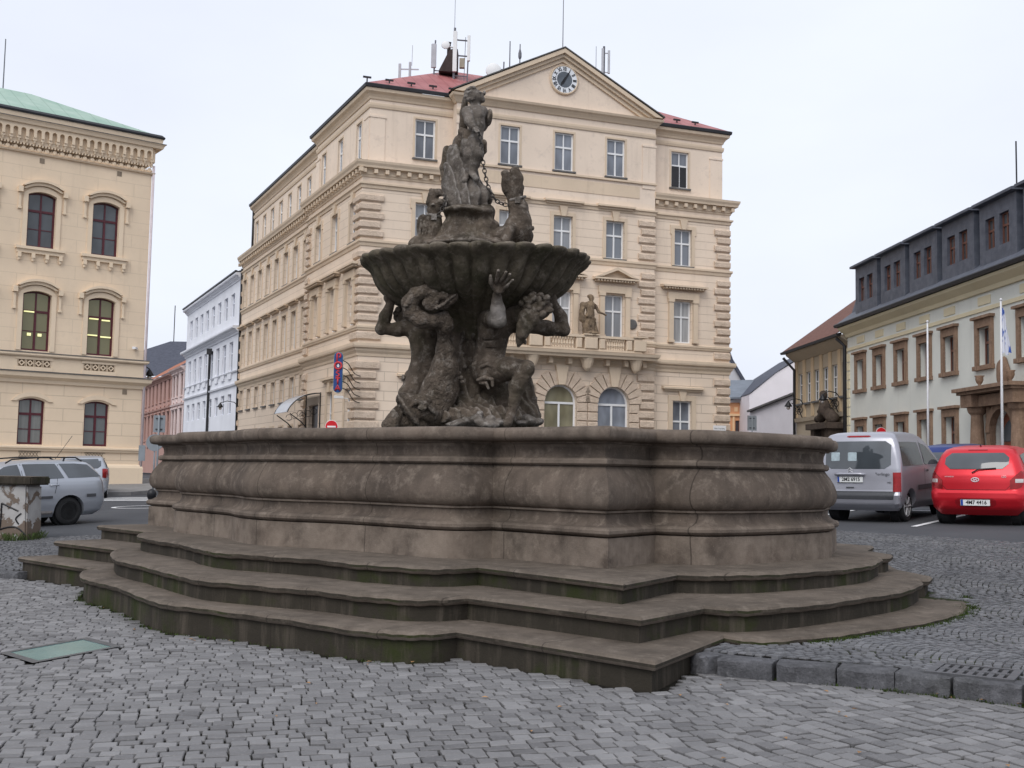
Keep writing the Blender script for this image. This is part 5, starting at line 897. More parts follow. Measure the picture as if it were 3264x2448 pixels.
# ================================================================ left building
LB = thing('corner_building', 'three storey yellow building with arched maroon windows, arcaded eaves and green copper roof, far left', 'building', (-16.61, 50, 0))
c_lb = (.74, .595, .44)
M_lw = plaster('yellow_ashlar_render', c_lb, .58, .3, 1.5, .3, gs=.2); M_lt = plaster('yellow_trim', (.74, .6, .445), stain=.3); M_lg = plaster('yellow_rusticated_render', c_lb, .545, .12, 1.6, .2, gs=.35)
M_mar = plain('maroon_window_frame', (.085, .018, .025), .35, .2, 4, 0); M_lgl = glassmat('dark_window_glass', (.075, .085, .095), var=.4); M_lgc = curtainmat('lace_curtain_glass', (.17, .17, .155), (.09, .1, .1))
LBF = Fr((-16.61, 50), 53.06, 1)
bl = [-1.95 - 2.7 * k for k in range(5)]
w1, w2 = MB(), MB()
wall(w1, LBF, -14, 0, 5.4, 15.0, [(b - .58, b + .58, 6.36, 8.92, .15) for b in bl] + [(b - .58, b + .58, 10.8, 13.2, .15) for b in bl], .26)
wall(w2, LBF, -14, 0, .2, 5.4, [(b - .53, b + .53, 2.38, 4.34, .13) for b in bl], .26)
for mb_, z0, z1 in ((w2, .2, 5.4), (w1, 5.4, 15)): side(mb_, LBF.xy(0), LBF.xy(0, -13), z0, z1); side(mb_, LBF.xy(-14), LBF.xy(-14, -13), z0, z1)
w1.build('wall', M_lw, LB, recalc=False); w2.build('ground_floor_wall', M_lg, LB, recalc=False)
mb = MB(); mb.add([(*LBF.xy(u, d), 15.6) for u, d in ((-14, 0), (0, 0), (0, -13), (-14, -13))], [(0, 1, 2, 3)]); mb.build('attic_floor', M_lt, LB)
def archband(mb, uc, w, zs, rise, t0, t1, d0, d1, n=12):
    a = arcpts(uc - w / 2 - t0, uc + w / 2 + t0, zs, rise + t0 * .55, n); b = arcpts(uc - w / 2 - t1, uc + w / 2 + t1, zs, rise + t1 * .55 + (t1 - t0) * .6, n)
    for i in range(n): mb.prism([a[i], a[i + 1], b[i + 1], b[i]], d0, d1)
M_lr = NT('lit_room_glass'); M_lr.b.inputs['Emission Color'].default_value = (.75, .66, .2, 1); M_lr.b.inputs['Emission Strength'].default_value = .045; M_lr = M_lr.fin((.11, .105, .06), .08, None, 0, .6)
for z0, h, top in ((6.36, 2.56, False), (10.8, 2.4, True)):
    for b in bl:
        wi = window(LB, LBF, b, z0, 1.16, h, (M_mar, (M_lr if b > -5 else M_lgc) if not top else M_lgl), rev=.2, rise=.15, tr=.66, style='six', fr=.085)
        def fn(mb):
            for s in (-1, 1):
                x = b + s * .58; mb.box(min(x, x + s * .2), max(x, x + s * .2), -.02, .05, z0, z0 + h - .15)
            archband(mb, b, 1.16, z0 + h - .15, .15, 0, .2, -.02, .053)
            archband(mb, b, 1.4, z0 + h + .06, .2, 0, .12, -.02, .14); archband(mb, b, 1.5, z0 + h + .17, .22, .0, .1, -.02, .24)
            for s in (-1, 1):
                x = b + s * .92; mb.box(x - .09, x + .09, -.02, .2, z0 + h - .12, z0 + h + .12); mb.box(x - .05, x + .05, -.02, .07, z0 + h - .75, z0 + h - .12); mb.box(x - .07, x + .07, -.02, .1, z0 + h - .83, z0 + h - .75)
        part('window_surround', LBF, fn, M_lt, wi)
        if top:
            def fs(mb):
                mb.box(b - 1.0, b + 1.0, -.02, .2, z0 - .14, z0 - .02); mb.box(b - .95, b + .95, -.02, .12, z0 - .3, z0 - .143)
                for k in range(4): x = b - .84 + k * .56; mb.box(x - .07, x + .07, -.02, .15, z0 - .5, z0 - .303); mb.lathe([(.05, -.12), (.07, 0)], (x, .06, z0 - .51), 8)
            part('sill', LBF, fs, M_lt, wi)
for b in bl:
    wi = window(LB, LBF, b, 2.38, 1.06, 1.96, (M_mar, M_lgc), rev=.2, rise=.13, tr=.66, style='six', fr=.085)
    def fn(mb): archband(mb, b, 1.06, 4.21, .13, .12, .3, -.02, .07)
    part('window_surround', LBF, fn, M_lt, wi)
# lamps alight behind two first floor windows
M_lit = NT('lit_ceiling_lamp'); M_lit.b.inputs['Emission Color'].default_value = (1, .95, .35, 1); M_lit.b.inputs['Emission Strength'].default_value = .55; M_lit = M_lit.fin((.8, .8, .5), .5)
for u, z, w_ in ((-4.92, 8.0, .42), (-2.22, 7.95, .4), (-1.7, 7.92, .36), (-2.25, 7.22, .42), (-1.68, 7.18, .46), (-4.88, 7.0, .16), (-4.45, 7.0, .16)):
    mb = MB(LBF.T); mb.box(u - w_ / 2, u + w_ / 2, -.158, -.15, z, z + .06 + .06 * (w_ < .2)); mb.T = None; mb.build('ceiling_lamp', M_lit, LB)
PL = [LBF.xy(-14), LBF.xy(0), LBF.xy(0, -12)]
def lbs(name, prof, mat=M_lt): mb = MB(); mb.sweep(PL, prof, side=1); return mb.build(name, mat, LB)
lbs('base_course', [(-.05, .2), (.14, .2), (.14, 1.45), (.1, 1.55), (.05, 1.6), (-.05, 1.62)]); lbs('string_course', [(-.05, 2.12), (.08, 2.12), (.1, 2.2), (.16, 2.23), (.16, 2.3), (-.05, 2.34)])
lbs('ground_floor_cornice', [(-.05, 4.98), (.08, 4.98), (.12, 5.12), (.3, 5.25), (.34, 5.42), (-.05, 5.46)]); lbs('cornice_capping', [(-.02, 5.463), (.37, 5.425), (.37, 5.46), (-.02, 5.5)], M_lead)
lbs('sill_course', [(-.05, 6.1), (.14, 6.1), (.2, 6.16), (.2, 6.24), (-.05, 6.28)]); lbs('sill_capping', [(-.02, 6.284), (.22, 6.245), (.22, 6.27), (-.02, 6.31)], M_lead)
lbs('frieze_moulding', [(-.05, 14.8), (.1, 14.8), (.14, 14.86), (-.05, 14.9)])
lbs('eaves_cornice', [(-.3, 15.98), (.36, 15.98), (.4, 16.08), (.46, 16.16), (-.3, 16.2)]); lbs('blocking_course', [(-.3, 16.2), (.32, 16.2), (.36, 16.42), (-.3, 16.42)])
lbs('cornice_capping', [(-.3, 16.203), (.48, 16.163), (.48, 16.19), (-.3, 16.215)], M_lead); lbs('gutter', [(-.2, 16.423), (.4, 16.423), (.42, 16.5), (.3, 16.62), (-.2, 16.62)], M_dark)
lbs('corbel_back', [(-.05, 15.35), (.095, 15.35), (.095, 15.97), (-.05, 15.97)])
mb = MB(LBF.T); n = 44
for i in range(n):                                   # arcaded corbel table with dentils and a leaf frieze
    u0 = -13.98 + i * 13.9 / n; w = 13.9 / n; a = arcpts(u0 + .06, u0 + w - .06, 15.72, (w - .12) / 2, 6)
    mb.prism([(u0, 15.98), (u0, 15.45)] + [(u0 + .06, 15.45)] + a + [(u0 + w - .06, 15.45), (u0 + w, 15.45), (u0 + w, 15.98)], .1, .27)
    mb.box(u0 + w - .075, u0 + w + .075, .08, .22, 15.34, 15.448)
    mb.lathe([(.03, -.1), (.06, 0)], (u0 + w, .16, 15.33), 6)
mb.box(-14, 0, -.02, .1, 15.2, 15.34)
for i in range(110): u = -13.97 + i * 14 / 110; mb.box(u, u + .065, .0, .13, 15.12, 15.198)
for i in range(44): u = -13.8 + i * 14 / 44; mb.lathe([(.1, 0), (.1, .03), (.05, .05)], (u, 0, 15.0), 7, ax='y'); mb.prism([(u + .1, 14.93), (u + .2, 15.08), (u + .16, 14.93)], 0, .03)
mb.T = None; mb.build('corbel_table', M_lt, LB)
mb = MB(LBF.T)
for b in bl:                                         # pierced parapet panels under the first floor windows
    for k in range(4):
        x = b - .51 + k * .34; z = 5.82
        mb.prism([(x - .13, z), (x, z + .13), (x, z + .07), (x - .07, z)], 0, .07); mb.prism([(x, z + .13), (x + .13, z), (x + .07, z), (x, z + .07)], 0, .07); mb.prism([(x + .13, z), (x, z - .13), (x, z - .07), (x + .07, z)], 0, .07); mb.prism([(x, z - .13), (x - .13, z), (x - .07, z), (x, z - .07)], 0, .07)
        mb.box(x - .155, x - .13, 0, .06, z - .14, z + .14); mb.box(x + .13, x + .155, 0, .06, z - .14, z + .14)
    mb.box(b - .75, b + .75, -.02, .08, 5.97, 6.09); mb.box(b - .75, b + .75, -.02, .08, 5.5, 5.67); mb.box(b + .68, b + 2.02, -.02, .05, 5.5, 6.09)
mb.T = None; mb.build('parapet_panel', M_lt, LB)
M_rec = plain('panel_back_stone', (.2, .15, .1), .9, .2)
for b in bl: mb = MB(LBF.T); mb.box(b - .67, b + .67, -.01, .006, 5.672, 5.968); mb.T = None; mb.build('panel_back', M_rec, LB)
mb = MB(LBF.T)
for b in bl:
    for k in range(6):
        x = b - .36 + k * .13
        for s in (-1, 1): mb.prism([(x - s * .055, 1.88), (x - s * .055 + .025, 1.88), (x + s * .055, 2.06), (x + s * .055 - .025, 2.06)], 0, .02 + .002 * s)
    mb.box(b - .44, b + .44, 0, .03, 2.07, 2.1); mb.box(b - .44, b + .44, 0, .03, 1.84, 1.87)
for u, z in ((-4.75, 14.7), (-1.45, 14.72), (-.78, 4.95)): mb.box(u - .1, u + .1, .0, .015, z - .24, z - .02)
mb.T = None; mb.build('vent_grille', plain('grille_stone', (.24, .19, .14), .8, .2), LB)
M_cop = (lambda t: (lambda x: t.fin(t.mix(t.math('MULTIPLY', t.math('LESS_THAN', t.math('FRACT', t.math('ADD', t.math('MULTIPLY', x[0], 1.3), t.math('MULTIPLY', x[1], .98))), .06), .5), t.mix(t.ramp(t.noise(1.1, 5), .3, .7), (.24, .36, .29), (.36, .46, .39)), (.12, .2, .15)), .6, None, spec=.3))(t.xyz()))(NT('green_copper_roof'))
mb = MB(); ev = [LBF.xy(u, d) for u, d in ((-14.5, .2), (.2, .2), (.2, -13), (-14.5, -13))]; rg_ = [LBF.xy(-14.5, -3.2), LBF.xy(-4.6, -3.2), LBF.xy(-4.6, -9), LBF.xy(-14.5, -9)]
mb.add([(*p, 16.6) for p in ev] + [(*p, 18.4) for p in rg_], [(0, 1, 5, 4), (1, 2, 6, 5), (2, 3, 7, 6), (4, 5, 6, 7)]); mb.build('roof', M_cop, LB)
mb = MB(); q = LBF.xy(.06, .06); mb.tube([(*q, .9), (*q, 15.2)], .06, 8); mb.build('downpipe', plain('pale_downpipe', (.55, .48, .5), .4, .1), LB, smooth=True)
mb = MB(); q = LBF.xy(-.4, .0); mb.box(q[0] - .03, q[0] + .12, q[1] - .3, q[1], 6.75, 6.85); mb.build('alarm_box', M_white, LB)

# ================================================================ white house up the side street
WH = thing('town_house', 'white three storey house in the street left of the clock building', 'building', (*RST.xy(39), 0))
M_ww = plaster('white_render', (.74, .75, .79), stain=.12); M_wr = plain('pale_window_frame', (.7, .72, .78), .4, .05, 3, 0); M_wg = glassmat('bluish_pane', (.3, .32, .38))
WF = RST; bw = [30.85 + 2.47 * k for k in range(8)]
mb = MB(); wall(mb, WF, 28.2, 50.2, .6, 15.1, [(b - .65, b + .65, z0, z1) for b in bw for z0, z1 in ((12.35, 14.05), (8.4, 10.55), (5.35, 6.78))], .2)
side(mb, WF.xy(50.2), WF.xy(50.2, -9), .6, 15.1); side(mb, WF.xy(28.2), WF.xy(28.2, -9), .6, 15.1); mb.build('wall', M_ww, WH, recalc=False)
for b in bw:
    for z0, z1 in ((12.35, 14.05), (8.4, 10.55), (5.35, 6.78)): window(WH, WF, b, z0, 1.3, z1 - z0, (M_wr, M_wg), rev=.14)
def wfs(parent, name, f, u0, u1, prof, mat): mb = MB(); mb.sweep([f.xy(u0), f.xy(u1)], prof, side=1 if np.cross(f.e, f.n) < 0 else -1); return mb.build(name, mat, parent)
wfs(WH, 'cornice', WF, 28.2, 50.3, CORN(10.95, 11.5, .5), M_ww); wfs(WH, 'string_course', WF, 28.2, 50.2, [(-.05, 7.3), (.12, 7.3), (.16, 7.42), (-.05, 7.46)], M_ww); wfs(WH, 'string_course', WF, 28.2, 50.2, [(-.05, 8.26), (.1, 8.26), (.14, 8.34), (-.05, 8.38)], M_ww)
wfs(WH, 'eaves', WF, 28.2, 50.4, CORN(14.75, 15.25, .4), M_ww); wfs(WH, 'gutter', WF, 28.2, 50.4, [(.3, 15.26), (.46, 15.26), (.46, 15.36), (.3, 15.36)], M_dark)
mb = MB(WF.T)
for b in bw: mb.prism([(b - .7, 8.25), (b + .7, 8.25), (b + .5, 7.85), (b - .5, 7.85)], -.02, .1)
mb.T = None; mb.build('window_apron', M_ww, WH)
mb = MB(); mb.add([(*WF.xy(28.2, .3), 15.3), (*WF.xy(50.4, .3), 15.3), (*WF.xy(50.4, -5), 17.2), (*WF.xy(28.2, -5), 17.2)], [(0, 1, 2, 3)]); mb.build('roof', M_lead, WH)
mb = MB(); q = WF.xy(38.4, .12); mb.tube([(*q, 1), (*q, 10.6)], .1, 8); mb.box(q[0] - .2, q[0] + .2, q[1] - .2, q[1] + .2, 10.3, 10.75); mb.build('downpipe', M_dark, WH)
# pink and cream houses beyond
M_pk = plaster('pink_render', (.44, .27, .23), stain=.25); M_cr = plaster('cream_pink_render', (.66, .53, .5), stain=.1); M_til = (lambda t: t.fin(t.mix(t.ramp(t.noise(5, 4, sc=(1, 1, 3)), .3, .7), (.26, .09, .05), (.42, .17, .1)), .85, t.bump(t.noise(14, 3), .5, .03)))(NT('clay_tiles'))
CRH = thing('town_house', 'narrow cream and pink house with orange tiled roof beside the white house', 'building', (*RST.xy(53), 0))
PKH = thing('town_house', 'red and pink house with orange tiled roof furthest down the left street', 'building', (*RST.xy(64), 0))
for root, u0, u1, mt, bays, z1 in ((CRH, 50.4, 57.2, M_cr, [51.9, 54.4, 56.2], 10.3), (PKH, 57.3, 82, M_pk, [59 + 2.6 * k for k in range(9)], 10.1)):
    mb = MB(); hs = [(b - .55, b + .55, a, c) for b in bays for a, c in ((7.85, 9.8), (4.2, 6.6))]; wall(mb, RST, u0, u1, .8, z1, hs, .18); mb.build('wall', mt, root, recalc=False)
    for b in bays:
        for a, c in ((7.85, 9.8), (4.2, 6.6)):
            wi = window(root, RST, b, a, 1.1, c - a, (plain('brown_window_frame', (.16, .07, .06), .5, .2) if 'brown_window_frame' not in bpy.data.materials else bpy.data.materials['brown_window_frame'], M_lgl), rev=.12)
            part('window_surround', RST, lambda mb: (mb.box(b - .75, b + .75, -.02, .14, c + .1, c + .25), mb.box(b - .7, b + .7, -.02, .1, a - .15, a - .02), mb.prism([(b - .6, a - .5), (b, a - .9), (b + .6, a - .5), (b, a - .25)], -.02, .08)), M_cr if mt is M_cr else M_pk, wi)
    wfs(root, 'eaves', RST, u0, u1, CORN(z1 - .35, z1 + .1, .4), mt)
    mb = MB(); mb.add([(*RST.xy(u0, .5), z1 + .1), (*RST.xy(u1, .5), z1 + .1), (*RST.xy(u1, -4), z1 + 3.0), (*RST.xy(u0, -4), z1 + 3.0)], [(0, 1, 2, 3)]); mb.build('roof', M_til, root)
    wfs(root, 'string_course', RST, u0, u1, [(-.05, 7.0), (.14, 7.0), (.18, 7.15), (-.05, 7.2)], mt)
DK = thing('slate_roof_house', 'house with a tall dark slate roof closing the left street', 'building', (-40, 132, 0)); M_sl = (lambda t: t.fin(t.mix(t.ramp(t.noise(3, 4), .3, .7), (.05, .055, .075), (.075, .08, .105)), .7, t.bump(t.noise(12), .3, .02)))(NT('dark_slate'))
mb = MB(); mb.add([(-52, 130, 12), (-30, 130, 12), (-30, 138, 17), (-42.6, 138, 17), (-47, 138, 12)], [(0, 1, 2, 3), (0, 3, 4)]); mb.build('roof', M_sl, DK)
mb = MB(); mb.box(-52, -30, 130.3, 138, 1, 11.9); mb.build('wall', M_cr, DK); mb = MB(); mb.tube([(-42.2, 138, 17), (-42.2, 138, 21.5)], .06, 5); mb.build('lightning_rod', M_dark, DK)

# ================================================================ right building with slate mansard
RB = thing('office_building', 'long pale grey building with slate mansard, five dormers and brown stone windows, right', 'building', (16.01, 53, 0))
RF = Fr((16.01, 53), 180 - 3.36, -1)
if RF.n[0] > 0: RF.n = -RF.n; RF.rz = math.atan2(RF.n[0], -RF.n[1])
M_gr = plaster('pale_grey_render', (.67, .675, .62), stain=.25); M_bs = stone('brown_window_stone', (.3, .2, .14), (.2, .13, .09), (.4, .28, .2), 0, 2, bump=.2); M_yl = plaster('yellow_trim_render', (.68, .6, .42), stain=.15)
M_slate = (lambda t: (lambda x: t.fin(t.mix(t.ramp(t.noise(3, 5), .3, .7), (.065, .073, .095), (.115, .125, .155)), .6, t.bump(t.math('ADD', t.math('FRACT', t.math('MULTIPLY', x[2], 5.5)), t.noise(9)), .5, .02), spec=.4))(t.xyz()))(NT('slate_tiles'))
M_or = plain('red_brown_frame', (.15, .062, .042), .4, .15, 4, 0); M_rg = glassmat('grey_curtain_pane', (.085, .09, .095), var=.35)
br_ = [1.72, 3.95, 6.3, 8.62, 10.85, 13.6, 16.55, 19, 21.6, 24.2]
bg = br_[:5] + br_[7:]
mb = MB(); wall(mb, RF, 0, 27, .9, 8.5, [(b - .45, b + .45, 5.68, 7.05) for b in br_] + [(b - .45, b + .45, 2.45, 3.98) for b in bg] + [(14.25, 15.85, 1.2, 4.05, .79)], .3)
side(mb, RF.xy(0), RF.xy(0, -11), .9, 8.5); mb.build('wall', M_gr, RB, recalc=False)
for b in br_:
    for z0, z1 in ((5.68, 7.05), (2.45, 3.98)):
        if z0 < 5 and b not in bg: continue
        wi = window(RB, RF, b, z0, .9, z1 - z0, (M_or, M_rg), rev=.22, fr=.07)
        def fn(mb): mb.box(b - .65, b - .45, -.02, .09, z0, z1); mb.box(b + .45, b + .65, -.02, .09, z0, z1); mb.box(b - .65, b + .65, -.02, .092, z1, z1 + .3); mb.box(b - .74, b + .74, -.02, .2, z1 + .303, z1 + .4); mb.box(b - .7, b + .7, -.02, .16, z0 - .16, z0 - .003)
        part('window_surround', RF, fn, M_bs, wi)
mb = MB(RF.T)
for b in br_: mb.box(b - .46, b + .46, -.02, .03, 7.86, 8.16)
mb.box(0, 27, -.02, .05, 7.62, 7.76)
for i in range(15): mb.box(0, .32, -.02, .05, 1.1 + .43 * i, 1.1 + .43 * i + .37)
mb.T = None; mb.build('yellow_trim', M_yl, RB)
wfs(RB, 'eaves_cornice', RF, 0, 27, [(-.05, 8.28), (.1, 8.28), (.16, 8.42), (.45, 8.62), (.5, 8.72), (-.05, 8.75)], M_yl); wfs(RB, 'gutter', RF, -.1, 27, [(.3, 8.755), (.62, 8.74), (.66, 8.85), (.62, 8.9), (.3, 8.9)], M_dark)
mb = MB(RF.T); mb.add([(-.1, .55, 8.9), (27, .55, 8.9), (27, -.25, 9.5), (-.1, -.25, 9.5), (27, -.95, 11.6), (-.1, -.95, 11.6), (27, -4.5, 13.0), (1.5, -4.5, 13.0), (-.1, -9, 8.9)], [(0, 1, 2, 3), (3, 2, 4, 5), (5, 4, 6, 7), (0, 3, 8), (3, 5, 8), (5, 7, 8)]); mb.T = None; mb.build('mansard_roof', M_slate, RB)
for k in range(8):
    u = 1.4 + 3.04 * k; mb = MB(); wall(mb, RF.at(.12), u, u + 2.6, 9.2, 11.35, [(u + .42, u + 1.08, 9.72, 10.82), (u + 1.42, u + 2.08, 9.72, 10.82)], .16)
    for uu in (u, u + 2.6): mb.add([(*RF.xy(uu, .12), 9.2), (*RF.xy(uu, .12), 11.35), (*RF.xy(uu, -1.6), 11.35), (*RF.xy(uu, -1.0), 9.2)], [(0, 1, 2, 3)])
    D = mb.build('dormer', M_slate, RB, recalc=False)
    mb = MB(RF.T); mb.box(u - .12, u + 2.72, -2.2, .36, 11.36, 11.46); mb.add([(u - .1, .34, 11.463), (u + 2.7, .34, 11.463), (u + 2.7, -3.2, 12.5), (u - .1, -3.2, 12.5)], [(0, 1, 2, 3)]); mb.T = None; mb.build('dormer_roof', M_slate, D)
    for c in (u + .75, u + 1.75):
        window(D, RF.at(.12), c, 9.72, .66, 1.1, (M_or, M_rg), rev=.12, fr=.06, tr=.6)
for uu, zt, rr_ in ((12.2, 14.3, .03), (13.3, 13.9, .02)): mb = MB(RF.T); mb.tube([(uu, -2, 12.2), (uu, -2, zt)], rr_, 5); mb.T = None; mb.build('lightning_rod', M_dark, RB)
# stone portal
mb = MB(RF.T)
for u in (13.62, 16.48):
    mb.box(u - .36, u + .36, 0, .62, 1.0, 1.9); mb.lathe([(.3, 1.9), (.3, 2.0), (.24, 2.06), (.25, 2.9), (.21, 3.85), (.22, 3.9), (.3, 3.98), (.34, 4.1), (.34, 4.16)], (u, .34, 0), 14); mb.box(u - .42, u + .42, 0, .75, 4.163, 4.6)
mb.box(13.3, 16.8, 0, .5, 4.17, 4.56); mb.box(13.1, 17.0, -.02, .85, 4.603, 4.7); mb.box(13.0, 17.1, -.02, .98, 4.703, 4.83)
for u0, u1 in ((13.98, 14.25), (15.85, 16.12)): mb.box(u0, u1, -.02, .2, 1.0, 4.165)
a = arcpts(14.25, 15.85, 3.26, .79, 10); b_ = arcpts(14.0, 16.1, 3.26, 1.05, 10)
for i in range(10): mb.prism([a[i], a[i + 1], b_[i + 1], b_[i]], -.02, .25)
mb.T = None; PT = mb.build('portal', M_bs, RB)
mb = MB(RF.T); mb.prism([(14.25, 1.2)] + a + [(15.85, 1.2)], -.29, -.2); mb.T = None; mb.build('door', plain('red_brown_door', (.19, .055, .03), .45, .2, 3, .1), PT)
mb = MB(RF.T); mb.prism([(14.45, 2.95)] + [(15.05 + .6 * cos(t), 3.1 + .6 * sin(t)) for t in [PI - i * PI / 10 for i in range(11)]] + [(15.65, 2.95)], -.19, -.17); mb.T = None; mb.build('fanlight', M_lgl, PT)
for u in (14.05, 16.2):
    mb = MB(RF.T); mb.lathe([(.1, 0), (.1, .05), (.04, .1), (.1, .17), (.14, .28), (.13, .36), (.17, .42), (.08, .43)], (u, .45, 4.835), 14); mb.T = None; mb.build('urn', M_bs, PT, smooth=True)
mb = MB(RF.T); mb.lathe([(.05, .0), (.42, .02), (.5, .1), (.46, .2), (.2, .28), (.02, .3)], (0, 0, 0), 20, ax='y'); mb.v = [(0, 0, 0)] * 0
mb2 = MB(RF.T); vs = []
for r, h in [(.5, .0), (.52, .05), (.46, .1), (.36, .11), (.2, .14), (.01, .15)]:
    for j in range(24): t = 2 * PI * j / 24; k = 1 + .07 * cos(5 * t) * (r > .4); vs.append((14.95 + r * .8 * k * cos(t), h + .02, 5.32 + r * k * sin(t)))
mb2.add(vs, [(i * 24 + j, i * 24 + (j + 1) % 24, (i + 1) * 24 + (j + 1) % 24, (i + 1) * 24 + j) for i in range(5) for j in range(24)]); mb2.T = None; mb2.build('coat_of_arms', M_bs, PT, auto=.8)

# cream house between it and the street
CB = thing('town_house', 'cream house with red tiled roof and tall white windows beside the pale grey building', 'building', (*RF.xy(-4), 0))
CF = RF.at(-.3); M_cb2 = plaster('cream_house_render', (.56, .43, .28), stain=.25); M_cs = plaster('greyish_house_render', (.44, .37, .28), stain=.3); bc = [-1.2, -2.6, -3.98, -5.35, -6.65, -7.95]
mb = MB(); wall(mb, CF, -8.8, 0, 1, 8.3, [(b - .42, b + .42, 5.62, 7.25) for b in bc] + [(-3.6, -2.0, 1.2, 3.6)], .16); side(mb, CF.xy(-8.8), CF.xy(-8.8, -9), 1, 8.3); mb.build('wall', M_cs, CB, recalc=False)
for b in bc:
    wi = window(CB, CF, b, 5.62, .84, 1.63, (M_white, M_rg), rev=.1, fr=.055, style='six')
    part('sill', CF, lambda mb: mb.box(b - .5, b + .5, -.02, .14, 5.5, 5.6), M_lead, wi)
mb = MB(CF.T)
for i in range(7):
    u = -.5 - i * 1.36; mb.box(u - .2, u + .2, -.02, .06, 4.85, 8.0)
mb.T = None; mb.build('pilasters', M_cb2, CB)
wfs(CB, 'string_course', CF, -8.8, 0, [(-.05, 4.6), (.12, 4.6), (.16, 4.8), (-.05, 4.84)], M_cs); wfs(CB, 'eaves', CF, -8.85, -.02, [(-.05, 7.95), (.08, 7.95), (.55, 8.3), (.6, 8.45), (-.05, 8.5)], M_cs); wfs(CB, 'gutter', CF, -9.1, -.1, [(.55, 8.4), (.78, 8.38), (.82, 8.5), (.55, 8.56)], M_dark)
mb = MB(CF.T); mb.add([(-9, .75, 8.52), (0, .75, 8.52), (0, -4, 12), (-9, -4, 12)], [(0, 1, 2, 3)]); mb.T = None; mb.build('roof', plain('dark_red_tiles', (.15, .068, .05), .8, .3, 8, .5), CB)
mb = MB(); q = CF.xy(-8.72, .12); mb.tube([(*q, 1), (*q, 7.5), (*CF.xy(-8.9, .7), 8.2)], .08, 8); mb.build('downpipe', M_dark, CB, smooth=True)
mb = MB(); q = CF.xy(-.12, .4); mb.tube([(*q, 1), (*q, 7.9), (*CF.xy(-.4, .7), 8.3)], .09, 8); mb.build('downpipe', M_dark, CB, smooth=True)
mb = MB(CF.T); mb.box(-4.1, -3.55, 0, .75, 1, 4.0); mb.box(-2.0, -1.45, 0, .75, 1, 4.0); mb.box(-4.3, -1.25, -.02, .95, 4.0, 4.3); mb.box(-3.55, -2.0, 0, .4, 3.3, 3.998); mb.T = None; mb.build('portal', stone('dark_portal_stone', (.1, .075, .06), (.05, .04, .032), (.16, .12, .1), 0, 2), CB)
# far houses at the end of the right street
FW = thing('gabled_house', 'white gabled house far up the street between clock building and cream house', 'building', (22, 96, 0))
M_fw = plaster('far_white_render', (.74, .7, .72), stain=.06)
mb = MB(); mb.prism([(20.2, 1.5), (25.5, 1.5), (25.5, 12.4), (24.2, 11.45), (22.5, 10.4), (20.3, 8.55)], 95, 105); mb.build('wall', M_fw, FW)
mb = MB(); mb.add([(20.25, 94.9, 8.6), (22.5, 94.9, 10.45), (25.5, 94.9, 12.45), (25.5, 106, 12.45), (22.5, 106, 10.45), (20.25, 106, 8.6)], [(0, 1, 4, 5), (1, 2, 3, 4)]); mb.build('roof', M_sl, FW)
LWW = thing('street_wall', 'low white wall block with dark coping in front of the far gabled house', 'wall', (22.5, 90, 0))
mb = MB(); p0, p1 = (18.8, 88.0), (20.6, 80.0)
mb.add([(*p0, 1.5), (*p1, 1.5), (*p1, 7.6), (*p0, 6.6), (p0[0] + 4, p0[1] + 1, 1.5), (p1[0] + 4, p1[1] + 1, 1.5), (p1[0] + 4, p1[1] + 1, 7.6), (p0[0] + 4, p0[1] + 1, 6.6)], [(0, 1, 2, 3), (4, 7, 6, 5), (3, 2, 6, 7), (0, 3, 7, 4), (1, 5, 6, 2)]); mb.build('wall', M_fw, LWW)
mb = MB(); mb.add([(p0[0] - .25, p0[1] - .2, 6.62), (p1[0] - .2, p1[1] - .2, 7.62), (p1[0] + 4, p1[1] + 1, 7.66), (p0[0] + 4, p0[1] + 1, 6.66), (p0[0] - .25, p0[1] - .2, 6.76), (p1[0] - .2, p1[1] - .2, 7.76), (p1[0] + 4, p1[1] + 1, 7.8), (p0[0] + 4, p0[1] + 1, 6.8)], [(0, 1, 5, 4), (4, 5, 6, 7), (1, 2, 6, 5), (0, 4, 7, 3), (0, 3, 2, 1)]); mb.build('coping', M_lead, LWW)
OH = thing('corner_house', 'low orange house with grey roof far behind the right corner of the clock building', 'building', (20, 100, 0))
M_oh = plaster('orange_render', (.6, .3, .16), stain=.1); hs = [(19.9 + .75 * k, 20.25 + .75 * k, 3.0, 6.5) for k in range(3)]
OF = Fr((0, 99), 90, 1)
mb = MB(); wall(mb, OF, 12, 21.5, 1.5, 8.1, [(h[0], h[1], h[2], h[3]) for h in hs], .2); side(mb, (21.5, 99), (21.5, 108), 1.5, 8.1); mb.build('wall', M_oh, OH, recalc=False)
for h in hs: window(OH, OF, (h[0] + h[1]) / 2, 3.0, .35, 3.5, (M_mar, M_lgl), rev=.12, fr=.04)
mb = MB(OF.T)
for h in hs: mb.box(h[0] - .26, h[0] - .08, 0, .08, 1.5, 6.9); mb.box(h[0] - .1, h[0] + .2, 0, .04, 7.3, 7.7)
mb.box(18, 21.5, -.02, .14, 6.9, 7.1); mb.T = None; mb.build('pilasters', plaster('pale_orange_trim', (.72, .5, .3), stain=.05), OH)
mb = MB(); mb.add([(11.5, 98.4, 8.05), (21.7, 98.4, 8.65), (22.6, 104, 10.6), (12, 104, 10.2)], [(0, 1, 2, 3)]); mb.add([(11.5, 98.4, 7.95), (21.7, 98.4, 8.5), (21.7, 98.4, 8.64), (11.5, 98.4, 8.04)], [(0, 1, 2, 3)]); mb.build('roof', plain('far_grey_roof', (.16, .18, .21), .7, .15, 1, .1), OH)
GH = thing('gabled_house', 'grey gable wall rising behind the orange house roof', 'building', (18, 112, 0))
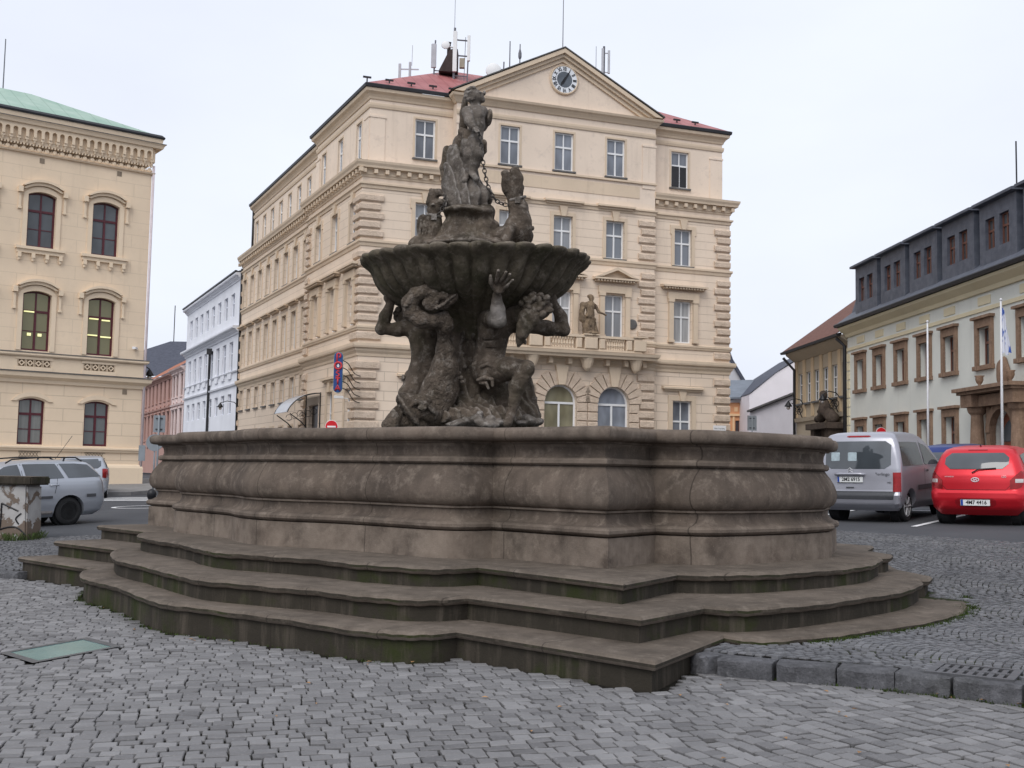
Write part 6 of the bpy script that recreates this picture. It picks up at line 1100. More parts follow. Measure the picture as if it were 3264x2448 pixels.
mb = MB(); mb.prism([(14, 2), (24.2, 2), (24.2, 9), (23.6, 10.4), (21.9, 13.2), (20.5, 17), (17, 17)], 112, 118); mb.build('wall', plaster('pale_grey_gable', (.5, .5, .52), stain=.1), GH)
mb = MB(); 
for a, b in (((23.6, 10.4), (21.9, 13.2)), ((21.9, 13.2), (20.5, 17))): mb.prism([a, b, (b[0] + .3, b[1] + .1), (a[0] + .3, a[1] + .1)], 111.7, 118)
mb.build('roof', M_sl, GH)
# ================================================================ cars
def paint(name, col, metal=0): return plain(name, col, .32, .03, 2, 0, metal, .5, 1.0)
M_tyre = plain('tyre_rubber', (.018, .018, .019), .75, .2, 12, .2); M_steel = plain('black_steel_rim', (.03, .03, .032), .45, .2, 9, 0, .3); M_alloy = plain('alloy_rim', (.42, .42, .43), .35, .1, 9, 0, .7)
M_plast = plain('grey_bumper_plastic', (.06, .062, .068), .6, .1, 20, .1); M_cgl = glassmat('car_glass', (.05, .058, .066), .04, 1.0, .1); M_red = plain('red_lamp', (.3, .012, .014), .18, .15, 12, 0, 0, .6, 1); M_clear = plain('clear_lamp', (.6, .55, .52), .15, .1, 15, 0, 0, .6, 1)
M_plate = plain('plate_white', (.68, .69, .68), .4, .03, 2, 0); M_blue = plain('plate_blue', (.02, .06, .3), .4, .05, 2, 0); M_chr = plain('chrome', (.6, .6, .62), .18, .05, 3, 0, 1); M_under = plain('underbody', (.012, .012, .013), .8, .1)
class Car:
    def __init__(s, name, label, slices, wb, mat, loc, head, cat='car', rim=M_alloy, wr=.31, group=None):
        z = loc[2] if len(loc) > 2 else None
        f = np.array([sin(rad(head)), cos(rad(head))]); l = np.array([-f[1], f[0]]); g = lambda p: zu(*p) - .03
        c = np.array(loc[:2]); s.root = thing(name, label, cat, (*c, g(c)), rad(90 - head), group)
        pitch = math.atan2(g(c + f * 2) - g(c), 2); roll = math.atan2(g(c + l) - g(c), 1)
        s.root.rotation_euler = (Matrix.Rotation(rad(90 - head), 4, 'Z') @ Matrix.Rotation(-pitch, 4, 'Y') @ Matrix.Rotation(roll, 4, 'X')).to_euler()
        S = np.array(slices, float); s.S = S; t = np.concatenate([np.linspace(S[i, 0], S[i + 1, 0], 4)[:-1] for i in range(len(S) - 1)] + [[S[-1, 0]]])
        vs = []; n = None
        for q in t:
            o = s.sl(q); n = len(o); vs += [(x, y, q) for x, y in o]
        k = len(t); fs = [(i * n + j, i * n + (j + 1) % n, (i + 1) * n + (j + 1) % n, (i + 1) * n + j) for i in range(k - 1) for j in range(n)] + [tuple(range(n - 1, -1, -1)), tuple(range((k - 1) * n, k * n))]
        mb = MB(); mb.add(vs, fs); me = mb.mesh('body', mat)
        b = link('body', me, None); hw = s.I(3, wr)
        cut = MB()
        for x in (0, wb):
            for sg in (-1, 1): cut.lathe([(wr + .055, sg * (hw - .26)), (wr + .055, sg * (hw + .3))], (x, 0, wr), 28, ax='y')
        co = link('cut', cut.mesh('cut', M_under)); md = b.modifiers.new('b', 'BOOLEAN'); md.object = co; md.operation = 'DIFFERENCE'; md.solver = 'EXACT'
        bpy.context.view_layer.update(); me2 = bpy.data.meshes.new_from_object(b.evaluated_get(bpy.context.evaluated_depsgraph_get()))
        b.modifiers.clear(); b.data = me2; bpy.data.objects.remove(co); b.parent = s.root; b.name = 'body'
        me2.polygons.foreach_set('use_smooth', [True] * len(me2.polygons)); bm = bmesh.new(); bm.from_mesh(me2)
        for e in bm.edges:
            if len(e.link_faces) == 2 and e.calc_face_angle(0) > .6: e.smooth = False
        bm.to_mesh(me2); bm.free(); s.body = b
        for x in (0, wb):
            for sg in (-1, 1):
                w = link('wheel', MB().lathe([(.2, -.09), (wr - .03, -.1), (wr, -.075), (wr, .075), (wr - .03, .1), (wr - .09, .105), (.21, .09)], n=28, ax='y').mesh('wheel', M_tyre, auto=.7), s.root, (x, sg * (hw - .1), wr))
                r = MB(); r.lathe([(.215, sg * .09), (.2, sg * .1), (.19, sg * .055), (.07, sg * .06), (.06, sg * .085), (.001, sg * .088)], n=24, ax='y')
                for q in range(6 if rim is M_alloy else 10):
                    a = q * 2 * PI / (6 if rim is M_alloy else 10); d = Vector((cos(a), 0, sin(a)))
                    if rim is M_alloy: r.tube([d * .05 + Vector((0, sg * .085, 0)), d * .2 + Vector((0, sg * .095, 0))], .022, 5)
                    else: r.lathe([(.022, sg * .058), (.022, sg * .064)], (d.x * .145, 0, d.z * .145), 6, ax='y')
                link('rim', r.mesh('rim', rim), w)
                link('wheel_well', MB().lathe([(wr + .05, -sg * .0), (wr + .05, -sg * .15), (.02, -sg * .151)], n=24, ax='y').mesh('wheel_well', M_under), s.root, (x, sg * (hw - .1), wr))
    def I(s, k, z): return float(np.interp(z, s.S[:, 0], s.S[:, k]))
    def sl(s, z):
        xb, xf, hw, rr, rf = [s.I(k, z) for k in (1, 2, 3, 4, 5)]; o = []
        for y in np.linspace(-1, 1, 9): o.append((s.rx(y * (hw - rr), z), y * (hw - rr)))
        for a in np.linspace(0, PI / 2, 6)[1:-1]: o.append((xb + .05 + rr * (1 - sin(a)) - .05 * (1 - sin(a)), hw - rr * (1 - cos(PI / 2 - a))) if False else (s.rx(hw - rr + rr * sin(a), z), hw - rr + rr * sin(a)))
        for x in np.linspace(xb + rr + .05, xf - rf - .08, 12): o.append((x, hw))
        for a in np.linspace(0, PI / 2, 7)[1:-1]: o.append((xf - .08 - rf + rf * sin(a), hw - rf + rf * cos(a)))
        for y in np.linspace(1, -1, 9): o.append((xf - .08 * (y * y), y * (hw - rf)))
        for a in np.linspace(PI / 2, 0, 7)[1:-1]: o.append((xf - .08 - rf + rf * sin(a), -(hw - rf + rf * cos(a))))
        for x in np.linspace(xf - rf - .08, xb + rr + .05, 12): o.append((x, -hw))
        for a in np.linspace(PI / 2, 0, 6)[1:-1]: o.append((s.rx(hw - rr + rr * sin(a), z), -(hw - rr + rr * sin(a))))
        return o
    def rx(s, y, z):
        xb, hw, rr = s.I(1, z), s.I(3, z), s.I(4, z); y = abs(y); m = hw - rr
        if y <= m: return xb + .05 * (y / max(m, .01)) ** 2
        q = min(1, (y - m) / rr); return xb + .05 + rr * (1 - math.sqrt(max(0, 1 - q * q)))
    def patch(s, name, mat, top, bot, kind='rear', eps=.006, rows=6, parent=None, inner=None):
        vs = []; n = len(top)
        for r in range(rows + 1):
            t = r / rows
            for a, b in zip(top, bot):
                p, z = a[0] * (1 - t) + b[0] * t, a[1] * (1 - t) + b[1] * t
                if kind == 'rear': vs.append((s.rx(p, z) - eps, p, z))
                else: sg = 1 if kind == 'left' else -1; vs.append((p, sg * (s.I(3, z) + eps), z))
        mb = MB(); mb.add(vs, [(r * n + i, r * n + i + 1, (r + 1) * n + i + 1, (r + 1) * n + i) for r in range(rows) for i in range(n - 1)])
        return link(name, mb.mesh(name, mat, smooth=True, recalc=False), parent or s.root)
    def rear(s, name, mat, y0, y1, z0, z1, r=.05, **kw):
        n = 12; ys = np.linspace(y0, y1, n); c = lambda y: r * (1 - math.sqrt(max(0, 1 - max(0, (r * 1.5 - min(y - y0, y1 - y)) / (r * 1.5)) ** 2)))
        return s.patch(name, mat, [(y, z1 - c(y)) for y in ys], [(y, z0 + c(y)) for y in ys], 'rear', **kw)
    def plate(s, txt, y, z, x=None):
        x = s.rx(y, z) - .012 if x is None else x
        p = link('licence_plate', MB().box(-.006, .006, -.26, .26, -.056, .056).mesh('licence_plate', M_plate), s.root, (x - .004, y, z))
        link('plate_band', MB().box(-.009, -.0065, .215, .255, -.052, .052).mesh('plate_band', M_blue), p)
        textmesh('plate_number', txt, .098, M_black, p, (-.0085, -.02, 0), (PI / 2, 0, -PI / 2), .001, off=.002, sx=.93)
        b = MB()
        for q in ((-.262, .262, .056, .064), (-.262, .262, -.064, -.056)): b.box(-.01, .0, q[0], q[1], q[2], q[3])
        link('plate_frame', b.mesh('plate_frame', M_black), p)
    def mirror(s, x, z, sg, mat):
        hw = s.I(3, z); mb = MB(); mb.lathe([(.02, -.05), (.09, -.03), (.11, .02), (.08, .07), (.01, .09)], (x, sg * (hw + .13), z), 12, ax='x'); mb.tube([(x, sg * (hw - .02), z - .05), (x, sg * (hw + .1), z - .03)], .03, 6); link('door_mirror', mb.mesh('door_mirror', mat, smooth=True), s.root)

# --- silver van
VAN = [(.24, -.58, 3.2, .72, .12, .3), (.38, -.71, 3.34, .82, .12, .4), (.55, -.74, 3.38, .85, .12, .4), (.6, -.7, 3.38, .855, .11, .4), (.8, -.68, 3.34, .86, .1, .4), (.97, -.67, 3.15, .86, .1, .4), (1.07, -.66, 2.75, .855, .1, .35), (1.13, -.65, 2.42, .85, .1, .3), (1.35, -.62, 2.02, .81, .1, .28), (1.55, -.58, 1.68, .765, .11, .25), (1.68, -.53, 1.42, .72, .13, .25), (1.75, -.47, 1.2, .66, .15, .25), (1.79, -.35, 1.0, .56, .2, .25), (1.808, -.1, .7, .38, .2, .2)]
M_vp = paint('silver_paint', (.37, .37, .41), .55)
v = Car('van', 'silver high roofed van seen from behind, half hidden by the basin', VAN, 2.69, M_vp, (7.36, 22.92), 36.5, 'van')
v.rear('rear_window', M_cgl, -.66, .66, 1.07, 1.62, .08)
tl = [v.patch('tail_lamp', M_red, [(sg * .7, 1.0), (sg * .8, 1.0), (sg * .845, 1.0)], [(sg * .7, .62), (sg * .8, .62), (sg * .845, .62)], 'rear', .01) for sg in (-1, 1)]
v.rear('bumper', M_plast, -.84, .84, .47, .63, .01, eps=.012); v.rear('bumper_lip', M_vp, -.82, .82, .3, .465, .01, eps=.02); v.rear('brake_lamp', M_red, -.24, .24, 1.7, 1.735, .01)
hd = MB(); hd.tube([(-.7, -.3, .0), (-.72, -.2, .01), (-.72, .2, .01), (-.7, .3, 0)], .028, 8); link('tailgate_handle', hd.mesh('tailgate_handle', M_vp, smooth=True), v.root, (-.0, .14, .96))
v.plate('2M2 6915', .14, .86)
cv_ = MB()
for z in (0, .045): cv_.tube([(0, -.055, z - .03), (0, 0, z + .015), (0, .055, z - .03)], .009, 5)
link('badge', cv_.mesh('badge', M_chr), v.root, (v.rx(0, 1.03) - .012, .14, 1.03))
textmesh('lettering', 'Berlingo', .085, M_plast, v.root, (v.rx(-.47, .97) - .006, -.5, .965), (PI / 2, 0, -PI / 2), .001); textmesh('lettering', 'HDi', .05, M_plast, v.root, (v.rx(-.6, .8) - .006, -.63, .8), (PI / 2, 0, -PI / 2), .001)
h2 = MB(); h2.box(-.012, .0, -.08, .08, -.012, .012); link('tailgate_latch', h2.mesh('tailgate_latch', M_plast), v.root, (v.rx(.14, .7) - .004, .14, .7))
v.patch('side_window', M_cgl, [(-.38, 1.6), (.2, 1.6), (.75, 1.58)], [(-.48, 1.12), (.2, 1.12), (.86, 1.12)], 'right'); v.patch('side_window', M_cgl, [(.86, 1.58), (1.2, 1.52), (1.32, 1.48)], [(.97, 1.12), (1.6, 1.12), (2.0, 1.12)], 'right')
v.patch('side_moulding', M_plast, [(.42, .72), (2.2, .72)], [(.42, .62), (2.2, .62)], 'right', .014); v.patch('door_seam', M_under, [(.9, 1.62), (.912, 1.62)], [(.93, .36), (.942, .36)], 'right', .004); v.mirror(1.95, 1.14, -1, M_plast); v.mirror(1.95, 1.14, 1, M_plast)
v.patch('door_handle', M_plast, [(.99, 1.02), (1.14, 1.02)], [(.99, .98), (1.14, .98)], 'right', .02)
M_rfl = plain('reflection_paint', (.35, .42, .45), .5, .2, 20, 0)
for y in (.45, .1): v.rear('painted_reflection', M_rfl, y - .09, y + .09, 1.23, 1.4, .01, eps=.009)  # pale patches painted on the rear glass as its reflections
# --- red hatchback
RED = [(.2, -.48, 3.1, .74, .25, .4), (.34, -.64, 3.22, .82, .26, .45), (.5, -.69, 3.24, .85, .26, .5), (.62, -.68, 3.23, .852, .25, .5), (.68, -.63, 3.2, .85, .25, .5), (.85, -.62, 3.0, .845, .25, .5), (.96, -.6, 2.6, .83, .24, .4), (1.05, -.55, 2.25, .8, .22, .35), (1.2, -.46, 1.95, .745, .2, .3), (1.34, -.35, 1.62, .69, .19, .3), (1.43, -.24, 1.35, .63, .2, .3), (1.475, -.1, 1.1, .53, .2, .25), (1.505, .2, .8, .36, .2, .2)]
M_rp = paint('red_paint', (.62, .008, .02))
r = Car('hatchback', 'bright red hatchback parked at the right edge, seen from behind', RED, 2.525, M_rp, (9.13, 21.62), 33.5)
r.rear('rear_window', M_cgl, -.57, .57, 1.07, 1.37, .09, eps=.012, rows=12); r.rear('brake_lamp', M_red, -.18, .18, 1.42, 1.435, .005)
for sg in (-1, 1):
    ys = [sg * .6, sg * .69, sg * .77, sg * .815]
    r.patch('tail_lamp', M_red, [(ys[0], .86), (ys[1], .95), (ys[2], 1.03), (ys[3], 1.02)], [(ys[0], .7), (ys[1], .7), (ys[2], .72), (ys[3], .78)], 'rear', .012); r.patch('reversing_lamp', M_clear, [(y, .885) for y in ys[1:]], [(y, .815) for y in ys[1:]], 'rear', .016)
r.patch('tailgate_seam', M_under, [(y, .685 + .1 * (abs(y) > .61)) for y in np.linspace(-.62, .62, 14)], [(y, .677 + .1 * (abs(y) > .61)) for y in np.linspace(-.62, .62, 14)], 'rear', .005, 1)
r.rear('plate_recess_shade', paint('shaded_red_paint', (.4, .006, .014)), -.36, .36, .37, .53, .04, eps=.004); r.plate('4M7 4416', 0, .445)  # recess shade painted as a flat patch of darker body red
bd = MB(); bd.tube([(0, .065 * cos(t), .036 * sin(t)) for t in [i * PI / 10 for i in range(21)]], .009, 5); bd.tube([(0, -.03, -.024), (0, -.014, .026)], .008, 5); bd.tube([(0, .014, -.026), (0, .03, .024)], .008, 5); bd.tube([(0, -.022, -.004), (0, .022, .004)], .008, 5); link('badge', bd.mesh('badge', M_chr), r.root, (r.rx(0, .87) - .012, 0, .87))
textmesh('lettering', 'i20', .07, M_chr, r.root, (r.rx(-.45, .92) - .008, -.5, .93), (PI / 2, 0, -PI / 2), .002); textmesh('lettering', 'HYUNDAI', .036, M_chr, r.root, (r.rx(.47, .92) - .008, .47, .925), (PI / 2, 0, -PI / 2), .002)
wp = MB(); wp.tube([(r.rx(.05, 1.0) - .03, .06, 1.0), (r.rx(0, 1.06) - .03, -.05, 1.065), (r.rx(-.3, 1.09) - .025, -.36, 1.085)], .012, 5); link('rear_wiper', wp.mesh('rear_wiper', M_black), r.root)
r.patch('side_window', M_cgl, [(-.05, 1.32), (.6, 1.36), (1.2, 1.36)], [(-.05, 1.08), (.6, 1.04), (1.75, 1.02)], 'right'); r.patch('side_window', M_cgl, [(-.05, 1.32), (.6, 1.36), (1.2, 1.36)], [(-.05, 1.08), (.6, 1.04), (1.75, 1.02)], 'left')
an_ = MB(); an_.tube([(.1, 0, 1.47), (-.02, 0, 1.52)], .012, 5); link('roof_aerial', an_.mesh('roof_aerial', M_black), r.root); r.mirror(1.85, 1.02, -1, M_rp); r.mirror(1.85, 1.02, 1, M_rp)
# --- blue car further back
b = Car('hatchback', 'dark blue car whose roof shows between the silver van and the red hatchback', RED, 2.525, paint('blue_paint', (.012, .03, .16)), (10.75, 27.2), 36.5); b.root['label'] = 'dark blue car whose roof shows between the silver van and the red hatchback'
b.rear('rear_window', M_cgl, -.6, .6, 1.05, 1.31, .09); b.patch('side_window', M_cgl, [(-.05, 1.32), (.6, 1.36), (1.2, 1.36)], [(-.05, 1.08), (.6, 1.04), (1.75, 1.02)], 'left')
for sg in (-1, 1): b.patch('tail_lamp', M_red, [(sg * .62, .98), (sg * .8, 1.0)], [(sg * .62, .75), (sg * .8, .75)], 'rear', .012)
# --- silver estates
EST = [(.2, -.82, 3.3, .72, .3, .35), (.3, -.97, 3.42, .81, .32, .45), (.48, -1.03, 3.46, .85, .32, .5), (.62, -1.02, 3.45, .862, .3, .5), (.8, -1.0, 3.35, .865, .28, .5), (.9, -.98, 3.1, .86, .27, .45), (.97, -.96, 2.5, .85, .26, .4), (1.02, -.94, 2.2, .835, .25, .35), (1.15, -.87, 1.95, .785, .24, .3), (1.3, -.76, 1.6, .715, .23, .3), (1.38, -.66, 1.35, .66, .23, .3), (1.425, -.52, 1.12, .59, .23, .25), (1.452, -.3, .85, .45, .22, .22), (1.46, 0, .6, .3, .2, .2)]
M_sp = paint('silver_estate_paint', (.4, .42, .46), .6)
e = Car('estate_car', 'silver estate car side on behind the graffiti pillar, black steel wheels and roof rails', EST, 2.51, M_sp, (-10.49, 25.62), -142, rim=M_steel)
e.patch('side_window', M_cgl, [(-.5, 1.34), (-.2, 1.37), (.18, 1.375)], [(-.78, 1.06), (-.3, 1.05), (.02, 1.05)], 'left'); e.patch('side_window', M_cgl, [(.27, 1.375), (.7, 1.38), (1.03, 1.38)], [(.12, 1.05), (.7, 1.04), (1.0, 1.035)], 'left'); e.patch('side_window', M_cgl, [(1.14, 1.375), (1.3, 1.36), (1.45, 1.33)], [(1.1, 1.035), (1.6, 1.03), (2.05, 1.03)], 'left')
e.patch('side_moulding', M_plast, [(-.98 + .35, .68), (-.4, .68)], [(-.98 + .35, .61), (-.4, .61)], 'left', .016); e.patch('side_moulding', M_plast, [(.42, .67), (2.1, .67)], [(.42, .61), (2.1, .61)], 'left', .016)
e.patch('door_seam', M_under, [(1.07, 1.38), (1.08, 1.38)], [(1.1, .3), (1.11, .3)], 'left', .004); e.patch('door_seam', M_under, [(.2, 1.36), (.21, 1.36)], [(.36, .72), (.37, .72)], 'left', .004); e.patch('sill_trim', M_clear, [(.4, .34), (2.1, .34)], [(.4, .27), (2.1, .27)], 'left', .012)
hn = MB(); hn.tube([(.27, .0, 0), (.3, .035, .004), (.45, .035, .004), (.48, 0, 0)], .016, 6); link('door_handle', hn.mesh('door_handle', M_sp, smooth=True), e.root, (.0, e.I(3, .9), .9)); link('door_handle', hn.mesh('door_handle', M_sp, smooth=True), e.root, (.95, e.I(3, .9), .9))
for sg in (-1, 1):
    rl = MB(); rl.tube([(-.45, sg * .56, 1.42), (-.3, sg * .56, 1.5), (.5, sg * .57, 1.525), (1.2, sg * .57, 1.49), (1.35, sg * .57, 1.41)], .018, 6); rl.tube([(.0, sg * .56, 1.43), (-.03, sg * .56, 1.5)], .02, 6); link('roof_rail', rl.mesh('roof_rail', M_black), e.root)
ae = MB(); ae.tube([(-.12, 0, 1.46), (-.55, 0, 2.0)], .006, 5); link('roof_aerial', ae.mesh('roof_aerial', M_black), e.root)
for sg in (-1, 1): e.patch('tail_lamp', M_red, [(sg * .66, 1.0), (sg * .8, 1.0)], [(sg * .66, .7), (sg * .82, .7)], 'rear', .01)
e.rear('rear_window', M_cgl, -.6, .6, 1.05, 1.34, .08)
h = Car('estate_car', 'silver car seen from behind, parked close to the yellow building', EST, 2.51, M_sp, (-14.65, 38.4), -19.5); pass
h.rear('rear_window', M_cgl, -.62, .62, 1.03, 1.35, .08); h.rear('bumper', M_plast, -.82, .82, .3, .42, .01, eps=.012); h.plate('1M4 4162', .0, .8)
for sg in (-1, 1): h.patch('tail_lamp', M_red, [(sg * .66, 1.02), (sg * .76, 1.02), (sg * .83, 1.0)], [(sg * .66, .72), (sg * .76, .7), (sg * .85, .7)], 'rear', .012)
h.rear('badge', M_chr, -.05, .05, .9, .97, .02, eps=.01); h.rear('bumper_strip', M_clear, -.8, .8, .6, .63, .005, eps=.012)
h.patch('side_window', M_cgl, [(-.5, 1.34), (1.03, 1.38)], [(-.78, 1.06), (1.0, 1.035)], 'right')

# ================================================================ street furniture
PIL = thing('gate_pillar', 'stubby plastered stone pillar with flat cap, peeling plaster and black graffiti, left edge', 'pillar', (-9.44, 21.1, zu(-9.4, 21)), rad(-3))
M_pls = (lambda t: t.fin(t.mix(t.ramp(t.noise(3.2, 6, .6, dist=.6), .5, .53), t.mix(t.ramp(t.noise(2, 4), .3, .7), (.3, .29, .28), (.46, .45, .44)), (.16, .125, .1)), .9, t.bump(t.ramp(t.noise(3.2, 6, .6, dist=.6), .5, .53), .6, .02, t.bump(t.noise(30), .3, .01)), spec=.1))(NT('peeling_plaster'))
mb = MB(); mb.prism([(-.62, -.15), (.54, -.15), (.5, 1.02), (-.58, 1.02)], -.3, .3); link('pillar_shaft', mb.mesh('pillar_shaft', M_pls, bevel=.03), PIL)
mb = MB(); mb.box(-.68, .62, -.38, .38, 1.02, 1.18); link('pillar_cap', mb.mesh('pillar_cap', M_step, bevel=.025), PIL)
gf = MB()
for pts in ([(-.42, .72), (-.38, .5), (-.28, .36), (-.44, .3), (-.5, .48), (-.36, .55)], [(-.18, .68), (-.2, .2), (-.34, .12), (-.12, .22), (.12, .24), (.3, .1)], [(-.18, .68), (.0, .6), (.14, .54)], [(.2, .5), (.1, .4), (.16, .3)], [(-.5, .02), (-.1, -.02)]): gf.tube([(x + .22, -.302, z) for x, z in (p for p in [tuple(q) for q in catmull(pts, 6)])], .016, 5)
link('graffiti', gf.mesh('graffiti', M_black), PIL)
# glass pavement light
PG = thing('pavement_light', 'teal glass pavement panel in a dark steel frame let into the cobbles', 'glass panel', (-4.12, 10.48, zl(-4.12, 10.48)))
q4 = PLATE; mid = (-4.12, 10.48); ins = grow(q4, .86)
vs = [(x - mid[0], y - mid[1], zl(x, y) - PG.location.z + dz) for P_, dz in ((grow(q4, 1.04), .008), (ins, .008), (ins, -.03)) for x, y in P_]
mb = MB(); mb.add(vs, [(i, (i + 1) % 4, 4 + (i + 1) % 4, 4 + i) for i in range(4)] + [(4 + i, 4 + (i + 1) % 4, 8 + (i + 1) % 4, 8 + i) for i in range(4)]); link('steel_frame', mb.mesh('steel_frame', plain('dark_steel', (.07, .07, .072), .45, .2, 8, .1)), PG)
mb = MB(); mb.add([(x - mid[0], y - mid[1], zl(x, y) - PG.location.z + .003) for x, y in ins], [(0, 1, 2, 3)]); link('glass_pane', mb.mesh('glass_pane', plain('teal_frosted_glass', (.2, .36, .36), .22, .12, 2.5, .05, 0, .5), recalc=False), PG)
# drain grate
DG = thing('drain_grate', 'iron drain grate set in small cobbles at the lower right, with two rows of slots', 'drain grate', (3.43, 8.31, zu(3.43, 8.31)))
ux = np.array(DRAIN[1]) - np.array(DRAIN[0]); uy = np.array(DRAIN[3]) - np.array(DRAIN[0]); d0 = np.array(DRAIN[0])
def dg(mb, a0, a1, b0, b1, z0, z1):
    c = [d0 + ux * a + uy * b for a, b in ((a0, b0), (a1, b0), (a1, b1), (a0, b1))]; vs = [(p[0] - 3.43, p[1] - 8.31, zu(*p) - DG.location.z + z) for z in (z0, z1) for p in c]
    mb.add(vs, [(0, 3, 2, 1), (4, 5, 6, 7), (0, 1, 5, 4), (1, 2, 6, 5), (2, 3, 7, 6), (3, 0, 4, 7)])
mb = MB()
for a in ((-.12, 0, -.12, 1.12), (1, 1.12, -.12, 1.12), (0, 1, -.12, 0), (0, 1, 1, 1.12)): dg(mb, *a, -.05, .006)
link('frame', mb.mesh('frame', plain('worn_iron', (.075, .075, .08), .5, .25, 10, .2)), DG)
mb = MB()
for i in range(7): dg(mb, .02 + .14 * i, .1 + .14 * i, .02, .98, -.04, .002)
dg(mb, .01, .99, .44, .56, -.04, .004); link('grate', mb.mesh('grate', bpy.data.materials['worn_iron']), DG)
mb = MB(); dg(mb, 0, 1, 0, 1, -.3, -.011); link('pit_shade', mb.mesh('pit_shade', M_under), DG)  # black slab painted as the darkness below the slots
# flag poles
M_pole = plain('white_pole', (.62, .62, .64), .35, .05, 4, 0)
for x, y, zt, lab, flag in ((14.2, 38, 6.98, 'bare white flag pole behind the silver van', 0), (14.97, 34, 7.13, 'white flag pole carrying a limp blue and white flag, behind the red car', 1)):
    z0 = zu(x, y) - .05; P_ = thing('flag_pole', lab, 'flag pole', (x, y, z0), 0, 'flag poles by the grey building')
    mb = MB(); mb.tube([(0, 0, 0), (.03, 0, zt - z0)], [.048, .028], 10); mb.lathe([(.04, 0), (.05, .03), (.02, .07)], (.03, 0, zt - z0), 8); mb.lathe([(.14, 0), (.14, .08), (.07, .12)], (0, 0, 0), 10); link('pole', mb.mesh('pole', M_pole, smooth=True), P_)
    if flag:
        t = NT('flag_cloth'); xx = t.xyz(); M_fl = t.fin(t.mix(t.ramp(t.noise(4, 2, sc=(1, 1, .5)), .48, .52), (.62, .64, .72), (.06, .12, .4)), .8)
        vs = []; nz, nx = 16, 9
        for i in range(nz):
            for j in range(nx):
                s_, d = j / (nx - 1), i / (nz - 1); w = .06 + .22 * d ** .8; vs.append((w * (s_ - .15) * .9 + .03 * d, .05 * math.sin(s_ * 14 + d * 3) - .02, -1.45 * d - .12 * s_ * (1 - d) + .05 * math.sin(s_ * 9) * d))
        mb = MB(); mb.add(vs, [(i * nx + j, i * nx + j + 1, (i + 1) * nx + j + 1, (i + 1) * nx + j) for i in range(nz - 1) for j in range(nx - 1)]); tag(link('flag', mb.mesh('flag', M_fl, smooth=True, recalc=False), None, (x + .06, y, zt - .2)), 'limp blue and white flag hanging on the right flag pole', 'flag')
# road signs
M_sr = plain('sign_red', (.55, .012, .02), .4, .06, 3, 0); M_sb = plain('sign_grey_back', (.2, .22, .24), .5, .1, 3, 0, .4); M_sw = plain('sign_white', (.75, .74, .74), .4, .05, 3, 0)
def roundsign(x, y, z, r, label, rz=0, back=False):
    z0 = zu(x, y); S_ = thing('road_sign', label, 'road sign', (x, y, z0), rz)
    mb = MB(); mb.tube([(0, .04, 0), (0, .04, z - z0 + r * .8)], .03, 8); link('post', mb.mesh('post', M_sb, smooth=True), S_)
    mb = MB(); mb.lathe([(r, -.01), (r, .01)], (0, 0, z - z0), 28, ax='y'); pl_ = link('sign_plate', mb.mesh('sign_plate', M_sb if back else M_sw), S_)
    if not back:
        mb = MB(); mb.lathe([(r * .93, -.016), (r * .93, -.0102)], (0, 0, z - z0), 28, ax='y'); link('red_disc', mb.mesh('red_disc', M_sr), pl_); mb = MB(); mb.box(-r * .65, r * .65, -.02, -.0162, z - z0 - r * .12, z - z0 + r * .12); link('white_bar', mb.mesh('white_bar', M_sw), pl_)
roundsign(-7.41, 46, 3.32, .27, 'red no entry sign in front of the side entrance, just above the basin rim')
roundsign(15.1, 45.5, 3.47, .215, 'red round sign showing above the silver van roof')
def backsign(x, y, z0, z1, w, lab):
    g = zu(x, y); S_ = thing('road_sign', lab, 'road sign', (x, y, g)); mb = MB(); mb.tube([(0, .05, 0), (0, .05, z1 - g)], .035, 8)
    link('post', mb.mesh('post', M_sb, smooth=True), S_); mb = MB(); mb.box(-w / 2, w / 2, .09, .11, z0 - g, z1 - g); link('sign_plate', mb.mesh('sign_plate', M_sb), S_)
    mb = MB()
    for z in (z0 + .18 * (z1 - z0), z0 + .82 * (z1 - z0)): mb.box(-w * .28, w * .28, .06, .09, z - g - .02, z - g + .02)
    link('clamp', mb.mesh('clamp', M_dark), S_)
backsign(-12.02, 38, 2.72, 3.3, .4, 'grey back of a rectangular road sign left of the basin'); backsign(12.98, 60, 4.05, 4.86, .5, 'grey back of a rectangular sign by the right corner of the clock building')
S_ = thing('road_sign', 'small round grey sign back low at the left end of the basin', 'road sign', (-12.6, 39.5, zu(-12.6, 39.5))); mb = MB(); mb.tube([(0, .04, 0), (0, .04, 2.1)], .03, 8); link('post', mb.mesh('post', M_sb, smooth=True), S_); mb = MB(); mb.lathe([(.3, -.01), (.3, .01)], (0, 0, 1.85), 24, ax='y'); mb.box(-.55, -.32, -.01, .01, 1.2, 1.75); link('sign_plate', mb.mesh('sign_plate', M_sb), S_)
bo = MB(); bo.lathe([(.09, 0), (.09, .42), (.13, .5), (.15, .6), (.12, .7), (.03, .76)], (0, 0, 0), 14); tag(link('bollard', bo.mesh('bollard', M_black, smooth=True), None, (-10.93, 34.2, zu(-10.9, 34.2) - .34)), 'black rounded bollard peeping out at the left end of the basin', 'bollard')
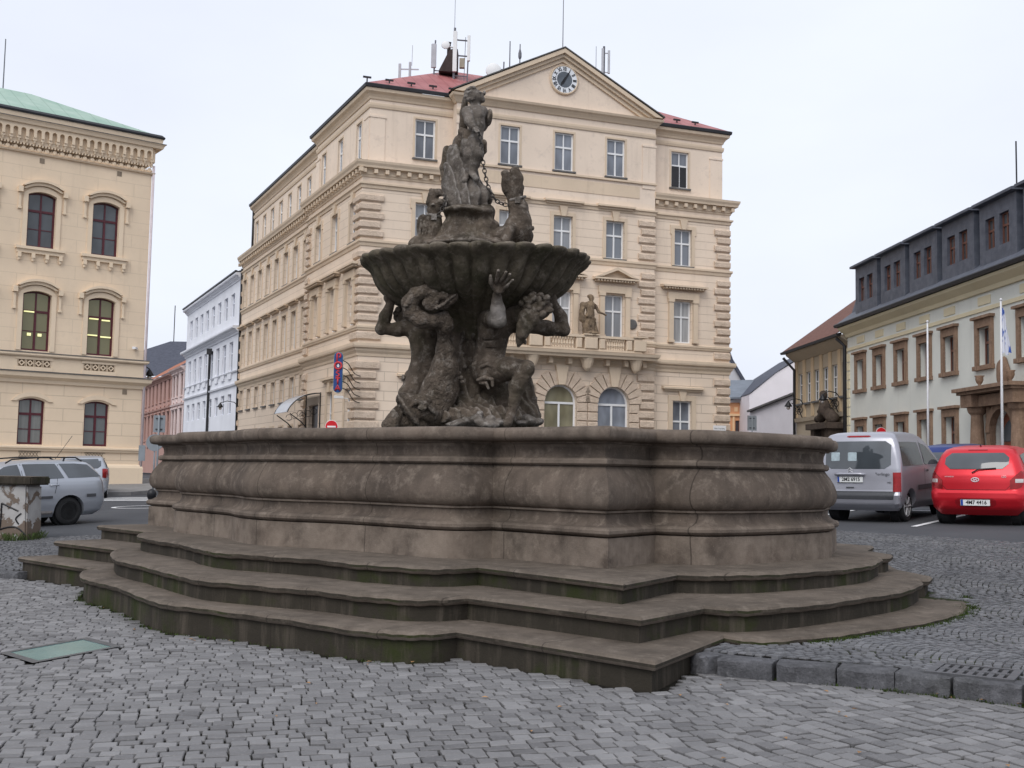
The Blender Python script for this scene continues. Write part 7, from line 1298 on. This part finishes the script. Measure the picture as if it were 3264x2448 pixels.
# lamps on the walls
def walllamp(p, d, lab, ornate=False):
    L_ = thing('wall_lamp', lab, 'lamp', p); d = Vector((*d, 0))
    mb = MB(); mb.tube([(0, 0, 0), d * .3 + Vector((0, 0, .28)), d * .8 + Vector((0, 0, .35)), d * 1.25 + Vector((0, 0, .2))], .028, 6); 
    if ornate:
        for k in range(4): mb.tube([d * (.25 + .13 * k) + (d * cos(t) + Vector((0, 0, sin(t)))) * .15 + Vector((0, 0, -.25 - .12 * (k % 2))) for t in [i * .6 for i in range(11)]], .018, 5)
        mb.tube([(0, 0, -.9), d * .55 + Vector((0, 0, -.1)), d * 1.0 + Vector((0, 0, .1))], .025, 5)
    link('bracket', mb.mesh('bracket', M_black), L_); mb = MB(); q = d * 1.25; mb.lathe([(.04, .2), (.09, .12), (.2, -.06), (.21, -.1), (.1, -.11)], (q.x, q.y, 0), 12); sh = link('lamp_shade', mb.mesh('lamp_shade', M_black, smooth=True), L_)
    mb = MB(); mb.lathe([(.1, -.112), (.11, -.2), (.05, -.27)], (q.x, q.y, 0), 10); link('lamp_globe', mb.mesh('lamp_globe', M_clear, smooth=True), sh)
q = LBF.xy(-.05, -1.0); walllamp((*q, 5.8), tuple(LBF.e * .55), 'black wall lamp at the street corner of the yellow building')
q = RST.xy(27.6, 0); walllamp((*q, 5.75), tuple(RST.n), 'black bracket lamp on the clock building wall before the white house')
q = CF.xy(-1.85, 0); walllamp((*q, 5.5), tuple(CF.n * .7), 'ornate wrought iron wall lamp on the cream house, right one', True); q = CF.xy(-7.4, 0); walllamp((*q, 5.5), tuple(CF.n * .7), 'ornate wrought iron wall lamp on the cream house, left one by the street', True)
q = RST.xy(27.2, 0); SG = thing('hanging_sign', 'dark oval shop sign hung from a bracket beside the white house', 'sign', (*q, 3.6)); d = Vector((*RST.n, 0)); mb = MB(); mb.tube([(0, 0, .3), d * 1.6 + Vector((0, 0, .3))], .02, 5); mb.tube([d * .5 + Vector((0, 0, .3)), d * .5], .012, 4); mb.tube([d * 1.2 + Vector((0, 0, .3)), d * 1.2], .012, 4); link('bracket', mb.mesh('bracket', M_black), SG)
mb = MB(); mb.lathe([(.42, -.03), (.42, .03)], (0, 0, 0), 24, ax='y'); o = link('sign_board', mb.mesh('sign_board', M_mar), SG, d * .85 + Vector((0, 0, -.3)), RST.rz + PI / 2)
o = MB(WF.T); o.box(36.3, 38.0, 0, .06, 3.1, 3.5); o.box(39.0, 40.6, 0, .06, 3.2, 3.6); o.T = None; tag(o.build('shop_sign', M_black), 'dark flat sign boards low on the white house wall', 'sign')
# post sign: vertical board with tube letters and curled brackets
PS = thing('post_sign', 'tall blue sign reading POSTA in red letters with a white arrow, on curled brackets', 'sign', (-7.89, 50.4, 5.95)); M_ps = plain('sign_blue', (.02, .055, .2), .45, .08, 3, 0); M_pr = plain('sign_letter_red', (.52, .045, .055), .4, .06, 4, 0); M_pe = plain('sign_edge_teal', (.12, .3, .36), .4, .1)
o_ = [(.19 * cos(t), .72 + .19 * sin(t)) for t in [i * PI / 10 for i in range(11)]]; o_ += [(-x, -z) for x, z in o_]
mb = MB(); mb.prism(o_, -.07, .07); link('sign_board', mb.mesh('sign_board', M_ps), PS); mb = MB(); mb.prism([(x * 1.06, z * 1.02) for x, z in o_], -.05, .05); link('sign_edge', mb.mesh('sign_edge', M_pe), PS)
for sy, rzz in ((-.075, 0), (.075, PI)):
    lt = MB(); T_ = lambda pts, r=.032: lt.tube([(x * (1 if sy < 0 else -1), sy, z) for x, z in pts], r * 1.25, 6)
    T_([(-.06, .42), (-.06, .84)] + [(-.0 + .1 * cos(t), .76 + .1 * sin(t)) for t in [PI * .65 - i * .42 for i in range(9)]])
    T_([(.155 * cos(t), .3 + .155 * sin(t)) for t in [i * PI / 10 for i in range(21)]], .04)
    T_([(.06, .04), (-.02, .05), (-.07, -.01), (.03, -.08), (.06, -.14), (.0, -.19), (-.09, -.18)]); T_([(-.1, -.27), (.1, -.27)]); T_([(0, -.27), (0, -.53)]); T_([(-.11, -.83), (0, -.58), (.11, -.83)]); T_([(-.07, -.74), (.07, -.74)])
    link('letters', lt.mesh('letters', M_pr, smooth=True), PS)
    ar = MB(); ar.prism([(-.03, .37), (.03, .37), (.03, .3), (.08, .3), (0, .21), (-.08, .3), (-.03, .3)], min(sy, sy * 1.35), max(sy, sy * 1.35)); link('arrow', ar.mesh('arrow', M_white), PS)
bk = MB()
for z in (.55, .22, -.1, -.4, -.7): bk.tube([tuple(q) for q in catmull([(.18, 0, z), (.38, .3, z - .1), (.5, .6, z - .32), (.62, 1.0, z - .52), (.8, 1.5, z - .58)], 5)], .022, 5)
link('bracket', bk.mesh('bracket', M_black), PS)
# street name plate, security camera
q = FF.xy(19.25, .13); NP = thing('street_name_plate', 'white street name plate at the right corner of the clock building', 'sign', (*q, 4.05), FF.rz); link('plate', MB().box(-.38, .38, -.012, 0, -.16, .16).mesh('plate', M_sw), NP); textmesh('plate_text', 'Nám. Republiky', .1, M_black, NP, (0, -.014, 0), ext=.001)
q = LF.xy(.9, .1); SC = thing('security_camera', 'white security camera on the corner wall under the post sign', 'camera', (*q, 4.9), LF.rz); link('arm', MB().tube([(0, 0, 0), (0, -.3, .05)], .02, 6).mesh('arm', M_white), SC); link('housing', MB().box(-.06, .06, -.7, -.25, -.0, .13).mesh('housing', M_white, bevel=.01), SC)
# roof aerials
M_pan = plain('aerial_panel_grey', (.42, .42, .45), .5, .1, 3, 0); M_mast = plain('galvanised_mast', (.14, .14, .16), .5, .2, 5, 0, .4)
RS = thing('roof_stack', 'dark tarred stack on the red roof ridge below the telecom mast', 'chimney', (-3.7, 58, 21.9)); mb = MB(); mb.prism([(-.5, .8), (.5, .8), (.5, 2.0), (.3, 2.05), (.05, 1.95)], -.4, .4); mb.lathe([(.1, 0), (.1, .6), (.14, .65)], (0, 0, 1.85), 10); link('stack', mb.mesh('stack', plain('tarred_brick', (.045, .032, .03), .8, .3)), RS)
TM = thing('telecom_mast', 'telecom mast with two tall white panel aerials and a small dish on the roof ridge', 'mast', (-3.4, 57.7, 21.9))
mb = MB(); mb.tube([(0, 0, 0), (.02, 0, 3.2)], .06, 8); mb.tube([(.72, 0, .3), (.78, 0, 2.7)], .04, 6); mb.tube([(-1.05, 0, .5), (-1.0, 0, 2.5)], .045, 6)
for z in (1.7, 2.55): mb.tube([(0, 0, z), (.75, 0, z - .05)], .04, 6)
for z in (.8,): mb.tube([(-1.05, 0, z + .05), (0, 0, z)], .03, 6); mb.tube([(0, 0, z - .2), (.75, 0, z - .25)], .03, 6)
mb.tube([(.0, 0, 3.1), (.0, 0, 4.9)], .012, 4); mb.tube([(.55, 0, .2), (.6, 0, 2.7)], .015, 4); link('mast_tube', mb.mesh('mast_tube', M_mast), TM)
mb = MB(); mb.box(-.06, .16, -.22, -.06, .75, 2.95); mb.box(.7, .86, -.18, -.02, 1.35, 2.75); link('panel_aerial', mb.mesh('panel_aerial', M_white, bevel=.02), TM); mb = MB(); mb.box(-1.2, -.93, -.2, -.06, .95, 2.25); link('panel_aerial', mb.mesh('panel_aerial', M_pan, bevel=.02), TM); mb = MB(); mb.box(.3, .58, -.15, .1, 1.0, 1.5); link('equipment_box', mb.mesh('equipment_box', plain('beige_box', (.3, .26, .2), .6)), TM)
mb = MB(); mb.lathe([(.02, .12), (.16, .08), (.23, 0), (.2, -.02), (.02, -.03)], (-.45, -.15, 2.2), 14, ax='y'); mb.tube([(-.45, 0, 2.2), (0, 0, 2.1)], .04, 5); link('dish', mb.mesh('dish', M_white, smooth=True), TM)
DS = thing('satellite_dish', 'white drum dish beside the left slope of the gable', 'dish', (-1.2, 56, 21.0)); mb = MB(); mb.tube([(.45, 0, 0), (.48, 0, 1.65)], .04, 6); mb.tube([(.47, 0, 1.25), (.2, -.05, 1.2)], .04, 6); link('post', mb.mesh('post', M_mast), DS); mb = MB(); mb.lathe([(.02, .16), (.3, .1), (.4, -.05), (.38, -.12), (.3, -.16), (.02, -.17)], (-.05, -.05, 1.15), 18, ax='y'); link('dish', mb.mesh('dish', M_white, auto=.8), DS)
def rod(x, y, z0, z1, r, lab, tip=0):
    mb = MB(); mb.tube([(0, 0, 0), (0, 0, z1 - z0)], [r, r * .7], 6)
    if tip: mb.lathe([(r * 1.2, 0), (r * 2, .1), (r * 2, .3), (r, .5)], (0, 0, z1 - z0 - .8), 8)
    tag(link('roof_aerial', mb.mesh('roof_aerial', M_mast), None, (x, y, z0)), lab, 'aerial')
rod(-.43, 57, 20.9, 24.15, .045, 'plain vertical rod aerial left of the gable, the taller of two'); rod(.1, 57, 21.3, 24.0, .045, 'rod aerial with a thickened tip left of the gable', 1); rod(2.3, 56, 22.4, 26.2, .03, 'thin tall lightning rod on top of the clock gable'); rod(4.17, 58, 21.5, 24.35, .02, 'short thin rod on the right slope of the gable'); rod(-25.5, 54, 18.3, 22.6, .035, 'lightning rod on the green copper roof')
PA = thing('panel_aerial', 'twin panel aerial standing on the right slope of the gable', 'aerial', (4.59, 58, 22.05)); mb = MB(); mb.tube([(0, 0, -.8), (0, 0, 2.3)], .06, 8); link('mast_tube', mb.mesh('mast_tube', M_mast), PA); mb = MB(); mb.box(-.14, -.02, -.14, -.06, .8, 2.15); mb.box(.2, .32, -.12, .0, .8, 2.05); mb.box(0, .2, -.02, .02, .85, .9); mb.box(0, .2, -.02, .02, 1.9, 1.95); link('panel', mb.mesh('panel', M_pan), PA)
P3 = thing('panel_aerial', 'small group of panel aerials on the red roof near the left hip', 'aerial', (-6.1, 61.5, 20.6)); mb = MB(); mb.tube([(0, 0, 0), (0, 0, 4.0)], .08, 6); mb.tube([(.1, 0, 3.8), (.12, 0, 5)], .015, 4); mb.box(-.65, -.5, -.05, .05, 2.6, 3.9); mb.box(.35, .62, -.05, .05, 2.2, 3.2); mb.box(-.65, .5, -.02, .02, 3.55, 3.62); link('mast_tube', mb.mesh('mast_tube', M_pan), P3)
# statue on the balcony
q = RIS.xy(11.42, .72); ST = [('c', -.1, 0, .12, .12, -.09, 0, .95, .14, .05), ('c', .12, -.05, .12, .11, .05, 0, .95, .14, .05), ('c', -.02, 0, .95, .19, 0, .02, 1.45, .22, .08), ('c', -.2, 0, 1.5, .1, .2, 0, 1.48, .1, .06), ('c', 0, 0, 1.55, .08, .02, 0, 1.7, .08, .04), ('e', .02, -.02, 1.82, .13, .14, .16, 0, .03), ('e', .05, -.1, 1.72, .08, .08, .14, 0, .03), ('e', -.02, .03, 1.9, .15, .15, .1, 0, .03),
  ('c', .25, 0, 1.45, .09, .42, -.1, 1.12, .07, .04), ('c', .42, -.1, 1.12, .07, .72, -.25, .98, .05, .03), ('c', -.25, 0, 1.45, .09, -.4, .05, 1.2, .08, .04), ('c', -.4, .1, 1.5, .12, -.42, .12, .75, .14, .06), ('c', -.3, .1, .8, .12, -.2, .1, .1, .16, .06), ('c', .25, .1, .6, .1, .3, .05, .05, .16, .05), ('e', .05, .0, .03, .42, .3, .12, 0, .04), ('c', .2, -.1, .75, .08, -.2, -.08, .9, .09, .04)]
V, Q = sdf(ST, .03, amp=.016, freq=9, fold=.012); st = thing('statue', 'weathered ochre stone statue of a bearded man on the balcony of the clock building', 'statue', (*q, 8.46), FF.rz); link('figure', npmesh('figure', V, Q, stone('ochre_sandstone', (.25, .18, .115), (.09, .065, .048), (.38, .3, .21), 0, 2)), st)
# reclining figure on the cream house portal
ST = [('c', -1.2, -.3, .25, .16, -.4, -.35, .3, .22, .08), ('c', -.4, -.35, .3, .24, .1, -.35, .55, .3, .1), ('c', .1, -.35, .6, .28, .0, -.35, 1.0, .25, .1), ('e', -.1, -.35, 1.42, .2, .2, .24, 0, .05), ('c', .2, -.35, .7, .3, 1.1, -.3, .2, .3, .12), ('c', .1, -.4, .95, .14, -.5, -.45, .6, .1, .05)]
V, Q = sdf(ST, .05, amp=.03, freq=5); q = CF.xy(-2.75, .15); st = thing('statue', 'dark stone reclining figure on the portal of the cream house', 'statue', (*q, 4.3), CF.rz); link('figure', npmesh('figure', V, Q, bpy.data.materials['dark_portal_stone']), st)
# grass and moss that grow along edges
M_gra = plain('grass_blades', (.05, .075, .02), .8, .4, 6, 0); M_mos = plain('moss', (.035, .055, .01), .95, .4, 9, .5)
def tufts(name, pts, n, h, zf, mat=M_gra, spread=.06):
    mb = MB()
    for _ in range(n):
        x, y = random.choice(pts); x += random.gauss(0, spread); y += random.gauss(0, spread); z = zf(x, y) - .01; a = random.uniform(0, 6.28); l = h * random.uniform(.4, 1.2); w = .004 + .006 * random.random(); dx, dy = cos(a), sin(a); b = random.uniform(.1, .7) * l
        mb.add([(x - dy * w, y + dx * w, z), (x + dy * w, y - dx * w, z), (x + dx * b * .5, y + dy * b * .5, z + l * .7), (x + dx * b, y + dy * b, z + l)], [(0, 1, 2), (0, 2, 3)])
    return tag(mb.build(name, mat, recalc=False), kind='stuff')
pe = [(-9.44 + a, 21.1 + b_) for a, b_ in [(.1 + i * .045, -.34) for i in range(10)] + [(.57, -.3 + .1 * i) for i in range(6)]]
tufts('grass', pe, 330, .15, zu, spread=.07)
edge = [tuple(p) for p in O_S1]; er = [p for p in edge if p[0] > 2.6 and p[1] < 13]
tufts('moss', er, 2600, .035, zu, M_mos, .05); tufts('moss', [tuple(q) for q in catmull([(1.7, 8.98), (2.8, 8.38), (3.58, 7.8), (4.6, 7.16)], 20)], 1500, .03, zl, M_mos, .03)
tufts('moss', [p for p in edge if p[0] < -1 and p[1] < 17], 900, .025, zl, M_mos, .025)
lv = MB()
for _ in range(46):
    s_ = random.random(); x, y = random.choice([(random.uniform(-5, 4), random.uniform(6.2, 9)), random.choice(edge[:60]), (random.uniform(1.6, 4), random.uniform(7.6, 8.6))]); x += random.gauss(0, .08); y += random.gauss(0, .08) - .05; a = random.uniform(0, 6.28); k = random.uniform(.012, .03)
    if inside(edge, np.array([x]), np.array([y]))[0]: continue
    z = (zl(x, y) if y < kz(x) - .15 else zu(x, y)) + .012
    lv.add([(x + k * cos(a), y + k * sin(a), z), (x + .5 * k * cos(a + 1.6), y + .5 * k * sin(a + 1.6), z + .008), (x - k * cos(a), y - k * sin(a), z), (x - .5 * k * cos(a + 1.6), y - .5 * k * sin(a + 1.6), z + .006)], [(0, 1, 2, 3)])
tag(lv.build('fallen_leaves', plain('dry_leaf', (.3, .17, .08), .8, .5, 3, 0), recalc=False), kind='stuff')

# ================================================================ light and camera
w = bpy.data.worlds.new('World'); scene.world = w; w.use_nodes = True; nt = w.node_tree; bg = nt.nodes['Background']
sky = nt.nodes.new('ShaderNodeTexSky'); sky.sky_type = 'NISHITA'; sky.sun_disc = False; SUN_EL, SUN_AZ = rad(48), rad(200)
sky.sun_elevation = SUN_EL; sky.sun_rotation = SUN_AZ; sky.air_density = 1.0; sky.dust_density = 6.0; sky.ozone_density = 1.0
hs = nt.nodes.new('ShaderNodeHueSaturation'); hs.inputs['Saturation'].default_value = .2; hs.inputs['Value'].default_value = 1.0
tcw = nt.nodes.new('ShaderNodeTexCoord'); mpw = nt.nodes.new('ShaderNodeMapping'); mpw.inputs['Scale'].default_value = (1, 1, 2.5); nzw = nt.nodes.new('ShaderNodeTexNoise'); nzw.inputs['Scale'].default_value = 2.2; nzw.inputs['Detail'].default_value = 5; rmw = nt.nodes.new('ShaderNodeMapRange'); rmw.inputs['From Min'].default_value = .3; rmw.inputs['From Max'].default_value = .7; rmw.inputs['To Min'].default_value = .93; rmw.inputs['To Max'].default_value = 1.04
nt.links.new(tcw.outputs['Generated'], mpw.inputs[0]); nt.links.new(mpw.outputs[0], nzw.inputs['Vector']); nt.links.new(nzw.outputs['Fac'], rmw.inputs[0]); cl = nt.nodes.new('ShaderNodeMix'); cl.data_type = 'RGBA'; cl.blend_type = 'MULTIPLY'; cl.inputs['Factor'].default_value = 1; nt.links.new(rmw.outputs[0], cl.inputs['B'])
mx = nt.nodes.new('ShaderNodeMix'); mx.data_type = 'RGBA'; mx.inputs['Factor'].default_value = SKYMIX; mx.inputs['B'].default_value = SKYCOL
nt.links.new(sky.outputs[0], hs.inputs['Color']); nt.links.new(hs.outputs[0], mx.inputs['A']); nt.links.new(mx.outputs['Result'], cl.inputs['A']); nt.links.new(cl.outputs['Result'], bg.inputs[0]); bg.inputs[1].default_value = .1
sl = bpy.data.lights.new('sun', 'SUN'); sl.energy = 1.3; sl.angle = rad(40); sl.color = (1, .97, .93); so = bpy.data.objects.new('sun', sl); COL.objects.link(so)
dirv = Vector((sin(SUN_AZ) * cos(SUN_EL), cos(SUN_AZ) * cos(SUN_EL), sin(SUN_EL))); so.rotation_euler = dirv.to_track_quat('Z', 'Y').to_euler()
cam = bpy.data.cameras.new('camera'); co = bpy.data.objects.new('camera', cam); COL.objects.link(co); scene.camera = co
cam.sensor_width = 36; cam.lens = 36 * 3554.38 / 3264; cam.clip_end = 3000; cam.clip_start = .1
co.matrix_world = Matrix.Translation((0, 0, 1.6)) @ Matrix.Rotation(PI / 2 + rad(4.5), 4, 'X') @ Matrix.Rotation(rad(1.0544), 4, 'Z')
vs_ = scene.view_settings; vs_.view_transform = 'Standard'; vs_.look = 'None'; vs_.exposure = EXPO; vs_.gamma = 1
